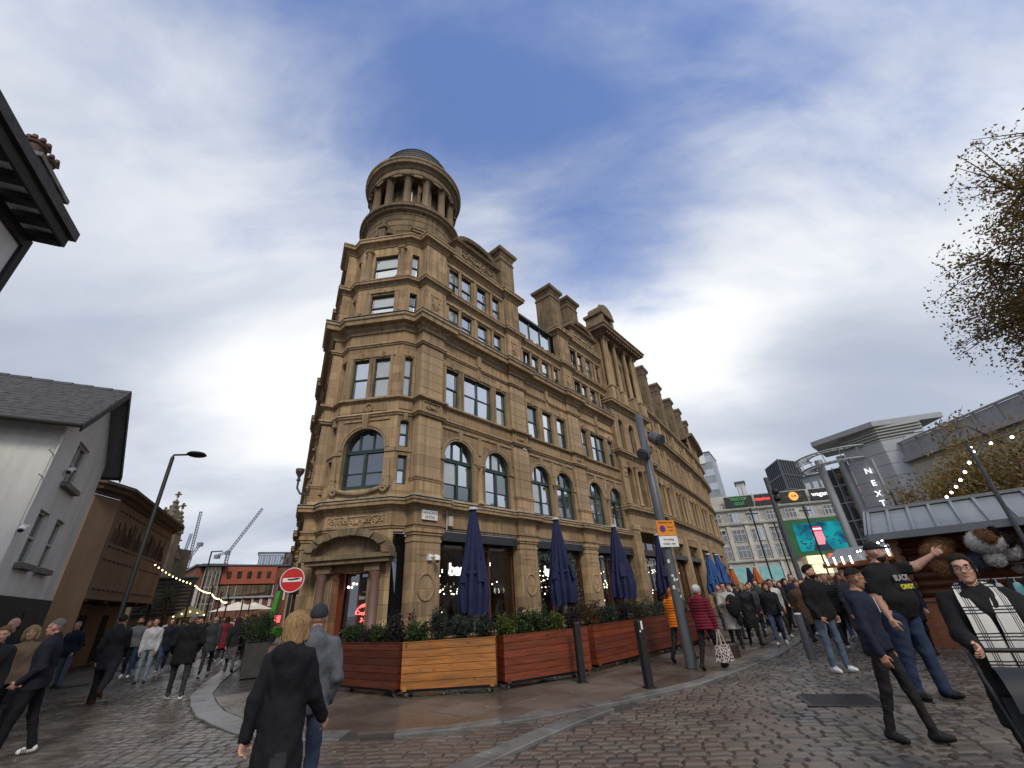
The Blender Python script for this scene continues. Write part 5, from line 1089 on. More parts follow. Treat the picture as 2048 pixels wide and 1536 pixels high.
# leafy garland round the second shop window
gp = frame(fw(16.65), FU); gl_ = empty('window_garland', (0, 0, 0), 0, 'frosted green garland framing the second shop window', 'garland'); gl_.matrix_world = gp; gg = np.random.RandomState(3); pts = []
for a, b, n in (((.15, .05, .9), (.15, .05, 3.3), 1100), ((.15, .05, 3.35), (3.2, .05, 3.35), 1300), ((3.2, .05, 3.35), (3.3, .05, 1.2), 900)): u = gg.uniform(0, 1, (n, 1)); pts.append(np.array(a) * (1 - u) + np.array(b) * u + gg.normal(size=(n, 3)) * np.array((.11, .07, .11)))
link('leaves', leaf_mesh('leaves', np.concatenate(pts), .09, LD + [leafmat('frosted_leaf', (.30, .34, .34)), leafmat('silver_leaf', (.18, .22, .22))], 4, aspect=.4), gl_)
# ------------------------------------------------------------ buildings to the left
def pol(az, D, z=0.0): a = math.radians(az); return Vector((D * math.sin(a), D * math.cos(a), z))
RENDER_W = material('white_render', (.80, .79, .75), .85, .10, 1.4, .2, 18, col2=(.60, .595, .565), stretch=(1.6, 1.6, .3)); TIMB = material('black_timber', (.018, .017, .016), .7, .3, 6, .3, 20, stretch=(1, 1, .2))
CREAMW = material('cream_window_frame', (.55, .52, .43), .5, .1, 5)
def part(name, mats, parent, fn, mw=None): m = MB(); fn(m); return m.build(name, mats, parent, mw)
def rect_window(parent, mw, x0, x1, z0, z1, fmat, bars=(1, 1), glass=GLASS_D, y=.12, fw_=.06, sill=None):
    f = MB(); f.box((x0, y - .05, z0), (x0 + fw_, y + .04, z1)); f.box((x1 - fw_, y - .05, z0), (x1, y + .04, z1)); f.box((x0 + fw_, y - .05, z1 - fw_), (x1 - fw_, y + .04, z1)); f.box((x0 + fw_, y - .05, z0), (x1 - fw_, y + .04, z0 + fw_))
    for i in range(1, bars[0]): x = x0 + (x1 - x0) * i / bars[0]; f.box((x - .025, y - .04, z0 + fw_), (x + .025, y + .03, z1 - fw_))
    for i in range(1, bars[1]): z = z0 + (z1 - z0) * i / bars[1]; f.box((x0 + fw_, y - .045, z - .025), (x1 - fw_, y + .025, z + .025))
    w = f.build('window', fmat, parent, mw); p = MB(); p.add([(x0 + fw_, y, z0 + fw_), (x1 - fw_, y, z0 + fw_), (x1 - fw_, y, z1 - fw_), (x0 + fw_, y, z1 - fw_)], [(0, 1, 2, 3)]); p.build('pane', glass, w)
    if sill: s = MB(); s.box((x0 - .1, -.14, z0 - .12), (x1 + .1, .05, z0)); s.build('sill', sill, w)
    return w
SILL = material('grey_sill', (.17, .16, .145), .8, .2, 5)
# white house with its gable to the lane
h2 = empty('white_house', (-11.3, 9.4, 0), 0, 'white rendered house with slate roof and three sash windows in its gable', 'house'); h2.matrix_world = frame((-11.3, 9.4), (-.54, .84))
def f_(m):
    ops = [(1.35, 2.4, 5.0, 6.15), (.8, 1.55, 2.98, 4.2), (2.15, 2.9, 2.98, 4.2)]; wall_panel(m, 0, 4.27, 2.3, 6.3, ops, .18); m.add([(0, 0, 6.3), (4.27, 0, 6.3), (2.13, 0, 8.0)], [(0, 1, 2)]); m.add([(0, 0, 2.3), (0, 7, 2.3), (0, 7, 6.3), (0, 0, 6.3)], [(3, 2, 1, 0)]); m.add([(4.27, 0, 2.3), (4.27, 7, 2.3), (4.27, 7, 6.3), (4.27, 0, 6.3)], [(0, 1, 2, 3)])
part('wall', RENDER_W, h2, f_); part('plinth', TIMB, h2, lambda m: m.box((-.04, -.04, 0), (4.31, 7, 2.3)))
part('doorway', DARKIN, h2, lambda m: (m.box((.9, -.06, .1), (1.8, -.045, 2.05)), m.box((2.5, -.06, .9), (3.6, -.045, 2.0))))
for a in ((1.35, 2.4, 5.0, 6.15), (.8, 1.55, 2.98, 4.2), (2.15, 2.9, 2.98, 4.2)): rect_window(h2, Matrix.Identity(4), *a, CREAMW, (2 if a[0] > 1.3 and a[2] > 4 else 1, 2), GLASS_D, .13, .06, SILL)
def slate_slope(parent, xe, ze, xr, zr, y0, y1, rows=16):
    """slates laid course by course, each lapping the next"""
    for i in range(rows):
        a, b = i / rows, (i + 1.15) / rows; m = MB(); t = .018; rr = random.Random(i * 3 + int(xe * 10)); y = y0 - rr.uniform(0, .3)
        X = lambda u: xe + (xr - xe) * u
        Z = lambda u: ze + (zr - ze) * u
        b = min(b, 1.0)
        while y < y1:
            w = rr.uniform(.24, .32); lift = rr.uniform(0, .008); ya, yb = max(y0, y), min(y1, y + w - .006); y += w
            if yb - ya < .03: continue
            m.add([(X(a), ya, Z(a) + t + lift + .014), (X(a), yb, Z(a) + t + lift + .014), (X(b), yb, Z(b) + .012), (X(b), ya, Z(b) + .012), (X(a), ya, Z(a) + lift), (X(a), yb, Z(a) + lift)], [(0, 1, 2, 3), (4, 5, 1, 0)])
        m.build('slate_course', SLATE, parent)
slate_slope(h2, -.42, 6.02, 2.13, 8.08, -.42, 7); slate_slope(h2, 4.69, 6.02, 2.13, 8.08, -.42, 7, 8)
part('roof_boarding', material('soffit_board', (.20, .20, .195), .8, .2, 4), h2, lambda m: (m.add([(-.4, -.4, 6.0), (-.4, 7, 6.0), (2.13, 7, 8.05), (2.13, -.4, 8.05)], [(0, 1, 2, 3)]), m.add([(4.67, -.4, 6.0), (4.67, 7, 6.0), (2.13, 7, 8.05), (2.13, -.4, 8.05)], [(3, 2, 1, 0)])))
for sx in (-1, 1):
    part('bargeboard', TIMB, h2, lambda m: m.prism([(2.13, 7.88), (2.13, 8.08), (2.13 + sx * 2.56, 6.04), (2.13 + sx * 2.56, 5.84)][::sx], -.44, -.40))
    part('gutter', TIMB, h2, lambda m: m.tube([(2.13 + sx * 2.62, -.42, 5.98), (2.13 + sx * 2.62, 7, 5.98)], .06, 8))
for i in range(12): part('ridge_tile', SLATE, h2, lambda m: m.add([(2.13 - .16, -.42 + i * .45, 8.0), (2.13, -.42 + i * .45, 8.14), (2.13 + .16, -.42 + i * .45, 8.0), (2.13 - .16, .02 + i * .45, 7.99), (2.13, .02 + i * .45, 8.12), (2.13 + .16, .02 + i * .45, 7.99)], [(0, 1, 4, 3), (1, 2, 5, 4)]))
part('downpipe', RENDER_W, h2, lambda m: (m.tube([(-.12, -.06, 6.0), (-.07, -.06, 5.7), (-.07, -.06, 3.7)], .024, 8), m.tube([(-.07, -.06, 5.3), (-.5, -.05, 5.33)], .012, 5), m.tube([(-.07, -.06, 4.75), (-.4, -.05, 4.76)], .012, 5)))
for x, z, lb in ((1.15, 5.25, 'white bullet security camera beside the upper gable window of the white house'), (-.06, 3.6, 'white dome security camera low on the corner of the white house')):
    t = empty('security_camera', h2.matrix_world @ Vector((x, -.1, z)), 0, lb, 'camera'); m = MB(); m.ball((0, 0, 0), .075, 10, 8); m.box((-.04, -.03, .04), (.04, .1, .1)); m.build('housing', WHITE, t); m = MB(); m.ball((.015, -.025, -.035), .055, 10, 6); m.build('lens', BLACK, t)
part('canopy_roof', TIMB, h2, lambda m: (m.add([(-.8, 1.0, 4.9), (0, 1.0, 5.5), (0, 5, 5.5), (-.8, 5, 4.9), (-.8, 1.0, 4.8), (-.8, 5, 4.8), (0, 1, 4.8)], [(0, 1, 2, 3), (0, 3, 5, 4), (0, 4, 6, 1)])))
# timber-eaved house close by on the left
h1 = empty('eaved_house', (0, 0, 0), 0, 'white house corner with black rafter eaves and a pair of chimney pots', 'house'); h1.matrix_world = frame((-6.46, 2.30), (-.451, .892)); SOFW = material('white_soffit', (.75, .75, .73), .8, .08, 3)
part('wall', RENDER_W, h1, lambda m: (m.box((0, 0, 0), (2.55, 5, 7.0))))
part('soffit', SOFW, h1, lambda m: m.add([(-.6, -.43, 7.2), (2.5, -.43, 7.2), (2.5, .1, 7.24), (-.6, .1, 7.24)], [(0, 1, 2, 3)]))
for i in range(8): part('rafter', TIMB, h1, lambda m: m.box((-.42 + i * .40, -.42, 7.06), (-.29 + i * .40, .0, 7.19)))
part('wall_plate', TIMB, h1, lambda m: m.box((-.6, -.05, 6.9), (2.6, .0, 7.1))); part('fascia', TIMB, h1, lambda m: m.box((-.6, -.47, 7.06), (2.5, -.43, 7.26))); part('corner_post', TIMB, h1, lambda m: m.box((2.47, -.05, 0), (2.6, .1, 6.9)))
for i in range(12):
    u = i / 12; part('slate_course', SLATE, h1, lambda m: m.box((-.6, -.53 + 2.9 * u, 7.26 + 2.3 * u), (2.56, -.53 + 2.9 * (u + .1), 7.30 + 2.3 * (u + .06))))
part('gable_end', TIMB, h1, lambda m: m.prism([(-.4, 7.1), (5.2, 7.1), (2.3, 9.5)], 2.45, 2.54, 'YZ'))
part('chimney_stack', material('sooty_brick', (.11, .10, .09), .9, .6, 7, .6, 14, col2=(.30, .29, .26)), h1, lambda m: (m.box((1.72, -.08, 7.3), (2.62, .36, 8.1)), m.box((1.68, -.12, 8.1), (2.66, .4, 8.18))))
POT = material('clay_pot', (.12, .072, .05), .9, .3, 8)
for x in (1.86, 2.16): part('chimney_pot', POT, h1, lambda m: (m.lathe([(.12, 8.18), (.13, 8.22), (.105, 8.26), (.10, 8.42), (.13, 8.44), (.14, 8.48), (.135, 8.5), (.08, 8.5)], 12, (x, .12, 0)), [m.box((x + .12 * math.cos(a) - .035, .12 + .12 * math.sin(a) - .035, 8.49), (x + .12 * math.cos(a) + .035, .12 + .12 * math.sin(a) + .035, 8.57), .015) for a in [i * PI / 4 for i in range(8)]]))
# brown stone-clad block
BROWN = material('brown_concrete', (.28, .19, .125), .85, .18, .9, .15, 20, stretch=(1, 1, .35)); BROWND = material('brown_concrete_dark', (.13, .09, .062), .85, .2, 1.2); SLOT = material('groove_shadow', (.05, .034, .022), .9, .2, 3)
bb = empty('brown_stone_block', (-17.7, 18.2, 0), 0, 'brown stone-clad windowless block with an overhanging upper storey', 'building'); bb.matrix_world = frame((-17.7, 18.2), (-.44, .9)); BL = 9.6
part('upper_storey', BROWN, bb, lambda m: m.box((0, 0, 2.62), (BL, 5, 6.5)))
part('ground_storey', BROWN, bb, lambda m: m.box((.3, 1.1, 0), (BL, 5, 2.6))); part('return_wall', BROWN, bb, lambda m: m.prism([(0, 0), (-1.2, .5), (-3.2, 5), (0, 5)][::-1], 0, 6.49, 'XY'))
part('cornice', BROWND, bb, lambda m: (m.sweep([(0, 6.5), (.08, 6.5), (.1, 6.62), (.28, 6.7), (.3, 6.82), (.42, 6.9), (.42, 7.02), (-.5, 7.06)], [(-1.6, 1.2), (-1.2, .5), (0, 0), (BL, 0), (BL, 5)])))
rr = random.Random(21)
def slots(m):
    for z in (6.1, 4.62, 4.1, 2.95):
        x = .4
        while x < BL - .6: m.box((x, -.02, z), (x + .32, .0, z + .06)); x += .56
mm_ = MB(); slots(mm_); mm_.build_each('groove', SLOT, bb)
def reeds(m):
    x = .5
    while x < BL - .8:
        h = rr.uniform(.5, 1.15); m.box((x, -.018, 4.8), (x + .02, -.002, 4.8 + h)); m.tube([(x + .02, -.01, 4.8 + h), (x + .12, -.012, 4.9 + h * .6), (x + .16, -.01, 4.8)], .012, 4); x += rr.uniform(.16, .4)
part('incised_reeds', SLOT, bb, reeds)
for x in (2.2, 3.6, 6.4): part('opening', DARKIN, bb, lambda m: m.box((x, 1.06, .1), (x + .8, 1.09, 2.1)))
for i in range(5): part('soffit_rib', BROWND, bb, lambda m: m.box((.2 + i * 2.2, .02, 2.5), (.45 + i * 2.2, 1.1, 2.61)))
# church pinnacles
ch = empty('church', pol(-41.5, 56), 0, 'grey gothic church with crocketed pinnacles behind the brown block', 'church'); CH = material('church_stone', (.17, .14, .10), .9, .35, .6)
def pin(m, p, w, h, z0, z1):
    m.box((p.x - w, p.y - w, z0), (p.x + w, p.y + w, z1)); m.add([(p.x - w * 1.25, p.y - w * 1.25, z1), (p.x + w * 1.25, p.y - w * 1.25, z1), (p.x + w * 1.25, p.y + w * 1.25, z1), (p.x - w * 1.25, p.y + w * 1.25, z1), (p.x, p.y, z1 + h)], [(0, 1, 4), (1, 2, 4), (2, 3, 4), (3, 0, 4), (3, 2, 1, 0)])
    for j in range(1, 6):
        u = j / 6; s = w * 1.25 * (1 - u); z = z1 + h * u
        for a in range(4): m.ball((p.x + s * math.cos(a * PI / 2 + PI / 4) * 1.3, p.y + s * math.sin(a * PI / 2 + PI / 4) * 1.3, z), .16, 5, 4)
    m.box((p.x - .08, p.y - .08, z1 + h), (p.x + .08, p.y + .08, z1 + h + .6)); m.box((p.x - .3, p.y - .08, z1 + h + .25), (p.x + .3, p.y + .08, z1 + h + .38))
Li = ch.location
for az, D, z, w, h in ((-39.8, 55, 13.0, .55, 2.8), (-40.5, 53, 11.0, .35, 1.8), (-39.1, 55, 11.9, .4, 2.4), (-38.6, 57, 8.8, .4, 1.5)): part('pinnacle', CH, ch, lambda m: pin(m, pol(az, D) - Li, w, h, 4, z - h))
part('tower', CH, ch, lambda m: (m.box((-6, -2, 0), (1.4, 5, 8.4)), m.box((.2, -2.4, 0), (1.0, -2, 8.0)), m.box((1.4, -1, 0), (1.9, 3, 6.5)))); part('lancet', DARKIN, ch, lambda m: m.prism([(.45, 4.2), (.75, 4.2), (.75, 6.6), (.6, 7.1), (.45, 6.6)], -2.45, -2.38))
# dark timber pavilion, palms
tp = empty('timber_pavilion', pol(-38.6, 40), 0, 'dark slatted timber stepped pavilion behind the palms', 'building'); tp.matrix_world = frame(pol(-40.6, 38), (.8, .6)); DW = material('dark_boards', (.035, .033, .030), .75, .3, 4)
for i in range(10): part('board', DW, tp, lambda m: m.box((0, .02 * (i % 2), 2.0 + i * .22), (3.0, .2, 2.19 + i * .22)))
part('base', CH, tp, lambda m: m.box((0, .05, 0), (3.0, 3, 2.0))); part('capping', GREYM, tp, lambda m: m.box((-.1, -.1, 4.22), (3.1, 3, 4.3)))
def palm(loc, h, seed, label):
    t = empty('palm', loc, 0, label, 'palm', 'palms by the timber pavilion'); g = random.Random(seed); part('trunk', BARK, t, lambda m: m.tube([(0, 0, 0), (.05, 0, h * .5), (0, 0, h)], [.14, .10, .1], 8)); m = MB()
    for i in range(60):
        a, e = g.uniform(0, 2 * PI), g.uniform(-.4, 1.3); L = g.uniform(.7, 1.15); d = Vector((math.cos(a) * math.cos(e), math.sin(a) * math.cos(e), math.sin(e))); sd = Vector((-math.sin(a), math.cos(a), 0)) * .035; p0 = Vector((0, 0, h)); p1 = p0 + d * L * .6; p2 = p1 + d * L * .4 + Vector((0, 0, -.2))
        m.add([p0 - sd * .5, p0 + sd * .5, p1 + sd, p1 - sd, p2], [(0, 1, 2, 3), (3, 2, 4)])
    m.build('fronds', leafmat('palm_leaf', (.07, .085, .03)), t)
palm(pol(-39.3, 35.5), 2.6, 1, 'spiky palm nearer the brown stone block'); palm(pol(-38.1, 36.5), 2.9, 2, 'taller spiky palm in front of the dark slatted boards')
# red brick block and neighbours far down the lane
def far_block(name, A, B, H, depth, wallm, label, rows, cols, cat='building', roof=None, wz=(.55, .75), glass=GLASS, ww=.6, z0=1.2):
    t = empty(name, A, 0, label, cat); t.matrix_world = frame(A, B - A); L = (B - A).length; part('wall', wallm, t, lambda m: m.box((0, 0, 0), (L, depth, H))); part('roof', roof or GREYM, t, lambda m: m.box((-.25, -.3, H), (L + .25, depth + .3, H + .22)))
    rh = (H - z0) / rows; cw_ = L / cols
    fm = MB(); w, h = cw_ * ww, rh * wz[1]; fm.box((0, -.1, 0), (w, .02, .08)); fm.box((0, -.1, h - .08), (w, .02, h)); fm.box((0, -.1, .08), (.08, .02, h - .08)); fm.box((w - .08, -.1, .08), (w, .02, h - .08)); fm.box((w / 2 - .04, -.08, .08), (w / 2 + .04, .02, h - .08)); fmm = fm.mesh('window', WHITE if wallm is not GLASS else GREYM); pm = MB(); pm.add([(.08, -.05, .08), (w - .08, -.05, .08), (w - .08, -.05, h - .08), (.08, -.05, h - .08)], [(0, 1, 2, 3)]); pmm = pm.mesh('pane', glass)
    for r in range(rows):
        for c in range(cols): o = link('window', fmm, t, T(c * cw_ + cw_ * (1 - ww) / 2, 0, z0 + r * rh + rh * (1 - wz[1]) / 2)); link('pane', pmm, o)
    return t, L
PAINTG = material('pale_grey_paint', (.34, .35, .36), .6, .1, 1); BRICK = material('red_brick', (.20, .075, .05), .9, .25, 1.5); TERRA = material('terracotta_panel', (.36, .09, .05), .7, .1, 1)
bk, L = far_block('red_brick_block', pol(-36.4, 74), pol(-28.7, 76), 8.2, 10, BRICK, 'long red brick building with a terracotta top storey and glass strip', 1, 9, wz=(.5, .35), ww=.3, z0=.5)
part('top_storey', TERRA, bk, lambda m: m.box((3.0, -.3, 5.9), (L - .4, -.02, 8.1))); 
for i in range(7): part('ribbon_window', GLASS, bk, lambda m: m.box((3.2 + i * .95, -.2, 4.4), (4.05 + i * .95, -.1, 5.7)))
for i in range(5): part('top_window', GLASS_D, bk, lambda m: m.box((3.6 + i * 1.25, -.34, 6.6), (4.15 + i * 1.25, -.305, 7.5)))
part('ribbon_sill', PAINTG, bk, lambda m: m.box((3, -.35, 4.1), (L - .3, -.02, 4.35))); part('stair_tower', GLASS, bk, lambda m: m.box((.9, -.7, 1.5), (2.7, -.01, 8.0)))
for i in range(5): part('stair_mullion', PAINTG, bk, lambda m: m.box((.85 + i * .45, -.8, 1.4), (.95 + i * .45, -.71, 8.1)))
for i in range(4): part('stair_rail', PAINTG, bk, lambda m: m.box((.85, -.79, 1.5 + i * 2), (2.75, -.715, 1.62 + i * 2)))
part('stair_roof', GREYM, bk, lambda m: m.box((.3, -1.4, 8.1), (3.3, 1, 8.4)))
far_block('glass_topped_block', pol(-31.0, 92), pol(-26.5, 92), 11.8, 10, GLASS, 'pale glazed block above the brick building beside the stone corner', 4, 8, ww=.9, wz=(.5, .8), glass=GLASS); far_block('dark_brick_block', pol(-29.0, 80), pol(-25, 80), 8.6, 8, BRICK, 'plain dark brick block close against the stone corner', 1, 5, ww=.2, wz=(.5, .3))
CRM = material('crane_grey', (.20, .21, .24), .6, .1, .2)
def truss(m, a, b, w, n=10, r=.12):
    a, b = Vector(a), Vector(b); d = (b - a).normalized(); s = d.orthogonal().normalized(); t = d.cross(s); cs = [s * w, (-s * .5 + t * .87) * w, (-s * .5 - t * .87) * w]
    for c in cs: m.tube([a + c, b + c], r, 4)
    for i in range(n):
        p, q = a + (b - a) * (i / n), a + (b - a) * ((i + 1) / n)
        for j in range(3): m.tube([p + cs[j], q + cs[(j + 1) % 3]], r * .7, 4)
def crane(mast_az, D, ztop, jib, cj, label):
    b = pol(mast_az, D); t = empty('tower_crane', b, 0, label, 'crane', 'tower cranes on the skyline'); part('mast', CRM, t, lambda m: truss(m, (0, 0, 0), (0, 0, ztop), 1.0, 22, .22)); R = Vector((math.cos(math.radians(mast_az)), -math.sin(math.radians(mast_az)), 0))
    part('jib', CRM, t, lambda m: truss(m, (0, 0, ztop), R * jib[0] + Vector((0, 0, ztop + jib[1])), .8, 18, .2)); part('counter_jib', CRM, t, lambda m: truss(m, (0, 0, ztop), R * cj[0] + Vector((0, 0, ztop + cj[1])), .8, 5, .2)); part('cab', CRM, t, lambda m: m.box((-1, -1, ztop - 1.5), (1, 1, ztop + 1)))
    q = R * cj[0] + Vector((0, 0, ztop + cj[1])); part('counterweight', CRM, t, lambda m: m.box((q.x - 1.2, q.y - 1.2, q.z - 1.6), (q.x + 1.2, q.y + 1.2, q.z + .6)))
crane(-34.0, 320, 38, (13, 27), (-5, -2), 'tower crane with its long jib raised to the right'); crane(-37.3, 330, 36, (-.8, 27), (3.5, 8), 'tower crane with a nearly upright jib, nearest the church'); crane(-37.9, 340, 34, (1.0, 17), (-3, 1), 'shorter thin tower crane next to the upright one')
st, L = far_block('site_block', pol(-39.2, 260), pol(-35.9, 260), 24, 20, material('navy_hoarding', (.03, .035, .07), .8, .3, .1), 'dark wrapped building under construction below the cranes', 4, 6); part('pink_wrap', material('pink_wrap', (.5, .06, .10), .7, .2, .1), st, lambda m: m.box((-2, -.5, 8), (4.2, -.2, 23)))
far_block('pale_tower', pol(-31.9, 300), pol(-30.3, 300), 27, 15, WHITE, 'small pale tower far beyond the brick building', 3, 4)
# lane furniture
cm_ = material('cream_awning', (.75, .70, .60), .8, .1, 2); ht = empty('market_kiosk', pol(-36.0, 38), math.radians(36), 'small yellow-lit kiosk with a pitched front at the end of the lane', 'kiosk'); part('body', material('kiosk_cream', (.45, .40, .22), .8, .1, 2), ht, lambda m: m.box((-.9, -.9, 0), (.9, .9, 1.9))); part('roof', material('kiosk_yellow', (.36, .31, .16), .7, .1, 2), ht, lambda m: m.prism([(-1.1, 1.85), (1.1, 1.85), (0, 2.5)], -1.1, 1.1)); part('lights', BULBW, ht, lambda m: [m.ball((x, -1.12, 2.15 - abs(x) * .3), .03, 6, 4) for x in (-.8, -.4, 0, .4, .8)])
for i, (az, D, w) in enumerate(((-32.0, 50, 2.2), (-30.5, 53, 1.9))):
    t = empty('open_parasol', pol(az, D), 0, ('large' if i == 0 else 'smaller') + ' open cream parasol over the far crowd', 'parasol', 'cream parasols'); part('canopy', cm_, t, lambda m: m.lathe([(w, 2.25), (w * .5, 2.6), (.05, 2.95)], 8)); part('pole', STEEL, t, lambda m: m.tube([(0, 0, 0), (0, 0, 2.9)], .04, 6))
gl = empty('boom_lift', pol(-28.7, 36), 0, 'bright green boom lift arm behind the no entry sign', 'lift'); GRN = material('lift_green', (.07, .34, .05), .4, .1, 3); part('arm', GRN, gl, lambda m: (m.add([(-.25, -.1, .8), (.15, -.1, .8), (.42, -.1, 3.1), (.2, -.1, 3.1), (-.25, .2, .8), (.15, .2, .8), (.42, .2, 3.1), (.2, .2, 3.1)], [(0, 1, 2, 3), (1, 5, 6, 2), (4, 0, 3, 7), (3, 2, 6, 7), (5, 4, 7, 6)]))); part('chassis', GRN, gl, lambda m: m.box((-.7, -.5, .3), (.7, .8, .9))); part('beacon', material('lift_lamp', (1, .12, .12), emit=1.5, var=0), gl, lambda m: (m.box((-.65, -.55, 1.3), (-.4, -.4, 1.6)), m.box((.55, -.55, 1.2), (.9, -.4, 1.6)))); part('wheel', BLACK, gl, lambda m: [m.tube([(x, -.55, .3), (x, -.35, .3)], .3, 14) for x in (-.5, .5)])
def lights_string(P, n, label, sag=.35, r=.035, mat=BULB):
    t = empty('string_lights', P[0], 0, label, 'string lights', 'festoon lights'); P = [Vector(p) for p in P]; O = P[0].copy(); cab = []; bl = []
    for a, b in zip(P, P[1:]):
        for i in range(n + 1): u = i / n; q = a + (b - a) * u; q.z -= sag * 4 * u * (1 - u); cab.append(q - O); bl.append(q - O - Vector((0, 0, r * 1.6)))
    m = MB(); m.tube(cab, .008, 4); m.build('cable', BLACK, t)
    bm = MB(); bm.ball((0, 0, 0), r, 6, 5); bme = bm.mesh('bulb', mat)
    for q in bl: link('bulb', bme, t, T(*q))
PZ = [(-39.9, 30, 4.35), (-36.3, 32, 3.5), (-34.6, 36, 3.2), (-33.7, 38, 2.9), (-33.0, 40, 2.75)]
lights_string([pol(*p) for p in PZ], 11, 'warm festoon lights sagging across the lane on the left', .12)
for i, (az, D, h) in enumerate(((-36.3, 32, 3.6), (-34.6, 36, 3.6), (-33.7, 38, 3.3), (-33.0, 40, 3.2), (-31.6, 44, 3.1), (-30.9, 47, 3.0))): t = empty('festoon_pole', pol(az, D), 0, f'thin black festoon pole, {["first", "second", "third", "fourth", "fifth", "sixth"][i]} down the lane from the church', 'pole', 'festoon poles'); part('post', BLACK, t, lambda m: m.tube([(0, 0, 0), (0, 0, h)], .05, 6)); part('collar', BLACK, t, lambda m: m.tube([(0, 0, .0), (0, 0, .8)], .08, 6))
l2 = empty('street_lamp', pol(-35.5, 40), 0, 'distant street lamp with a flat arm above the festoon lights', 'street lamp'); part('post', BLACK, l2, lambda m: m.tube([(0, 0, 0), (0, 0, 6.1)], .05, 8)); part('lamp_head', BLACK, l2, lambda m: m.box((0, -.08, 6.08), (.8, .08, 6.14)))

# ------------------------------------------------------------ buildings to the right
PW = material('weathered_white_stone', (.62, .60, .54), .85, .45, .5, .2, 8, col2=(.28, .27, .24)); PWL = material('white_faience', (.66, .64, .58), .8, .3, .6, col2=(.42, .41, .37))
pw = empty('arcade_building', (30, 70.1, 0), 0, 'grubby white stone building with roof signs and a large video screen', 'building'); PM = frame((30, 70.1), (1, -.19)); pw.matrix_world = PM; PLn = 36
part('wall', PW, pw, lambda m: m.box((-14, 0, 0), (PLn, 12, 12.4))); part('attic', PW, pw, lambda m: m.box((-13.5, .8, 12.4), (PLn, 12, 14.8)))
for z, p in ((12.2, .5), (10.0, .4), (4.6, .35)): part('cornice', PWL, pw, lambda m: m.sweep(prof_cornice(z, .45, p), [(-14, 0), (PLn, 0)]))
part('balustrade', PWL, pw, lambda m: (m.box((-13.5, .1, 13.1), (PLn, .3, 13.25)), [m.box((-13.5 + i * .5, .12, 12.65), (-13.3 + i * .5, .28, 13.1)) for i in range(98)]))
def wgroup(x, z, h, w, n, lit):
    f = MB(); k = w / n
    for i in range(n + 1): f.box((i * k - .05, -.12, 0), (i * k + .05, .02, h))
    for q in (0, h * .6, h): f.box((.05, -.1, q - .05), (w - .05, .02, q + .05))
    o = f.build('window', PWL, pw, T(x, 0, z))
    for i in range(n): p = MB(); p.add([(i * k + .05, -.04, .05), ((i + 1) * k - .05, -.04, .05), ((i + 1) * k - .05, -.04, h - .05), (i * k + .05, -.04, h - .05)], [(0, 1, 2, 3)]); p.build('pane', GLASS if (lit and i != 0) else GLASS_D, o)
rr = random.Random(4)
for b in range(-3, 9):
    x = 2.9 + b * 2.75
    part('pier', PWL, pw, lambda m: m.box((x - .55, -.22, 4.9), (x + .05, .0, 10.0)))
    wgroup(x + .35, 10.6, 1.4, 1.5, 3, rr.random() < .3)
    if not 9.9 < x < 17.5: wgroup(x + .2, 7.75, 1.75, 1.8, 3, rr.random() < .25); wgroup(x + .2, 5.4, 1.75, 1.8, 3, rr.random() < .15)
TEAL = material('shop_poster', (.10, .34, .36), .5, .9, 1.2, emit=.25, col2=(.35, .42, .40))
for b in range(5): part('shop_poster', TEAL, pw, lambda m: m.box((-9 + b * 3.6, -.1, 1.4), (-6 + b * 3.6, -.02, 4.1)))
for b in range(6): part('shop_pier', PWL, pw, lambda m: m.box((-9.5 + b * 3.6, -.25, 0), (-9.1 + b * 3.6, .0, 4.6)))
SBLK = material('sign_black', (.012, .016, .015), .5, .1, 1); GRNL = material('sign_green_letters', (.05, .30, .10), emit=.6, var=0); REDL = material('sign_red_letters', (1.0, .06, .05), emit=1.4, var=0); WHTL = material('sign_white_letters', (.9, .9, .95), emit=.9, var=0); ORGL = material('sign_orange_disc', (1.0, .33, .08), emit=1.0, var=0)
for x0, x1, nm in ((3.2, 7.4, 0), (7.8, 11.1, 1), (11.5, 15.3, 2), (15.8, 20.2, 3), (20.6, 24.4, 4)):
    part('roof_sign', SBLK, pw, lambda m: m.box((x0, -.3, 12.85), (x1, -.1, 14.5)))
    c = (x0 + x1) / 2; q = T(c, -.32, 13.7)
    if nm == 0: text('sign_letters', 'TREETOP', .62, GRNL, pw, q @ T(0, 0, .35), .02); text('sign_letters', 'GOLF', .62, GRNL, pw, q @ T(0, 0, -.35), .02)
    elif nm == 1: text('sign_letters', 'PRINTWORKS', .52, REDL, pw, q, .02, bold=.012)
    elif nm == 2:
        part('sign_disc', ORGL, pw, lambda m: m.tube([(c, -.31, 13.7), (c, -.36, 13.7)], .66, 24)); text('sign_letters', 'CAFE', .36, SBLK, pw, q @ T(0, -.06, 0), .02, bold=.01); part('sign_ribbon', material('sign_brown', (.14, .05, .02), .5, 0, 1), pw, lambda m: m.box((c - 1.2, -.34, 13.5), (c - .67, -.31, 13.85))); part('sign_ribbon', MATS['sign_brown'], pw, lambda m: m.box((c + .67, -.34, 13.5), (c + 1.2, -.31, 13.85)))
    elif nm == 3: text('sign_letters', 'wagamama', .92, WHTL, pw, q, .02, bold=.01)
    else: text('sign_letters', 'RIVER', .95, REDL, pw, q @ T(-.2, 0, 0), .02, bold=.02)
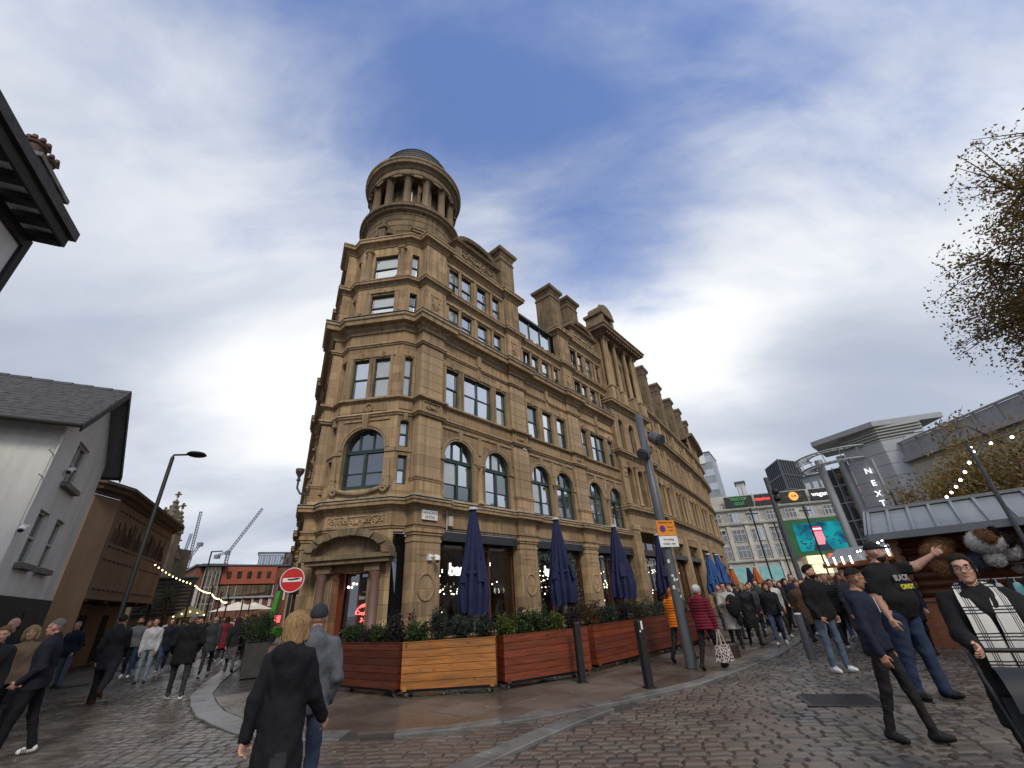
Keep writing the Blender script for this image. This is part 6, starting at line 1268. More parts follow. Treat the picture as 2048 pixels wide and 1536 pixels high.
def screen_material():
    m = bpy.data.materials.new('video_screen'); m.use_nodes = True; nt = m.node_tree; N = nt.nodes; L = nt.links; N.clear(); out = N.new('ShaderNodeOutputMaterial'); em = N.new('ShaderNodeEmission'); em.inputs['Strength'].default_value = .62; tc = N.new('ShaderNodeTexCoord'); nz = N.new('ShaderNodeTexNoise'); nz.inputs['Scale'].default_value = .5; nz.inputs['Detail'].default_value = 3; L.new(tc.outputs['Object'], nz.inputs['Vector'])
    rp = N.new('ShaderNodeValToRGB'); L.new(nz.outputs['Fac'], rp.inputs[0]); rp.color_ramp.elements[0].position = .35; rp.color_ramp.elements[0].color = (.01, .10, .22, 1); rp.color_ramp.elements[1].position = .65; rp.color_ramp.elements[1].color = (.02, .45, .50, 1); L.new(rp.outputs[0], em.inputs[0]); L.new(em.outputs[0], out.inputs[0]); m.cycles.emission_sampling = 'NONE'; return m
part('screen_frame', material('screen_green', (.02, .12, .04), .6, .2, 1), pw, lambda m: m.box((10.2, -.7, 5.0), (18.9, -.05, 10.1))); part('video_screen', screen_material(), pw, lambda m: m.box((11.6, -.74, 5.6), (18.2, -.705, 9.5)))
PKS = material('screen_pink', (.75, .28, .36), emit=.5, var=.3); RDS = material('screen_red', (.75, .03, .06), emit=.6, var=0); DKS = material('screen_dark', (.02, .03, .06), emit=.3, var=.3, scale=1)
part('screen_image', DKS, pw, lambda m: m.prism([(13.3, 5.62), (15.9, 5.62), (15.3, 6.9), (14.0, 6.9)], -.75, -.742)); part('screen_image', PKS, pw, lambda m: m.prism([(14.2, 6.4), (15.1, 6.4), (15.4, 7.2), (15.3, 8.3), (14.0, 8.3), (13.9, 7.2)], -.76, -.751)); part('screen_image', RDS, pw, lambda m: (m.box((13.9, -.77, 8.25), (15.4, -.752, 8.5)), m.box((14.0, -.77, 8.72), (15.3, -.752, 8.95)))); part('screen_image', WHTL, pw, lambda m: m.box((13.95, -.77, 8.5), (15.35, -.752, 8.72)))
rr = random.Random(8)
part('screen_confetti', DKS, pw, lambda m: [m.prism([(x, z), (x + .35, z + .05), (x + .4, z + .2), (x + .02, z + .15)], -.75, -.743) for x, z in [(rr.uniform(11.8, 17.6), rr.uniform(5.7, 9.2)) for _ in range(46)]])
CRS = material('lit_cream_fascia', (1.0, .80, .45), emit=.9, var=.15, scale=.6); part('lit_fascia', CRS, pw, lambda m: (m.box((12.0, -.9, 3.9), (14.4, -.7, 5.0)), m.box((12.4, -.8, 2.6), (14.8, -.72, 3.8)))); part('red_fascia', REDL, pw, lambda m: m.box((15.0, -.9, 4.7), (17.0, -.7, 5.1))); part('lit_fascia', CRS, pw, lambda m: m.box((15.0, -.9, 4.2), (17.0, -.7, 4.68)))
# towers beyond
t60, L = far_block('office_tower', pol(21.5, 210), pol(25.4, 208), 58, 20, material('tower_cladding', (.30, .32, .34), .35, .25, .12), 'tall pale office tower rising behind the end of the stone front', 9, 4, ww=.92, wz=(.5, .45)); part('crown_sign', WHITE, t60, lambda m: m.box((6, -.4, 53), (12, -.1, 57.5)))
gt = empty('grid_tower', pol(31, 150), 0, 'dark gridded glass tower behind the roof signs', 'tower'); A, B, C_ = pol(30.9, 152), pol(32.4, 142), pol(34.2, 150); DGL = glass_material('tower_glass', (.05, .06, .065), .12)
for P, Q in ((A, B), (B, C_)):
    mw = gt.matrix_world.inverted() @ frame(P, Q - P); mw = Matrix.Translation(-gt.location) @ frame(P, Q - P); Lq = (Q - P).length; H = 34
    part('wall', DGL, gt, lambda m: m.box((0, 0, 0), (Lq, .3, H)), mw); nx = 8
    for i in range(nx + 1): part('mullion', GREYM, gt, lambda m: m.box((Lq * i / nx - .12, -.25, 0), (Lq * i / nx + .12, 0, H)), mw)
    for i in range(8): part('transom', GREYM, gt, lambda m: m.box((0, -.22, H - .4 - i * 4.2), (Lq, -.02, H - .1 - i * 4.2)), mw)
far_block('plant_tower', pol(27.3, 100), pol(28.2, 100), 21, 4, PW, 'small grey lift tower on the skyline left of the gridded tower', 3, 2); far_block('grey_block', pol(34, 120), pol(40, 115), 23.5, 10, material('grey_cladding', (.28, .29, .30), .6, .15, .3), 'low grey roof block right of the gridded tower', 2, 8)
# department store with stair tower
LGREY = material('light_grey_steel', (.36, .375, .39), .45, .1, 1)
PANEL = material('grey_metal_panel', (.44, .46, .49), .45, .10, .6, rvar=.08); PSTONE = material('pale_store_stone', (.50, .475, .41), .8, .12, .5); LOUV = material('louvre', (.30, .31, .28), .6, .1, 2)
ns = empty('department_store', (0, 0, 0), 0, 'grey panelled store with a NEXT sign, oversailing roof and glazed stair', 'building')
TC, TL, TR = pol(42.0, 44.3), pol(38.6, 45.9), pol(45.6, 45.0); LFm = frame(TL, TC - TL); LFl = (TC - TL).length; RFm = frame(TC, TR - TC); RFl = (TR - TC).length; H = 11.4
def panels(mw, L, H, nx, rh, mat=PANEL):
    w = L / nx; pm = MB(); pm.cbox((.012, 0, .012), (w - .012, .1, rh - .012), .01); pmm = pm.mesh('panel', mat)
    for i in range(nx):
        for j in range(int(H / rh)): link('panel', pmm, ns, mw @ T(i * w, 0, j * rh))
    part('backing', SLOT, ns, lambda m: m.box((0, .06, 0), (L, .3, H)), mw)
panels(LFm, LFl, H, 2, .95); panels(RFm, RFl, H, 2, .95)
for mw, L in ((LFm, LFl), (RFm, RFl)):
    for i in range(5): part('louvre', LOUV, ns, lambda m: m.add([(0, -.04, H + i * .24), (L, -.04, H + i * .24), (L, .12, H + .22 + i * .24), (0, .12, H + .22 + i * .24)], [(0, 1, 2, 3)]), mw)
c0 = (TC + TL + TR) / 3
part('roof_slab', LGREY, ns, lambda m: m.prism([tuple((c0 + (p - c0) * s).xy) for p, s in ((TC, 1.25), (TR + Vector((1.0, .5, 0)), 1.35), (TR + Vector((3, 6, 0)), 1.0), (pol(37, 52), 1.0), (pol(36.1, 46.5), 1.0))][::1], 12.62, 13.05, 'XY'))
part('sign_blade', LGREY, ns, lambda m: m.box((LFl * .62, -.3, 1.5), (LFl * .62 + .12, -.02, 10.2)), LFm)
for chr_, z in (('N', 9.35), ('E', 8.35), ('X', 7.5), ('T', 6.75)): text('sign_letters', chr_, .62, WHTL, ns, frame(pol(39.95, 44.9), (math.cos(math.radians(33)), -math.sin(math.radians(33)))) @ T(0, 0, z), .05, bold=.01)
for az in (36.15, 38.2): part('column', LGREY, ns, lambda m: m.lathe([(.32, 0), (.32, 11.3)], 16, pol(az, 46.5), sm=True))
gA, gB = pol(36.4, 47.5), pol(38.5, 47.0); gm = frame(gA, gB - gA); gL = (gB - gA).length
for i in range(7): part('stair_glass', DGL, ns, lambda m: m.box((0.03, 0, i * 1.5 + .04), (gL - .03, .05, i * 1.5 + 1.46)), gm); part('stair_floor', PANEL, ns, lambda m: m.box((0, -.06, i * 1.5 - .05), (gL, .3, i * 1.5 + .035)), gm)
for i in range(4): part('stair_fin', LGREY, ns, lambda m: m.box((gL * i / 3 - .04, -.12, 0), (gL * i / 3 + .04, -.061, 10.6)), gm)
# curved lattice canopy
cc_ = pol(37.9, 47.5); 
for zc, R_ in ((11.55, 3.3), (10.6, 3.0)):
    part('canopy_ring', LGREY, ns, lambda m: m.tube([(cc_.x + R_ * math.cos(a), cc_.y + R_ * math.sin(a), zc) for a in [math.radians(120 + 190 * i / 24) for i in range(25)]], .07, 6)); part('canopy_ring', LGREY, ns, lambda m: m.tube([(cc_.x + (R_ - 1.1) * math.cos(a), cc_.y + (R_ - 1.1) * math.sin(a), zc + .1) for a in [math.radians(120 + 190 * i / 24) for i in range(25)]], .07, 6))
    for i in range(17): a = math.radians(122 + 186 * i / 16); part('canopy_rib', LGREY, ns, lambda m: m.tube([(cc_.x + (R_ - 1.15) * math.cos(a), cc_.y + (R_ - 1.15) * math.sin(a), zc + .1), (cc_.x + R_ * 1.02 * math.cos(a), cc_.y + R_ * 1.02 * math.sin(a), zc)], .045, 5))
for i in range(9): a = math.radians(124 + 182 * i / 8); part('canopy_post', LGREY, ns, lambda m: m.tube([(cc_.x + 3.0 * math.cos(a), cc_.y + 3.0 * math.sin(a), 10.6), (cc_.x + 3.3 * math.cos(a), cc_.y + 3.3 * math.sin(a), 11.55)], .035, 5))
SA, SB = pol(43.4, 44.6), Vector((31.0, 5.0, 0)); SM = frame(SA, SB - SA); SL = (SB - SA).length
part('stone_front', PSTONE, ns, lambda m: m.box((0, 0, 0), (SL, .6, 9.4)), SM); part('coping', LGREY, ns, lambda m: m.box((-.3, -.35, 9.4), (SL, .8, 9.75)), SM); part('gutter_band', LGREY, ns, lambda m: m.box((0, -.08, 9.12), (SL, .0, 9.22)), SM)
for i in range(17): part('parapet_glass', material('parapet_sheet', (.34, .36, .38), .3, .2, 1), ns, lambda m: m.box((i * 1.5 + .06, -.1, 9.78), (i * 1.5 + 1.44, -.06, 10.85)), SM); part('parapet_post', LGREY, ns, lambda m: m.box((i * 1.5 - .05, -.2, 9.76), (i * 1.5 + .05, .1, 11.0)), SM)
part('parapet_rail', LGREY, ns, lambda m: m.box((-.3, -.22, 10.9), (SL, -.02, 11.0)), SM)
for i in range(8):
    for j in range(5): part('stone_panel', PSTONE, ns, lambda m: m.cbox((i * 1.7 + .01, -.04, 1.9 + j * 1.45), (i * 1.7 + 1.69, -.005, 3.33 + j * 1.45), .01), SM)
for i in range(2): rect_window(ns, SM, 14.5 + i * 4.2, 18.2 + i * 4.2, 4.5, 8.4, LGREY, (3, 3), GLASS_D, -.12, .12)
# steel lamp column with arms before the store
l3 = empty('plaza_lamp', pol(40.9, 38), 0, 'slim dark lamp post with twin flat arms before the store sign', 'street lamp'); part('post', BLACK, l3, lambda m: m.tube([(0, 0, 0), (-.0, 0, 6.6)], .07, 8)); part('arm', STEEL, l3, lambda m: (m.box((-1.0, -.1, 5.6), (-.1, .1, 5.68)), m.box((.1, -.1, 5.6), (1.1, .1, 5.68))))
for i, (az, D, h, lb) in enumerate(((28.0, 40, 7.2, 'dark lamp column nearest the stone front in the square'), (29.9, 46, 6.6, 'thin dark post left of the video screen'), (33.2, 44, 7.4, 'dark lamp column before the right of the video screen'), (30.6, 30, 7.4, 'tall dark camera mast in the square with round heads'))):
    t = empty('square_post', pol(az, D), 0, lb, 'post', 'posts in the square'); part('post', BLACK if i < 3 else GREYM, t, lambda m: m.tube([(0, 0, 0), (0, 0, h)], .06 if i < 3 else .14, 10))
    part('arm', BLACK, t, lambda m: m.box((-.5, -.05, h - .5), (.5, .05, h - .42)) if i < 3 else (m.ball((.2, -.15, h - .9), .2, 10, 8), m.ball((.18, -.15, h - 1.3), .2, 10, 8)))
# ------------------------------------------------------------ people: smooth implicit figures meshed with surface nets
def surface_nets(F, org, h):
    S = F < 0; nx, ny, nz = F.shape; cnt = np.zeros((nx - 1, ny - 1, nz - 1), np.int8)
    for a in (0, 1):
        for b in (0, 1):
            for c in (0, 1): cnt += S[a:nx - 1 + a, b:ny - 1 + b, c:nz - 1 + c]
    act = np.argwhere((cnt > 0) & (cnt < 8))
    if len(act) == 0: return np.zeros((0, 3)), np.zeros((0, 4), int)
    idx = np.full(cnt.shape, -1, np.int64); idx[act[:, 0], act[:, 1], act[:, 2]] = np.arange(len(act)); acc = np.zeros((len(act), 3)); num = np.zeros(len(act)); I, J, K = act.T
    for ax in range(3):
        o1, o2 = [q for q in range(3) if q != ax]
        for a in (0, 1):
            for b in (0, 1):
                p = [I.copy(), J.copy(), K.copy()]; p[o1] = p[o1] + a; p[o2] = p[o2] + b; q = [v.copy() for v in p]; q[ax] = q[ax] + 1
                f0, f1 = F[p[0], p[1], p[2]], F[q[0], q[1], q[2]]; m = (f0 < 0) != (f1 < 0); t = np.where(m, f0 / np.where(m, f0 - f1, 1), 0)
                v = np.zeros((len(act), 3)); v[:, ax] = t; v[:, o1] = a; v[:, o2] = b; acc += v * m[:, None]; num += m
    V = org + (act + acc / num[:, None]) * h; Q = []
    for ax in range(3):
        o1, o2 = [(1, 2), (2, 0), (0, 1)][ax]; sl0 = [slice(None)] * 3; sl1 = [slice(None)] * 3; sl0[ax] = slice(0, -1); sl1[ax] = slice(1, None)
        e = np.argwhere(S[tuple(sl0)] != S[tuple(sl1)]); e = e[(e[:, o1] > 0) & (e[:, o2] > 0) & (e[:, o1] < F.shape[o1] - 1) & (e[:, o2] < F.shape[o2] - 1)]
        if len(e) == 0: continue
        def at(d1, d2): q = e.copy(); q[:, o1] += d1; q[:, o2] += d2; return idx[q[:, 0], q[:, 1], q[:, 2]]
        quad = np.stack([at(-1, -1), at(0, -1), at(0, 0), at(-1, 0)], 1); ins = S[e[:, 0], e[:, 1], e[:, 2]]; quad[~ins] = quad[~ins][:, ::-1]; Q.append(quad)
    Q = np.concatenate(Q); return V, Q[(Q >= 0).all(1)]
def A_(v): return np.asarray(v, float)
def prim_d(p, P):
    if p[0] == 'c':
        a, b, ra, rb, fl = p[1]; q = P - a
        if fl != 1: q = q.copy(); q[..., 1] /= fl
        d = A_(b) - a; 
        if fl != 1: d = d.copy(); d[1] /= fl
        L2 = max(1e-9, float(d @ d)); t = np.clip((q @ d) / L2, 0, 1); D = np.linalg.norm(q - t[..., None] * d, axis=-1) - (ra + (rb - ra) * t)
        if fl < 1: D = D * (fl + (1 - fl) * .5)
        return D
    c, r, R = p[1]; q = P - c
    if R is not None: q = q @ R
    k0 = np.linalg.norm(q / r, axis=-1); k1 = np.linalg.norm(q / (A_(r) ** 2), axis=-1); return np.where(k1 > 1e-6, k0 * (k0 - 1) / np.maximum(k1, 1e-6), -min(r))
def prim_box(p):
    if p[0] == 'c': a, b, ra, rb, fl = p[1]; m = max(ra, rb); return np.minimum(a, b) - m, np.maximum(a, b) + m
    c, r, R = p[1]; m = max(r); return A_(c) - m, A_(c) + m
def CAP(a, b, ra, rb, tag, k=.03, fl=1.0, cut=None): return ('c', (A_(a), A_(b), ra, rb, fl), tag, k, cut)
def ELL(c, r, tag, k=.03, R=None, cut=None): return ('e', (A_(c), A_(r), R), tag, k, cut)
def implicit(prims, h, subtract=()):
    lo = np.min([prim_box(p)[0] for p in prims], 0) - 3 * h; hi = np.max([prim_box(p)[1] for p in prims], 0) + 3 * h; n = np.ceil((hi - lo) / h).astype(int) + 1
    F = np.full(n, 1.0); TG = np.zeros(n, np.int8); BD = np.full(n, 1.0); ax = [lo[i] + np.arange(n[i]) * h for i in range(3)]
    for p in prims:
        a, b = prim_box(p); m = p[3] + 2.5 * h; i0 = np.maximum(0, np.floor((a - m - lo) / h).astype(int)); i1 = np.minimum(n, np.ceil((b + m - lo) / h).astype(int) + 1); s = tuple(slice(i0[q], i1[q]) for q in range(3))
        P = np.stack(np.meshgrid(ax[0][s[0]], ax[1][s[1]], ax[2][s[2]], indexing='ij'), -1); d = prim_d(p, P)
        if p[4] is not None: d = np.maximum(d, p[4](P))
        k = p[3]; f = F[s]; e = np.clip(.5 + .5 * (f - d) / k, 0, 1) if k > 0 else (d < f) * 1.0; F[s] = f * (1 - e) + d * e - k * e * (1 - e); bd = BD[s]; nb = d < bd; TG[s] = np.where(nb, p[2], TG[s]); BD[s] = np.where(nb, d, bd)
    for p, k in subtract:
        a, b = prim_box(p); m = k + 2 * h; i0 = np.maximum(0, np.floor((a - m - lo) / h).astype(int)); i1 = np.minimum(n, np.ceil((b + m - lo) / h).astype(int) + 1); s = tuple(slice(i0[q], i1[q]) for q in range(3))
        P = np.stack(np.meshgrid(ax[0][s[0]], ax[1][s[1]], ax[2][s[2]], indexing='ij'), -1); d = -prim_d(p, P); f = F[s]; e = np.clip(.5 - .5 * (f - d) / k, 0, 1); F[s] = f * (1 - e) + d * e + k * e * (1 - e)
    V, Q = surface_nets(F, lo, h); 
    if len(V) == 0: return V, Q, np.zeros(0, int)
    g = np.clip(np.round((V - lo) / h).astype(int), 0, n - 1); return V, Q, TG[g[:, 0], g[:, 1], g[:, 2]].astype(int)
def np_mesh(name, V, Q, mats, fm=None):
    me = bpy.data.meshes.new(name); n = len(Q); me.vertices.add(len(V)); me.vertices.foreach_set('co', np.asarray(V, np.float32).ravel()); me.loops.add(n * 4); me.loops.foreach_set('vertex_index', np.asarray(Q, np.int32).ravel()); me.polygons.add(n); me.polygons.foreach_set('loop_start', np.arange(n, dtype=np.int32) * 4); me.polygons.foreach_set('loop_total', np.full(n, 4, np.int32)); me.polygons.foreach_set('use_smooth', np.ones(n, bool))
    for m in mats: me.materials.append(m)
    if fm is not None: me.polygons.foreach_set('material_index', np.asarray(fm, np.int32))
    me.update(); me.validate(); return me
def smooth_mesh(V, Q, it=2, lam=.5):
    e = np.concatenate([Q[:, [0, 1]], Q[:, [1, 2]], Q[:, [2, 3]], Q[:, [3, 0]]]); deg = np.bincount(e.ravel(), minlength=len(V))[:, None]
    for _ in range(it):
        S = np.zeros_like(V); np.add.at(S, e[:, 0], V[e[:, 1]]); np.add.at(S, e[:, 1], V[e[:, 0]]); V = V * (1 - lam) + lam * S / np.maximum(deg, 1)
    return V
def vnormals(V, Q):
    n = np.cross(V[Q[:, 2]] - V[Q[:, 0]], V[Q[:, 3]] - V[Q[:, 1]]); N = np.zeros_like(V)
    for i in range(4): np.add.at(N, Q[:, i], n)
    return N / (np.linalg.norm(N, axis=1)[:, None] + 1e-12)
def cloth(col, rough=.85): 
    k = 'cloth_%.3f_%.3f_%.3f' % tuple(col); return material(k, tuple(col), rough, .18, 7, .35, 55, spec=.25, sheen=.0)
def hairmat(col):
    k = 'hair_%.3f_%.3f_%.3f' % tuple(col); return material(k, tuple(c * .4 for c in col), .62, .8, 16, 1.0, 30, stretch=(7, 7, .45), spec=.22, col2=tuple(min(1, c * 1.5) for c in col))
def skinmat(col):
    k = 'skin_%.3f_%.3f_%.3f' % tuple(col); return material(k, tuple(col), .55, .12, 18, .1, 90, spec=.35)
SKIN, TOP, BOT, SHOE, ACC, LIP = 1, 2, 3, 4, 5, 6
SK1, SK2, SK3 = (.52, .27, .18), (.57, .32, .225), (.37, .19, .11)
BLKC, NAVC, JEAN, DGRY = (.013, .013, .015), (.014, .017, .034), (.05, .07, .125), (.03, .03, .034)
WALK = dict(l=(.38, .12), r=(-.30, .28), al=(-.35, .1, .25, .0), ar=(.35, .1, .35, .0)); WALK2 = dict(l=(-.28, .30), r=(.36, .10), al=(.35, .1, .35, .0), ar=(-.3, .1, .25, .0))
STAND = dict(l=(.04, .04), r=(-.03, .03), al=(.05, .1, .2, .05), ar=(.03, .1, .2, .05)); POCK = dict(l=(.12, .05), r=(-.1, .1), al=(-.15, .25, .75, .35), ar=(-.15, .25, .75, .35))
def joints(pose, wd=1.0):
    J = {}; lean = pose.get('lean', 0.0)
    def up(x, y, z): return A_((x, y + (z - .95) * math.sin(lean), .95 + (z - .95) * math.cos(lean)))
    for sd, s in (('l', -1), ('r', 1)):
        sw, kn = pose[sd]; hip = A_((s * .092 * wd, 0, .92)); kne = hip + .43 * A_((s * .03, math.sin(sw), -math.cos(sw))); ank = kne + .41 * A_((0, math.sin(sw - kn), -math.cos(sw - kn))); J['hip' + sd], J['kne' + sd], J['ank' + sd] = hip, kne, ank
        fp = max(-.9, min(.5, (sw - kn) * .9 if kn > .2 else sw * .5)); J['toe' + sd] = ank + A_((s * .03, .15 * math.cos(fp), -.045 + .15 * math.sin(fp) * .9)); J['hel' + sd] = ank + A_((0, -.045, -.045))
        fx, ab, el, inw = pose['a' + sd]; sh = up(s * .178 * (wd * .6 + .4), -.01, 1.385); d = A_((s * math.sin(ab), math.sin(fx) * math.cos(ab), -math.cos(fx) * math.cos(ab))); elb = sh + .29 * d; a2 = fx + el; d2 = A_((-s * math.sin(inw) + s * math.sin(ab) * .4, math.sin(a2) * math.cos(inw), -math.cos(a2) * math.cos(inw))); d2 /= np.linalg.norm(d2); wr = elb + .255 * d2; J['sh' + sd], J['el' + sd], J['wr' + sd], J['fd' + sd] = sh, elb, wr, d2
    J['neck'] = up(0, -.01, 1.47); J['chest'] = up(0, .005, 1.28); J['belly'] = up(0, .01, 1.08); J['head'] = up(0, .03, 1.635); J['up'] = up
    z = min(min(J['toe' + s][2], J['hel' + s][2]) for s in 'lr') - .042; J['dz'] = -z; return J
def hand_prims(w, d, side, curl=.5, point=False):
    """palm, four unequal bent fingers and a thumb from the side of the palm; w wrist, d forearm direction"""
    d = d / np.linalg.norm(d); ref = A_((0, 1, 0)) if abs(d[1]) < .8 else A_((0, 0, 1)); pn = np.cross(d, ref); pn /= np.linalg.norm(pn); wv = np.cross(pn, d); pn = pn * (-side if abs(d[1]) < .8 else side); P = [CAP(w - d * .03, w + d * .02, .027, .026, SKIN, .02)]; pc = w + d * .05
    P += [CAP(pc - wv * .024 - d * .02, pc - wv * .026 + d * .03, .017, .015, SKIN, .02), CAP(pc + wv * .024 - d * .02, pc + wv * .026 + d * .03, .017, .015, SKIN, .02), CAP(pc - d * .02, pc + d * .035, .018, .016, SKIN, .02)]
    for i, (o, L) in enumerate(((.031, .066), (.011, .075), (-.010, .070), (-.030, .055))):
        c = 0.05 if (point and i == 0) else (curl * (2.2 if point else 1) + .12 * i); b = pc + wv * o + d * .036; d1 = d * math.cos(c) + pn * math.sin(c); m = b + d1 * L * .5; d2 = d * math.cos(c * 2.1) + pn * math.sin(c * 2.1); P += [CAP(b, m, .0095, .009, SKIN, .006), CAP(m, m + d2 * L * .5, .009, .0075, SKIN, .006)]
    tb = pc + wv * .03 - d * .02; td = d * .6 + wv * .65 + pn * .45; td /= np.linalg.norm(td); tm = tb + td * .04; P += [CAP(tb, tm, .013, .011, SKIN, .012), CAP(tm, tm + (d * .85 + pn * .4 + wv * .1) * .032, .0105, .009, SKIN, .006)]; return P
def head_prims(): return [ELL((0, -.014, .028), (.074, .093, .09), SKIN, .02), ELL((0, .022, -.028), (.062, .07, .088), SKIN, .03), ELL((0, .034, -.075), (.045, .045, .034), SKIN, .03), CAP((0, .086, .008), (0, .106, -.028), .009, .0145, SKIN, .014), ELL((0, .08, .024), (.05, .012, .011), SKIN, .02), ELL((.076, -.006, -.01), (.011, .02, .03), SKIN, .01), ELL((-.076, -.006, -.01), (.011, .02, .03), SKIN, .01), ELL((0, .088, -.06), (.022, .009, .008), LIP, .01), ELL((0, .07, -.1), (.022, .02, .016), SKIN, .02), ELL((.035, .066, -.03), (.02, .02, .02), SKIN, .02), ELL((-.035, .066, -.03), (.02, .02, .02), SKIN, .02)]
def hair_prims(style):
    line = lambda P: np.maximum((.58 * P[..., 1] - P[..., 2] + .030) * .8, P[..., 1] - .078 + .45 * np.abs(P[..., 0]))
    if style == 'short': return [ELL((0, -.014, .034), (.083, .101, .096), 1, .02, cut=line)]
    if style == 'crop': return [ELL((0, -.016, .034), (.0762, .0945, .0905), 1, .02, cut=lambda P: np.maximum((.5 * P[..., 1] - P[..., 2] + .046) * .8, np.minimum(P[..., 1] + .0, 1) * .0 + (P[..., 1] - .072 + .5 * np.abs(P[..., 0]))))]
    if style == 'quiff': return [ELL((0, -.014, .036), (.080, .098, .095), 1, .02, cut=lambda P: np.maximum((.6 * P[..., 1] - P[..., 2] + .03) * .8, P[..., 1] - .075 + .4 * np.abs(P[..., 0]))), ELL((0, .03, .105), (.055, .06, .035), 1, .03)]
    if style == 'white': return [ELL((0, -.02, .03), (.095, .112, .105), 1, .02, cut=lambda P: (.8 * P[..., 1] - P[..., 2] - .03) * .7)]
    if style == 'bob': return [ELL((0, -.02, .036), (.096, .108, .098), 1, .03, cut=lambda P: np.minimum(.85 * P[..., 1] - P[..., 2] - .02, P[..., 1] - .045) * .7), CAP((.078, -.02, .03), (.092, .0, -.10), .04, .03, 1, .03), CAP((-.078, -.02, .03), (-.092, .0, -.10), .04, .03, 1, .03), CAP((0, -.07, .03), (0, -.075, -.11), .07, .06, 1, .04), CAP((.05, -.06, .02), (.06, -.06, -.12), .05, .04, 1, .03), CAP((-.05, -.06, .02), (-.06, -.06, -.12), .05, .04, 1, .03)]
    if style == 'long': return [ELL((0, -.02, .036), (.09, .105, .098), 1, .03, cut=lambda P: np.minimum(.85 * P[..., 1] - P[..., 2] - .012, P[..., 1] - .05) * .7), CAP((.074, -.01, .05), (.092, .03, -.20), .03, .032, 1, .03), CAP((-.074, -.01, .05), (-.092, .03, -.20), .03, .032, 1, .03), CAP((0, -.07, .02), (0, -.085, -.22), .065, .05, 1, .04), CAP((.055, -.05, 0), (.075, -.05, -.22), .045, .035, 1, .03), CAP((-.055, -.05, 0), (-.075, -.05, -.22), .045, .035, 1, .03)]
    if style == 'bun': return [ELL((0, -.016, .036), (.082, .10, .094), 1, .02, cut=line), ELL((.03, -.09, .08), (.05, .045, .045), 1, .02), CAP((.07, .05, .04), (.082, .06, -.08), .012, .008, 1, .01), CAP((-.07, .05, .04), (-.082, .06, -.08), .012, .008, 1, .01)]
    if style == 'beanie': return [ELL((0, -.014, .045), (.088, .104, .10), 1, .02, cut=lambda P: (.25 * P[..., 1] - P[..., 2] + .025))]
    if style == 'cap': return [ELL((0, -.01, .045), (.088, .106, .088), 1, .02, cut=lambda P: (-P[..., 2] + .045)), ELL((0, .12, .05), (.07, .09, .012), 1, .012)]
    return []
EYE = material('eye_dark', (.02, .014, .01), .25, 0, 1); EYEW = material('eye_white', (.55, .52, .5), .35, 0, 1)
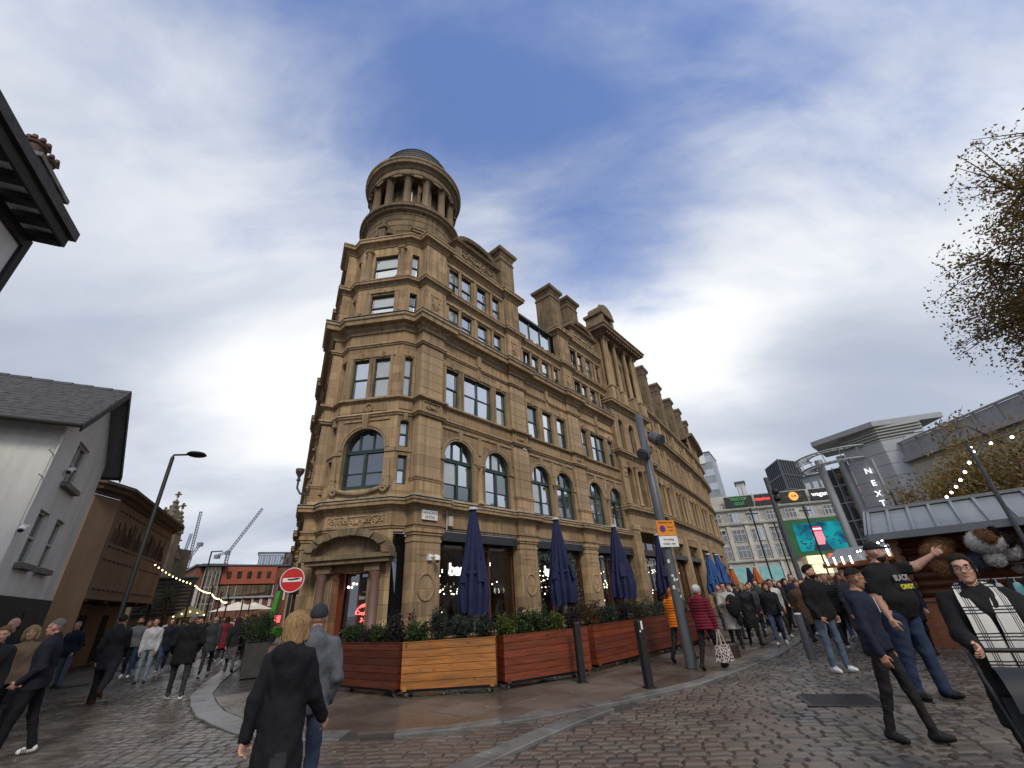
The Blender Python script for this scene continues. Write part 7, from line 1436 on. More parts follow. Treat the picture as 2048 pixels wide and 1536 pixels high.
def person(label, loc, az, h=1.72, top=BLKC, bottom=BLKC, shoe=BLKC, skin=SK1, hair=('short', (.03, .02, .015)), kind='jacket', pose=STAND, build=1.0, res=.016, look=(0, 0), acc=None, beard=None, glasses=False, group=None, detail=True, fat=0.0, into=None, collar=None, hood=None, bottoms='trousers', short_sleeve=False, point=None, cat='person'):
    J = joints(pose, build); b = build; P = []; up = J['up']; low = {'jacket': .83, 'puffer': .80, 'hoodie': .88, 'tee': .86, 'coat': .50, 'longcoat': .22, 'sweater': .90, 'midcoat': .68}[kind]
    bulk = {'jacket': .012, 'puffer': .024, 'hoodie': .010, 'tee': .004, 'coat': .016, 'longcoat': .024, 'sweater': .008, 'midcoat': .014}[kind] + fat * .2
    wl = {'trousers': 1.0, 'wide': 1.3, 'slim': .95, 'skirt': .9}[bottoms]
    # legs
    for s in 'lr':
        P += [CAP(J['hip' + s], J['kne' + s], .088 * (b * .5 + .5) * wl, .064 * wl, BOT, .03), CAP(J['kne' + s], J['ank' + s] + A_((0, 0, .0)), .061 * wl, (.050 if bottoms != 'slim' else .046) * wl, BOT, .02)]
        tz = J['toe' + s]; P += [CAP(J['hel' + s] + A_((0, .012, .01)), tz * .55 + J['hel' + s] * .45 + A_((0, 0, .012)), .043, .044, SHOE, .015), CAP(tz * .5 + J['hel' + s] * .5, tz + A_((0, -.02, .0)), .042, .034, SHOE, .02)]
    P += [ELL((0, -.005, .95), (.155 * b, .118 * b, .13), BOT, .04)]
    # torso and coat skirt
    hemcut = lambda Q: low - Q[..., 2]
    P += [CAP(J['belly'] + A_((0, 0, -.06)), J['chest'], .145 * b + bulk + fat, .165 * b + bulk, TOP, .04, .70 + fat * 1.2, cut=hemcut), ELL(J['chest'] + A_((0, .0, .03)), (.168 * b + bulk, .118 * (b * .6 + .4) + bulk, .18), TOP, .05), CAP(J['neck'] + A_((0, -.01, -.045)), J['shl'] + A_((.01, 0, .005)), .066 + bulk * .4, .052 + bulk * .5, TOP, .05), CAP(J['neck'] + A_((0, -.01, -.045)), J['shr'] + A_((-.01, 0, .005)), .066 + bulk * .4, .052 + bulk * .5, TOP, .05)]
    P += [CAP(J['neck'] + A_((0, 0, -.06)), J['neck'] + A_((0, 0, .0)), .085, .058, TOP, .05)]
    if kind in ('coat', 'longcoat', 'midcoat'): fl = {'coat': .20, 'longcoat': .27, 'midcoat': .185}[kind]; sway = (J['knel'] + J['kner']) / 2; P += [CAP((0, 0, .98), (sway[0] * .5, sway[1] * .6, low - .02), .165 * b + bulk, fl * b, TOP, .05, .78, cut=hemcut)]
    elif fat: P += [ELL(J['belly'] + A_((0, .05, -.0)), (.17 * b + fat * .6, .14 + fat, .17), TOP, .06)]
    else: P += [CAP((0, 0, 1.0), (0, 0, low), .158 * b + bulk, .168 * b + bulk, TOP, .04, .74, cut=hemcut)]
    if bottoms == 'skirt': P += [CAP((0, 0, .9), (0, (J['knel'][1] + J['kner'][1]) * .4, .5), .16, .19, BOT, .04, .8, cut=lambda Q: .46 - Q[..., 2])]
    for s in 'lr':
        r1 = .055 * (b * .6 + .4) + bulk * .7; P += [CAP(J['sh' + s], J['el' + s], r1 + .008, r1 - .004, TOP, .04)]
        if short_sleeve: P[-1] = CAP(J['sh' + s], J['sh' + s] * .3 + J['el' + s] * .7, r1 + .012, r1 + .008, TOP, .03); P += [CAP(J['el' + s] * .6 + J['sh' + s] * .4, J['el' + s], .047 * b, .043 * b, SKIN, .02), CAP(J['el' + s], J['wr' + s], .043 * b, .028, SKIN, .02)]
        else: P += [CAP(J['el' + s], J['wr' + s], r1 - .004, .040 + bulk * .5, TOP, .02)]
        if not detail: P += [CAP(J['wr' + s], J['wr' + s] + J['fd' + s] * .1, .03, .034, SKIN, .02)]
    P += [CAP(J['neck'] + A_((0, -.005, -.03)), J['head'] + A_((0, -.02, -.06)), .054 * (b * .4 + .6), .05, SKIN, .02)]
    if collar is not None or kind in ('coat', 'longcoat', 'jacket', 'puffer', 'midcoat'): P += [CAP(J['neck'] + A_((0, -.01, -.02)), J['neck'] + A_((0, -.01, .035)), .078, .07, ACC if collar is not None else TOP, .015)]
    if hood is not None or kind == 'hoodie': P += [ELL(J['neck'] + A_((0, -.09, -.04)), (.12, .055, .085), TOP, .04), CAP(J['neck'] + A_((-.07, -.02, -.03)), J['neck'] + A_((.07, -.02, -.03)), .042, .042, TOP, .04)]
    ya, pi_ = math.radians(look[0]), math.radians(look[1]); Rz = A_([[math.cos(ya), math.sin(ya), 0], [-math.sin(ya), math.cos(ya), 0], [0, 0, 1]]); Rx = A_([[1, 0, 0], [0, math.cos(pi_), -math.sin(pi_)], [0, math.sin(pi_), math.cos(pi_)]]); RH = Rz @ Rx; HC = J['head']
    def hp(prims, k=1.0):
        out = []
        for p in prims:
            cut = p[4]; c2 = (lambda Q, c=cut: c((Q - HC) @ RH) + .0035 * np.sin(Q[..., 0] * 420 + 3 * np.sin(Q[..., 2] * 90)) + .003 * np.sin(Q[..., 1] * 350)) if cut is not None else None
            if p[0] == 'c': a, bb_, ra, rb, fl = p[1]; out.append(('c', (HC + RH @ a, HC + RH @ bb_, ra, rb, 1.0), p[2], p[3], c2))
            else: c, r, R = p[1]; out.append(('e', (HC + RH @ c, r, RH), p[2], p[3], c2))
        return out
    if not detail: P += hp(head_prims()[:4])
    V, Q, tg = implicit(P, res); V = smooth_mesh(V, Q, 1, .35); Nn = vnormals(V, Q)
    fold = np.sin(V[:, 2] * 55 + 6 * np.sin(V[:, 0] * 14 + 2) + 4 * V[:, 1] * 9) * .5 + np.sin(V[:, 2] * 31 + V[:, 0] * 40 + V[:, 1] * 25 + 1) * .5; fold = fold * .6 + .55 * np.sin(V[:, 2] * 23 + 5 * np.sin(V[:, 0] * 9 + V[:, 1] * 7 + 1.3)) + .3 * np.sin(V[:, 0] * 60 + V[:, 2] * 18 + 4 * np.sin(V[:, 1] * 20)); amp = np.where(tg == TOP, .0062, np.where(tg == BOT, .0070, 0)); 
    if kind == 'puffer': q = np.abs(np.sin(V[:, 2] * PI / .062)); fold = np.where(tg == TOP, q * 2 - 1.2, fold); amp = np.where(tg == TOP, .011, amp)
    V = V + Nn * (fold * amp)[:, None]; fm = tg[Q[:, 0]]; allV, allQ, allT = [V], [Q], [fm]; n0 = len(V)
    def joinpart(pr, hh, sub=()):
        nonlocal n0
        v, q, t = implicit(pr, hh, sub)
        if len(v): allV.append(smooth_mesh(v, q, 1, .3)); allQ.append(q + n0); allT.append(t[q[:, 0]]); n0 += len(v)
    if detail:
        joinpart(hp(head_prims()), max(.0068, res * .5), [(('e', (HC + RH @ A_((sx * .031, .099, .004)), A_((.02, .018, .014)), RH), 0, 0, None), .012) for sx in (-1, 1)])
        if hair and hair[0] in ('crop', 'short', 'quiff'):      # cropped hair thins into the skin at the sides
            q_ = (allV[-1] - HC) @ RH; ft = (q_[:, 2] > .45 * q_[:, 1] + .012) & (q_[:, 1] < .052) & (np.abs(q_[:, 0]) < .0755); nb_ = n0 - len(allV[-1]); allT[-1] = np.where(ft[allQ[-1][:, 0] - nb_] & (allT[-1] == SKIN), 7, allT[-1])
        for s, sg in (('l', -1), ('r', 1)): joinpart(hand_prims(J['wr' + s], J['fd' + s], sg, .35, point == s), .0062)
    V = np.concatenate(allV); Q = np.concatenate(allQ); fm = np.concatenate(allT); V = V + A_((0, 0, J['dz'])); V = V * (h / 1.765)
    mats = [cloth(top), skinmat(skin), cloth(top), cloth(bottom), cloth(shoe, .6), cloth(acc or collar or top), skinmat(tuple(c * q for c, q in zip(skin, (.85, .6, .6))))]
    mats[1:] = [skinmat(skin), cloth(top), cloth(bottom), cloth(shoe, .6), cloth(collar if collar is not None else top), mats[6]]
    mats.append(skinmat(tuple(a * .38 + b * .62 for a, b in zip(skin, hair[1]))) if hair else mats[1])
    sc = h / 1.765; dz = A_((0, 0, J['dz'])); me = np_mesh('person', V, Q, mats, fm)
    hv = None
    if hair and hair[0] not in ('bald',):
        v, q, t = implicit(hp(hair_prims(hair[0])), .0085 if detail else .02)
        if len(v):
            N2_ = vnormals(v, q); loc_ = (v - HC) @ RH; ang = np.arctan2(loc_[:, 0], -loc_[:, 1]); jag = mnoise; rid = np.sin(ang * 23 + 3 * np.sin(loc_[:, 2] * 30)) * .6 + np.sin(ang * 41 + loc_[:, 2] * 20) * .4; v = v + N2_ * (rid * (.0045 if hair[0] in ('bob', 'long', 'bun', 'white') else .002))[:, None]; hv = np_mesh('hair', (v + dz) * sc, q, [hairmat(hair[1]) if hair[0] not in ('beanie', 'cap') else cloth(hair[1])])
    if into is not None: into.append((me, hv, loc, az)); return None
    o = link('person', me); o.location = loc; o.rotation_euler = (0, 0, -math.radians(az)); tag(o, label, cat, group)
    if hv is not None: link({'beanie': 'beanie', 'cap': 'cap'}.get(hair[0], 'hair'), hv, o)
    if detail:
        for nm, r, yo, mt in (('eye', .0095, .0795, EYEW), ('pupil', .006, .0865, EYE)):
            for sx in (-1, 1): m = MB(); c = ((HC + RH @ A_((sx * .031, yo, .004))) + dz) * sc; m.ball(tuple(c), r * sc, 8, 6, sm=True); m.build(nm, mt, o)
        m = MB(); 
        for sx in (-1, 1): c = [((HC + RH @ A_((sx * x, .0925 - abs(x - .03) * .35, .027 + .004 * (1 - abs(x - .03) / .02)))) + dz) * sc for x in (.014, .03, .046)]; m.tube([tuple(q) for q in c], .0035, 4)
        m.build_each('eyebrow', hairmat(hair[1] if hair and hair[0] not in ('beanie', 'cap', 'white') else (.05, .035, .025)), o)
        if beard: v, q, t = implicit(hp([ELL((0, .03, -.07), (.062, .068, .055), 1, .02, cut=lambda P: np.maximum(-.03 - P[..., 1] , P[..., 2] + .035 + .0 * P[..., 1])), ELL((0, .082, -.045), (.03, .022, .008), 1, .01)]), .008); link('beard', np_mesh('beard', (v + dz) * sc, q, [hairmat(beard)]), o)
        if glasses:
            m = MB()
            for sx in (-1, 1): m.tube([tuple((HC + RH @ A_((sx * .033 + .026 * math.cos(t), .108, .002 + .019 * math.sin(t))) + dz) * sc) for t in [2 * PI * i / 14 for i in range(15)]], .0022, 4, False); m.tube([tuple((HC + RH @ A_(q) + dz) * sc) for q in ((sx * .058, .106, .006), (sx * .08, .0, .008))], .0022, 4)
            m.tube([tuple((HC + RH @ A_(q) + dz) * sc) for q in ((-.008, .11, .004), (.008, .11, .004))], .0022, 4); m.build('glasses', BLACK, o)
    o['_'] = 0; del o['_']
    return o, J, sc
def local_pt(o, J, sc, p): return tuple((A_(p) + A_((0, 0, J['dz']))) * sc)
# ------------------------------------------------------------ trees on the right
def tree(name, base, H, cen, rad, mats, seed, label, nl, size, limbs=9, tr=.14, bark=BARK, clump=.26, twigs=7, droop=.3):
    g = np.random.RandomState(seed); t = empty(name, base, 0, label, 'tree', 'trees on the right'); B = MB(); B0 = np.zeros(3); cen, rad = A3(cen), A3(rad); tips = []
    trunk = [B0, B0 + (cen - B0) * .35 + g.normal(size=3) * .1, B0 + (cen - B0) * .75 + g.normal(size=3) * .12, cen + A3((0, 0, rad[2] * .55))]; tm = MB(); tm.tube(trunk, [tr, tr * .8, tr * .55, tr * .15], 9, sm=True); tm.build('trunk', bark, t)
    for i in range(limbs):
        u = .35 + .6 * i / limbs; st = trunk[1] * (1 - u) + trunk[3] * u; d = g.normal(size=3); d[2] = d[2] * .6 + .25; d /= np.linalg.norm(d); end = cen + d * rad * g.uniform(.65, .95); mid = (st + end) / 2 + g.normal(size=3) * .15 + A3((0, 0, .15)); B.tube([st, mid, end], [tr * .35, tr * .2, tr * .06], 6)
        for j in range(twigs):
            v = g.uniform(.35, 1); s2 = mid * (1 - v) + end * v if v > .5 else st * (1 - v) + mid * v; dd = g.normal(size=3); dd[2] -= droop; dd /= np.linalg.norm(dd); e2 = s2 + dd * rad.mean() * g.uniform(.2, .48); B.tube([s2, (s2 + e2) / 2 + A3((0, 0, .06)), e2], [tr * .10, tr * .06, .004], 4); tips += [s2 * .4 + e2 * .6, e2, s2 * .7 + e2 * .3]
    B.build('branches', bark, t); tips = np.array(tips); k = g.randint(0, len(tips), nl); pts = tips[k] + g.normal(size=(nl, 3)) * clump * (.5 + g.uniform(0, 1, (nl, 1))); pts = pts[(((pts - cen) / rad) ** 2).sum(1) < 1.25]; link('crown', leaf_mesh('crown', pts, size, mats, seed, up=-.2, aspect=.62), t); return t
def A3(v): return np.asarray(v, float)
BL_ = [leafmat('birch_leaf_a', (.14, .09, .03)), leafmat('birch_leaf_b', (.19, .115, .036)), leafmat('birch_leaf_c', (.105, .085, .03)), leafmat('birch_leaf_d', (.17, .105, .03))]
AL_ = [leafmat('autumn_leaf_a', (.20, .13, .042)), leafmat('autumn_leaf_b', (.25, .15, .04)), leafmat('autumn_leaf_c', (.14, .115, .045)), leafmat('autumn_leaf_d', (.22, .175, .075))]
bb0 = pol(66.4, 11.4); cc0 = pol(64.3, 11.2); tree('birch_tree', (bb0.x, bb0.y, -.02), 10, (cc0.x - bb0.x, cc0.y - bb0.y, 5.75), (2.45, 2.45, 2.9), BL_, 12, 'tall thinning birch with small brown leaves at the right edge', 74000, .058, 34, .16, clump=.13, twigs=22)
for i, (az, D, z, r, lb) in enumerate(((45.0, 25, 4.1, 2.1, 'brown autumn tree nearest the store sign'), (47.3, 21.5, 4.2, 1.8, 'yellowing autumn tree behind the festoon pole'), (50.0, 22.5, 4.9, 2.4, 'large russet autumn tree at the right edge'))):
    p = pol(az, D); tree('autumn_tree', (p.x, p.y, -.02), 6, (0, 0, z), (r, r, r * .8), AL_ if i != 1 else AL_[::-1][:3], 20 + i, lb, 5200, .11, 10, .10, clump=.28, twigs=8)
# ------------------------------------------------------------ log market hut
HM = frame((9.35, 11.75), (.73, -.68)); hut = empty('market_hut', (0, 0, 0), 0, 'log-walled market hut with a ribbed grey metal roof', 'hut'); hut.matrix_world = HM; HL = 6.5
LOG = wood('red_log', (.34, .125, .055), False); TINR = material('grey_roof_sheet', (.20, .215, .225), .45, .12, 2, rvar=.1)
for i in range(12): part('log', LOG, hut, lambda m: m.tube([(.15, 1.0, .12 + i * .2), (HL, 1.0, .12 + i * .2)], .108, 10)); part('log', LOG, hut, lambda m: m.tube([(.2, .1, .12 + i * .2), (.2, 2.6, .12 + i * .2)], .108, 10))
part('counter', LOG, hut, lambda m: (m.box((.1, .0, .95), (HL, .9, 1.02)), m.box((.1, .05, .0), (HL, .12, .95)))); part('shelf', LOG, hut, lambda m: m.box((1.0, .35, 1.62), (HL, .92, 1.66)))
for x in (.12, 3.2): part('post', LOG, hut, lambda m: m.box((x, .0, 0), (x + .12, .12, 2.45)))
ez, rz_ = 2.46, 3.25
part('roof_sheet', TINR, hut, lambda m: (m.add([(-.2, -.35, ez), (HL, -.35, ez), (HL, 1.6, rz_), (-.2, 1.6, rz_), (HL, 3.4, ez), (-.2, 3.4, ez)], [(0, 1, 2, 3), (3, 2, 4, 5)])))
for i in range(15): x = -.18 + i * .45; part('roof_batten', TINR, hut, lambda m: m.add([(x, -.36, ez + .005), (x + .07, -.36, ez + .005), (x + .07, 1.6, rz_ + .005), (x, 1.6, rz_ + .005), (x, -.36, ez + .06), (x + .07, -.36, ez + .06), (x + .07, 1.6, rz_ + .06), (x, 1.6, rz_ + .06)], [(4, 5, 6, 7), (0, 1, 5, 4), (1, 2, 6, 5), (3, 0, 4, 7)]))
part('eave_trim', TINR, hut, lambda m: m.box((-.25, -.4, ez - .09), (HL, -.35, ez + .07))); part('ridge_cap', TINR, hut, lambda m: m.box((-.25, 1.5, rz_), (HL, 1.7, rz_ + .08))); part('verge_trim', TINR, hut, lambda m: m.add([(-.25, -.4, ez - .09), (-.2, -.4, ez - .09), (-.2, 1.6, rz_ - .06), (-.25, 1.6, rz_ - .06), (-.25, -.4, ez + .07), (-.2, -.4, ez + .07), (-.2, 1.6, rz_ + .09), (-.25, 1.6, rz_ + .09)], [(4, 5, 6, 7), (0, 1, 5, 4), (1, 2, 6, 5), (3, 0, 4, 7)])); part('soffit', BROWND, hut, lambda m: m.add([(-.2, -.34, ez - .02), (HL, -.34, ez - .02), (HL, 1.0, ez + .3), (-.2, 1.0, ez + .3)], [(0, 1, 2, 3)]))
FURB = material('brown_fur', (.26, .12, .05), .95, .5, 25, 1.0, 60); FURW = material('white_fur', (.62, .60, .57), .95, .15, 12, 1.0, 60); FURT = material('tan_fur', (.28, .16, .07), .95, .5, 14, 1.0, 50); FURD = material('dark_fur', (.03, .02, .016), .95, .4, 25, 1.0, 60); FLB = material('blue_felt', (.16, .20, .30), .9, .1, 8); MAR = material('maroon_felt', (.09, .012, .02), .9, .1, 8); STR_ = material('striped_knit', (.05, .05, .07), .9, .6, 9, stretch=(.2, .2, 6), col2=(.45, .44, .42))
def fur(name, loc, parts, label):
    t = empty(name, HM @ Vector(loc), 0, label, 'hat', 'hats on the hut display')
    for c, r, mt in parts: c = tuple(x * 1.35 for x in c); r = tuple(x * 1.35 for x in r); v, q, _ = implicit([ELL(c, r, 1, .02)], max(.012, min(r) * .18)); v = v + vnormals(v, q) * (np.random.RandomState(len(v)).normal(size=(len(v), 1)) * .006); fo = link('fur_panel', np_mesh('fur_panel', v, q, [mt]), t); gq = np.random.RandomState(len(v)); nv = vnormals(v, q); kk = gq.randint(0, len(v), 1400); link('fur_tufts', leaf_mesh('fur_tufts', v[kk] + nv[kk] * .012, .06, [mt], len(v), aspect=.16), fo)
fur('fur_hat', (.95, -.15, 2.0), [((0, 0, .0), (.26, .2, .17), FURB), ((-.06, 0, -.22), (.13, .12, .2), FURB), ((.12, .02, .12), (.22, .18, .13), FURT)], 'brown and tiger-striped fur hats hung under the hut eave')
fur('animal_hat', (1.85, -.25, 2.05), [((0, 0, .05), (.3, .22, .2), FURW), ((-.12, -.1, .1), (.12, .16, .13), FURB), ((.16, -.12, .05), (.1, .14, .12), FURD), ((-.02, 0, -.22), (.13, .1, .12), FURW), ((.25, .0, -.1), (.16, .14, .16), FURW), ((.02, -.16, .16), (.05, .06, .1), FURD)], 'white and brown furry animal hat on the hut display')
fur('felt_hat', (1.6, .5, 1.76), [((0, 0, 0), (.2, .16, .14), FLB)], 'pale blue felt hat on the hut shelf'); fur('felt_hat', (2.0, .5, 1.76), [((0, 0, 0), (.16, .14, .13), MAR), ((.1, -.05, -.12), (.08, .07, .11), FURW)], 'maroon felt hat with a white tail on the hut shelf'); fur('knit_hat', (2.5, .5, 1.78), [((0, 0, 0), (.2, .16, .16), STR_)], 'striped knitted hat at the far end of the hut shelf')
rk = empty('hanger_rail', HM @ Vector((1.4, -.35, 0)), math.atan2(-.68, .73), 'chrome rail of hangers with bright gloves below the hat shelf', 'rail'); part('rail', STEEL, rk, lambda m: (m.tube([(0, 0, 1.36), (2.4, 0, 1.36)], .012, 8), m.tube([(.1, 0, 0), (.1, 0, 1.36)], .012, 8), m.tube([(2.3, 0, 0), (2.3, 0, 1.36)], .012, 8)))
for i in range(7): part('glove', [WHITE, MATS['shop_poster'], cloth((.35, .05, .08)), cloth((.06, .05, .25)), cloth((.4, .36, .3)), cloth((.02, .02, .03)), cloth((.5, .5, .5))][i], rk, lambda m: (m.ball((.25 + i * .28, 0, 1.15), .09, 8, 6, (1, .5, 1.5)), m.tube([(.25 + i * .28, 0, 1.25), (.25 + i * .28, 0, 1.36)], .01, 5)))
fp = empty('festoon_post', pol(47.8, 14.6, -.02), 0, 'grey steel festoon post rising behind the hut roof', 'pole'); part('post', GREYM, fp, lambda m: m.tube([(0, 0, 0), (0, 0, 4.25)], .045, 10)); part('brace', GREYM, fp, lambda m: m.tube([(0, 0, 3.9), (.25, -.1, 4.2)], .02, 6))
p0, p1, p2 = pol(47.9, 14.6, 4.1), pol(43.0, 19.5, 3.55), pol(38.6, 25, 3.1)
lights_string([p0, p1, p2], 10, 'warm festoon lights dropping from the steel post to the square', .25, .035, BULBW); lights_string([pol(39.8, 21, 3.05), pol(34.8, 30, 2.85)], 16, 'low garland of bulbs over the farther market huts', .2, .04, BULBW); lights_string([pol(47.9, 14.6, 4.2), pol(60, 13, 4.9)], 8, 'dark festoon cable leaving the steel post to the right', .3, .03, BULBW)
for k, (az0, az1, D, lb) in enumerate(((37.6, 40.2, 21.5, 'nearer small market hut with icicle lights'), (33.6, 37.0, 27, 'farther row of market huts with icicle lights'))):
    A, B = pol(az0, D), pol(az1, D - 1); t = empty('small_hut', (0, 0, 0), 0, lb, 'hut', 'small market huts'); t.matrix_world = frame(A, B - A); L = (B - A).length; part('wall', LOG, t, lambda m: m.box((0, .4, 0), (L, 2.2, 2.2))); part('roof_sheet', TINR, t, lambda m: (m.add([(-.2, -.2, 2.25), (L + .2, -.2, 2.25), (L + .2, 1.2, 2.95), (-.2, 1.2, 2.95), (L + .2, 2.6, 2.25), (-.2, 2.6, 2.25)], [(0, 1, 2, 3), (3, 2, 4, 5)]))); part('fascia', LOG, t, lambda m: m.box((-.2, -.25, 2.08), (L + .2, -.2, 2.28)))
    for i in range(int(L / .38)): part('icicle_light', BULBW, t, lambda m: m.tube([(.1 + i * .38, -.27, 2.52), (.1 + i * .38, -.27, 2.2)], .028, 5))

for i in range(9):
    c = [(.012, .012, .014), (.03, .02, .02), (.02, .022, .04), (.12, .02, .03), (.018, .018, .02), (.25, .23, .2), (.03, .03, .034), (.05, .02, .07), (.015, .014, .014)][i]; v, q, _ = implicit([CAP((0, 0, 1.18), (0, 0, .55), .09, .15, 1, .02, .4), CAP((-.13, 0, 1.12), (-.16, 0, .75), .05, .04, 1, .03), CAP((.13, 0, 1.12), (.16, 0, .75), .05, .04, 1, .03)], .022); v = v + vnormals(v, q) * (np.sin(v[:, :1] * 60 + i) * .006)
    link('hanging_garment', np_mesh('hanging_garment', v, q, [cloth(c)]), rk, T(.2 + i * .25, .02, .12) @ Matrix.Rotation(1.2, 4, 'Z'))
# ------------------------------------------------------------ who stands where
def at(az, D, z=.0): p = pol(az, D); return (p.x, p.y, z)
# couple passing close to the camera
o, J, sc = person('person in a long black padded coat seen from behind', at(-26.0, 4.35), 12, 1.57, (.010, .010, .012), DGRY, BLKC, SK2, ('bob', (.44, .27, .13)), 'longcoat', WALK, .96, .014, hood=1)
o, J, sc = person('person in a grey hooded jacket, dark beanie and jeans beside the long black coat', at(-23.9, 4.95), -18, 1.60, (.11, .115, .13), (.045, .06, .10), (.3, .3, .3), SK1, ('beanie', (.035, .037, .045)), 'jacket', POCK, 1.08, .014, hood=1)
m = MB(); 
# left side
o, J, sc = person('person with glasses in a navy jacket and white striped trainers', (-7.32, 7.28, -.01), -122, 1.72, (.013, .014, .022), (.009, .009, .011), (.72, .71, .68), (.48, .25, .19), ('crop', (.16, .15, .14)), 'jacket', dict(l=(.20, .05), r=(-.16, .14), al=(-.1, .2, .95, .3), ar=(-.1, .2, .95, .3)), 1.14, .015, look=(8, -3), glasses=True)
for s in 'lr':
    t, hl = J['toe' + s], J['hel' + s]; m = MB()
    for k in range(3):
        for sx in (-1, 1): q = hl * (.55 - .12 * k) + t * (.45 + .12 * k); m.box(local_pt(o, J, sc, q + A_((sx * .042 - .006, -.008, -.028))), local_pt(o, J, sc, q + A_((sx * .042 + .006, .006, .03))))
    m.build_each('shoe_stripe', BLACK, o)
person('person in a tan fleece jacket behind the navy jacket', at(-46.6, 12.2), 150, 1.64, (.21, .145, .09), BLKC, BLKC, SK2, ('bob', (.42, .29, .15)), 'jacket', POCK, 1.0, .018, look=(-10, 0))
person('person in a dark jacket cut off at the left edge', at(-48.3, 11.0), 120, 1.64, (.02, .02, .024), DGRY, BLKC, SK2, ('short', (.22, .13, .06)), 'jacket', STAND, 1.05, .018, look=(20, -8))
person('person in dark clothes by the white house doorway', at(-47.9, 13.6), 140, 1.80, (.012, .014, .016), BLKC, BLKC, (.45, .26, .2), ('bald', (0, 0, 0)), 'jacket', STAND, 1.05, .02, look=(30, -12))
person('person in a navy fleece and pale jeans near the brown block', at(-43.9, 20.5), 165, 1.76, NAVC, (.10, .13, .18), DGRY, SK1, ('crop', (.3, .28, .25)), 'jacket', POCK, 1.05, .02)
person('person all in black striding away, brown sole raised', at(-41.0, 14.9), -30, 1.82, (.013, .013, .014), (.022, .022, .024), (.09, .035, .02), SK1, ('short', (.02, .015, .012)), 'midcoat', dict(l=(.32, .10), r=(-.42, .75), al=(-.3, .12, .5, .1), ar=(.3, .1, .4, .1)), 1.08, .017, bottoms='wide')
person('person in a grey top, blue jeans and white trainers walking towards us', at(-39.6, 20.8), 148, 1.82, (.17, .175, .18), (.025, .04, .08), (.7, .7, .7), SK1, ('short', (.03, .02, .015)), 'sweater', WALK, 1.05, .018, beard=(.04, .025, .018), acc=None)
PLAID = material('dark_plaid', (.02, .02, .024), .85, .9, 18, col2=(.09, .09, .10))
o, J, sc = person('person in a wide black coat and white-soled trainers walking away', at(-35.5, 14.3), -33, 1.74, (.010, .010, .011), (.03, .032, .034), (.05, .05, .05), SK1, ('crop', (.2, .19, .18)), 'midcoat', dict(l=(.22, .08), r=(-.16, .16), al=(-.15, .28, .9, .3), ar=(-.1, .28, .9, .3)), 1.32, .016, hood=1)
for s in 'lr': t, hl = J['toe' + s], J['hel' + s]; m = MB(); a, b_ = local_pt(o, J, sc, hl + A_((-.045, -.04, -.043))), local_pt(o, J, sc, t + A_((.045, .03, -.018))); m.tube([local_pt(o, J, sc, hl + A_((0, .0, -.027))), local_pt(o, J, sc, t + A_((0, 0, -.018)))], [.045 * sc, .04 * sc], 10); m.build('shoe_sole', WHITE, o)
person('person in a white hooded top behind the wide black coat', at(-38.4, 18.5), 150, 1.72, (.5, .5, .5), (.25, .30, .34), DGRY, SK1, ('short', (.03, .02, .015)), 'hoodie', STAND, 1.0, .02)
person('person in a charcoal coat walking away down the lane', at(-33.6, 19.4), -33, 1.66, (.035, .038, .042), BLKC, BLKC, SK1, ('crop', (.35, .34, .32)), 'midcoat', WALK2, 1.08, .018)
person('person in a short black jacket, grey skirt and boots on the kerb', at(-31.6, 18.7), -30, 1.62, (.016, .016, .018), (.07, .07, .075), BLKC, SK1, ('long', (.05, .02, .025)), 'jacket', WALK, 1.0, .018, bottoms='skirt')
person('person in black jeans and dark jacket farther along the kerb', at(-30.4, 27.5), -30, 1.75, (.013, .013, .015), BLKC, (.15, .15, .15), SK1, ('short', (.03, .02, .02)), 'jacket', WALK2, 1.0, .024, detail=False)
# right side
person('person in an orange quilted puffer jacket half hidden by the camera pole', at(17.25, 12.5), 48, 1.63, (.78, .20, .012), BLKC, BLKC, SK1, ('long', (.60, .16, .015)), 'puffer', WALK2, 1.28, .015, hood=1)
o, J, sc = person('person in a maroon quilted jacket carrying a patterned tote', at(20.0, 11.25), 52, 1.62, (.155, .014, .028), (.012, .011, .012), (.015, .013, .012), SK2, ('white', (.72, .71, .68)), 'puffer', dict(l=(-.2, .26), r=(.28, .08), al=(.2, .1, .3, .05), ar=(.12, .14, .12, 0)), 1.16, .015, hood=1, bottoms='slim')
wr = Vector(local_pt(o, J, sc, J['wrr'] + J['fdr'] * .08)); tb = empty('tote_bag', o.matrix_basis @ wr, -math.radians(52), 'black and white patterned tote bag hanging from the maroon sleeve', 'bag')
def tote_mat():
    m = bpy.data.materials.new('patterned_tote'); m.use_nodes = True; nt = m.node_tree; N = nt.nodes; L = nt.links; b = N['Principled BSDF']; tc = N.new('ShaderNodeTexCoord'); v = N.new('ShaderNodeTexVoronoi'); v.feature = 'DISTANCE_TO_EDGE'; v.inputs['Scale'].default_value = 17; L.new(tc.outputs['Object'], v.inputs['Vector']); r = N.new('ShaderNodeMapRange'); r.inputs[1].default_value = .10; r.inputs[2].default_value = .13; L.new(v.outputs['Distance'], r.inputs[0]); x = N.new('ShaderNodeMixRGB'); L.new(r.outputs[0], x.inputs[0]); x.inputs[1].default_value = (.62, .52, .48, 1); x.inputs[2].default_value = (.02, .015, .015, 1); L.new(x.outputs[0], b.inputs['Base Color']); b.inputs['Roughness'].default_value = .8; return m
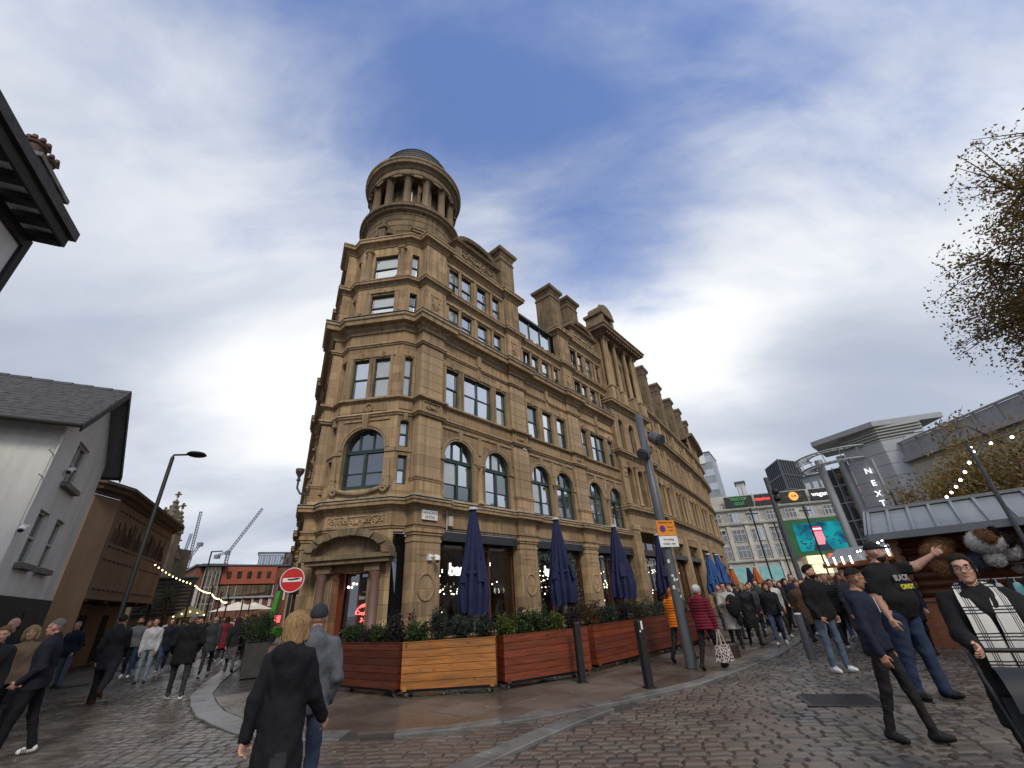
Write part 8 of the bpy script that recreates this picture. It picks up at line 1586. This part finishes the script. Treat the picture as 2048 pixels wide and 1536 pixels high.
m = MB(); m.add([(-.06, -.17, -.26), (.06, -.17, -.26), (.06, .17, -.26), (-.06, .17, -.26), (-.09, -.21, -.55), (.09, -.21, -.55), (.09, .21, -.55), (-.09, .21, -.55)], [(4, 7, 6, 5), (0, 1, 5, 4), (1, 2, 6, 5), (2, 3, 7, 6), (3, 0, 4, 7), (0, 3, 2, 1)]); m.build('bag_body', tote_mat(), tb)
for sx in (-.05, .05): m = MB(); m.tube([(sx, -.09, -.26), (sx * .4, -.03, -.04), (sx * .3, 0, .0), (sx * .4, .03, -.04), (sx, .09, -.26)], .009, 6); m.build('handle', cloth((.5, .42, .38)), tb)
person('person in a pale cardigan with a dark bundle in folded arms', at(22.9, 15.0), 205, 1.68, (.42, .40, .36), BLKC, DGRY, SK2, ('bun', (.03, .02, .018)), 'coat', dict(l=(.1, .05), r=(-.1, .1), al=(.5, .1, 1.3, .6), ar=(.5, .1, 1.3, .6)), 1.05, .018, glasses=True)
bd = MB(); bd.ball((0, 0, 0), .2, 10, 8, (1.0, .55, 1.5), sm=True); bd.ball((.1, .02, -.32), .12, 8, 6, (.8, .5, 1.6), sm=True); q = at(23.4, 14.72, 1.06); tag(bd.build('coat_bundle', cloth((.012, .012, .013)), None, T(*q)), 'folded black coat bundled over the pale cardigan arms', 'coat')
person('person in a black knee-length coat and boots walking towards us', at(24.7, 15.5), 200, 1.68, (.013, .013, .015), (.012, .012, .013), BLKC, SK2, ('bob', (.40, .25, .12)), 'coat', WALK, 1.1, .017, bottoms='slim')
person('person in a black bomber jacket and blue jeans walking towards us', at(27.1, 15.5), 205, 1.62, (.016, .017, .02), (.06, .085, .15), (.6, .58, .55), SK2, ('long', (.10, .035, .018)), 'jacket', WALK2, 1.12, .017, look=(-12, 0))
m = MB(); q = at(26.95, 15.33, 0); m.tube([(q[0], q[1], .98), (q[0] - .02, q[1] - .02, 1.33)], .006, 5)
person('person in sunglasses and a white top behind the bomber jacket', at(27.6, 17.6), 200, 1.72, (.55, .55, .54), BLKC, (.6, .6, .6), SK1, ('short', (.02, .015, .012)), 'sweater', WALK, 1.0, .02, glasses=True)
person('person in a navy jumper with a white collar among the crowd', at(29.7, 18.0), 195, 1.84, (.014, .017, .034), BLKC, (.5, .5, .5), (.48, .26, .19), ('crop', (.12, .07, .045)), 'sweater', WALK, 1.12, .018, collar=(.6, .6, .62))
person('person in a black jacket, faded jeans and white trainers by the steel bollard', at(31.4, 11.15), 165, 1.84, (.011, .011, .012), (.10, .13, .18), (.72, .72, .72), SK1, ('quiff', (.012, .010, .009)), 'jacket', dict(l=(.06, .04), r=(-.02, .02), al=(.0, .1, .5, .2), ar=(.0, .12, .5, .2)), 1.12, .015, look=(-35, 2), beard=(.02, .014, .011))
o, J, sc = person('person in a navy zip hoodie and black trousers looking down to the side', (3.93, 5.62, -.01), 142, 1.67, (.016, .019, .036), (.016, .015, .016), (.012, .012, .012), SK3, ('crop', (.02, .014, .011)), 'hoodie', dict(l=(.22, .05), r=(-.16, .10), al=(-.12, .16, .30, -.05), ar=(.05, .2, .22, -.05)), .98, .013, look=(-38, -14), glasses=True, bottoms='slim')
m = MB(); m.tube([local_pt(o, J, sc, J['chest'] + A_((.0, .135, .14))), local_pt(o, J, sc, J['chest'] + A_((.005, .152, -.02)))], .004, 5); m.build('zip', WHITE, o); m = MB(); m.tube([local_pt(o, J, sc, J['chest'] + A_((.005, .150, -.03))), local_pt(o, J, sc, J['chest'] + A_((-.07, .138, -.02)))], .0035, 5); m.build('pocket_seam', STEEL, o)
o, J, sc = person('person in a cap and black printed tee pointing with a raised arm', (5.55, 7.25, -.01), 158, 2.03, (.011, .011, .012), (.025, .038, .075), (.012, .012, .012), (.46, .26, .19), ('cap', (.012, .012, .013)), 'tee', dict(l=(.10, .04), r=(-.08, .06), al=(1.75, .35, .35, -.25), ar=(-.05, .22, .35, .05)), 1.32, .014, look=(-42, 2), beard=(.035, .022, .016), fat=.05, short_sleeve=True, point='l', bottoms='wide')
YEL = material('tee_yellow_print', (.55, .50, .03), .7, 0, 1); GRP = material('tee_grey_print', (.32, .32, .32), .7, 0, 1)
ch_ = local_pt(o, J, sc, J['chest'] + A_((.0, .235, -.075))); text('tee_print', 'CANDY', .085, YEL, o, T(*ch_) @ Matrix.Rotation(PI, 4, 'Z') @ Matrix.Rotation(-.12, 4, 'X'), .004, bold=.004); ch2 = local_pt(o, J, sc, J['chest'] + A_((.0, .205, .03))); text('tee_print', 'BLACK', .11, GRP, o, T(*ch2) @ Matrix.Rotation(PI, 4, 'Z'), .004, bold=.003)
o, J, sc = person('person in glasses and a white plaid scarf pushing a pushchair', at(43.2, 5.5, -.01), 212, 1.68, (.012, .012, .013), (.012, .012, .013), (.11, .055, .025), SK2, ('bun', (.028, .018, .014)), 'coat', dict(l=(.16, .05), r=(-.1, .1), al=(.55, .14, .75, .1), ar=(.55, .14, .75, .1)), 1.22, .013, look=(14, 2), glasses=True)
def scarf_mat():
    m = bpy.data.materials.new('plaid_scarf'); m.use_nodes = True; nt = m.node_tree; N = nt.nodes; L = nt.links; b = N['Principled BSDF']; tc = N.new('ShaderNodeTexCoord'); sp_ = N.new('ShaderNodeSeparateXYZ'); L.new(tc.outputs['Object'], sp_.inputs[0]); outs = []
    for ax, sc_ in ((0, 9.0), (2, 5.5)):
        for ph in (0, .12, .24):
            a = N.new('ShaderNodeMath'); a.operation = 'MULTIPLY_ADD'; L.new(sp_.outputs[ax], a.inputs[0]); a.inputs[1].default_value = sc_; a.inputs[2].default_value = ph; f = N.new('ShaderNodeMath'); f.operation = 'FRACT'; L.new(a.outputs[0], f.inputs[0]); g = N.new('ShaderNodeMath'); g.operation = 'LESS_THAN'; L.new(f.outputs[0], g.inputs[0]); g.inputs[1].default_value = .055; outs.append(g.outputs[0])
    acc = outs[0]
    for q in outs[1:]: x = N.new('ShaderNodeMath'); x.operation = 'MAXIMUM'; L.new(acc, x.inputs[0]); L.new(q, x.inputs[1]); acc = x.outputs[0]
    mx = N.new('ShaderNodeMixRGB'); L.new(acc, mx.inputs[0]); mx.inputs[1].default_value = (.62, .60, .55, 1); mx.inputs[2].default_value = (.03, .03, .04, 1); L.new(mx.outputs[0], b.inputs['Base Color']); b.inputs['Roughness'].default_value = .9; return m
sv = MB(); SCM = scarf_mat()
for sx in (-1, 1):
    pts = [(sx * .06, -.06, 1.53), (sx * .095, .03, 1.50), (sx * .10, .13, 1.40), (sx * .085, .185, 1.25), (sx * .08, .20, 1.05), (sx * .085, .215, .86), (sx * .09, .22, .70)]; w = [.03, .04, .055, .07, .08, .085, .09]; vs = []
    for p, q in zip(pts, w): vs += [local_pt(o, J, sc, A_(p) + A_((-q, -.012, 0))), local_pt(o, J, sc, A_(p) + A_((-q * .3, .012, 0))), local_pt(o, J, sc, A_(p) + A_((q * .3, .0, 0))), local_pt(o, J, sc, A_(p) + A_((q, .010, 0)))]
    sv.add(vs, [(4 * i + j, 4 * i + j + 1, 4 * i + j + 5, 4 * i + j + 4) for i in range(len(pts) - 1) for j in range(3)], sm=True)
sv.build('scarf', SCM, o)
# pushchair in front of her
pc_ = empty('pushchair', o.matrix_basis @ Vector((0, .62, 0)), o.rotation_euler.z, 'black pushchair with a long bent handle at the right edge', 'pushchair'); TB = material('pushchair_black', (.014, .014, .016), .5, .2, 5)
hz = 1.03 * sc
m = MB(); m.tube([(-.27, -.22, hz - .12), (-.27, -.27, hz), (-.2, -.29, hz + .02), (.2, -.29, hz + .02), (.27, -.27, hz), (.27, -.22, hz - .12)], .016, 8); m.build('handle', TB, pc_)
for sx in (-.27, .27): m = MB(); m.tube([(sx, -.22, hz - .12), (sx, .1, .55), (sx, .42, .16)], .012, 8); m.build('side_tube', TB, pc_); m = MB(); m.tube([(sx, .05, .6), (sx, -.15, .14)], .012, 8); m.build('rear_leg', TB, pc_)
m = MB(); m.add([(-.24, .0, .35), (.24, .0, .35), (.24, .5, .38), (-.24, .5, .38), (-.25, -.05, .75), (.25, -.05, .75), (.25, .1, .5), (-.25, .1, .5)], [(0, 1, 2, 3), (0, 1, 5, 4), (4, 5, 6, 7), (3, 2, 6, 7), (0, 4, 7, 3), (1, 2, 6, 5)]); m.build('seat', TB, pc_)
m = MB(); n = 8; rr_ = .3; m.add([(sx * .25, .1 - rr_ * .6 * math.cos(t), .72 + rr_ * math.sin(t) * .75) for t in [PI * i / n for i in range(n + 1)] for sx in (-1, 1)], [(2 * i, 2 * i + 1, 2 * i + 3, 2 * i + 2) for i in range(n)], sm=True); m.build('hood', TB, pc_)
for x, y in ((-.27, .42), (.27, .42), (-.27, -.15), (.27, -.15)): w = MB(); w.tube([(x - .02, y, .12), (x + .02, y, .12)], .12, 16); wh = w.build('wheel', BLACK, pc_); r = MB(); r.tube([(x - .025, y, .12), (x + .025, y, .12)], .06, 12); r.build('rim', STEEL, wh)
# seated drinker behind the planter
person('person in a pale patterned jacket seated behind the red planter', (-.15, 11.55, .02), 95, 1.72, (.33, .29, .24), DGRY, BLKC, SK1, ('short', (.03, .02, .015)), 'jacket', dict(l=(1.45, 1.45), r=(1.4, 1.4), al=(.5, .1, 1.0, .3), ar=(.5, .1, 1.0, .3)), 1.0, .022)
ch0 = empty('cafe_chair', (-.2, 11.55, .02), -math.radians(95), 'dark metal chair under the seated person in the pale jacket', 'chair')
for nm, bx_ in (('seat', ((-.2, -.22, .40), (.2, .2, .43))), ('backrest', ((-.2, -.26, .5), (.2, -.23, .85)))): m = MB(); m.box(*bx_); m.build(nm, BLACK, ch0)
for x in (-.18, .18):
    for y in (-.22, .18): m = MB(); m.tube([(x, y, 0), (x, y, .42 if y > 0 else .85)], .012, 6); m.build('leg', BLACK, ch0)
# people in the middle distance, one by one
mid = random.Random(31); COLS = [(BLKC, 'black'), (NAVC, 'navy'), ((.05, .05, .055), 'grey'), ((.16, .02, .03), 'red'), ((.10, .06, .035), 'brown'), ((.45, .44, .42), 'white'), ((.03, .05, .035), 'dark green'), ((.20, .14, .08), 'tan')]
MIDS = [(23.4, 17.4, 0, 195), (25.4, 18.2, 2, 190), (26.6, 22, 1, 200), (29.0, 19.6, 0, 185), (30.0, 16.2, 4, 195), (32.6, 14.6, 0, 200), (34.3, 13.6, 2, 170), (35.4, 21.5, 0, 10), (38.4, 13.4, 1, 200), (31.8, 17.6, 6, 190), (33.6, 24, 3, 180), (28.0, 24, 0, 190), (22.3, 21, 7, 200), (36.9, 20.4, 0, 190), (-38.9, 23.5, 2, 145), (-37.2, 21.5, 1, 150), (-36.2, 25.5, 0, -30), (-34.9, 23.5, 0, 150), (-32.6, 24.0, 3, -30), (-33.4, 27.5, 2, 150), (-31.0, 23.0, 0, -25), (31.0, 19.5, 0, 185), (33.2, 16.8, 2, 20), (33.9, 20, 1, 190), (34.9, 15.5, 0, 200), (35.9, 18, 3, 170), (36.6, 14.2, 0, 30), (32.2, 22.5, 5, 180), (26.2, 20, 6, 200), (28.4, 21.5, 4, 190), (24.0, 19, 0, 20), (30.4, 23.5, 7, 200), (37.6, 17, 4, 40)]
NAMES_ = ['behind the maroon jacket', 'left of the bomber jacket', 'far behind the bomber jacket', 'right behind the white top', 'in front of the navy jumper', 'just left of the faded jeans', 'just right of the faded jeans', 'well behind the navy zip hoodie', 'beside the capped head', 'between the navy jumper and the faded jeans', 'beyond the steel bollard', 'near the lit shop posters', 'by the orange parasol', 'before the small huts', 'behind the grey top', 'left of the white hooded top', 'walking off beyond the white hooded top', 'right of the wide black coat', 'on the kerb past the skirt', 'deeper down the lane', 'beside the box planters', 'beside the navy jumper', 'behind the faded jeans', 'between the bollard and the huts', 'next to the navy zip hoodie', 'by the market lights', 'behind the capped head', 'before the video screen', 'behind the black knee-length coat', 'left of the navy jumper', 'behind the pale cardigan', 'under the lit fascia', 'close to the log hut']
for i, (az, D, c, fa) in enumerate(MIDS):
    col, nm = COLS[c]; person(f'person in {nm} in the crowd {NAMES_[i]}', at(az, D), fa + mid.uniform(-15, 15), mid.uniform(1.6, 1.82), col, mid.choice([BLKC, DGRY, JEAN]), mid.choice([BLKC, (.4, .4, .4)]), mid.choice([SK1, SK2, SK1]), (mid.choice(['short', 'long', 'crop', 'beanie']), mid.choice([(.03, .02, .015), (.12, .06, .03), (.25, .15, .07), (.02, .015, .012)])), mid.choice(['jacket', 'coat', 'puffer', 'midcoat']), mid.choice([WALK, WALK2, STAND]), mid.uniform(.95, 1.15), .024, detail=False, group='people in the middle distance')
# the far crowd reads as one mass in each street
def crowd(spots, seed, label_name):
    g = random.Random(seed); pool = []
    for i in range(10): person('', (0, 0, 0), 0, 1.7, g.choice(COLS)[0], g.choice([BLKC, DGRY, JEAN, BLKC]), BLKC, g.choice([SK1, SK2]), (g.choice(['short', 'long', 'crop']), g.choice([(.03, .02, .015), (.15, .08, .04), (.02, .015, .012)])), g.choice(['jacket', 'coat', 'midcoat']), g.choice([WALK, WALK2]), 1.05, .036, detail=False, into=pool)
    Vs, Qs, Ms, mats, n0 = [], [], [], [], 0
    for az, D in spots:
        me, hv, _, _ = g.choice(pool); p = pol(az, D); a = g.uniform(0, 2 * PI); s = g.uniform(.93, 1.06); ca, sa = math.cos(a), math.sin(a)
        for d in (me, hv):
            if d is None: continue
            v = np.empty(len(d.vertices) * 3, np.float32); d.vertices.foreach_get('co', v); v = v.reshape(-1, 3) * s; q = np.empty(len(d.polygons) * 4, np.int32); d.loops.foreach_get('vertex_index', q); mi = np.empty(len(d.polygons), np.int32); d.polygons.foreach_get('material_index', mi)
            mp = []
            for m_ in d.materials:
                if m_ not in mats: mats.append(m_)
                mp.append(mats.index(m_))
            Vs.append(np.stack([v[:, 0] * ca - v[:, 1] * sa + p.x, v[:, 0] * sa + v[:, 1] * ca + p.y, v[:, 2]], 1)); Qs.append(q.reshape(-1, 4) + n0); Ms.append(np.array(mp)[mi]); n0 += len(v)
    o = link('crowd', np_mesh('crowd', np.concatenate(Vs), np.concatenate(Qs), mats, np.concatenate(Ms))); tag(o, label_name, 'crowd', kind='stuff')
g_ = random.Random(77)
crowd([(g_.uniform(-37.5, -29.2), g_.uniform(29, 52)) for _ in range(95)], 5, 'dense far crowd at the end of the lane on the left'); crowd([(g_.uniform(22.5, 40), g_.uniform(23, 50)) for _ in range(150)], 6, 'dense far crowd filling the square on the right')
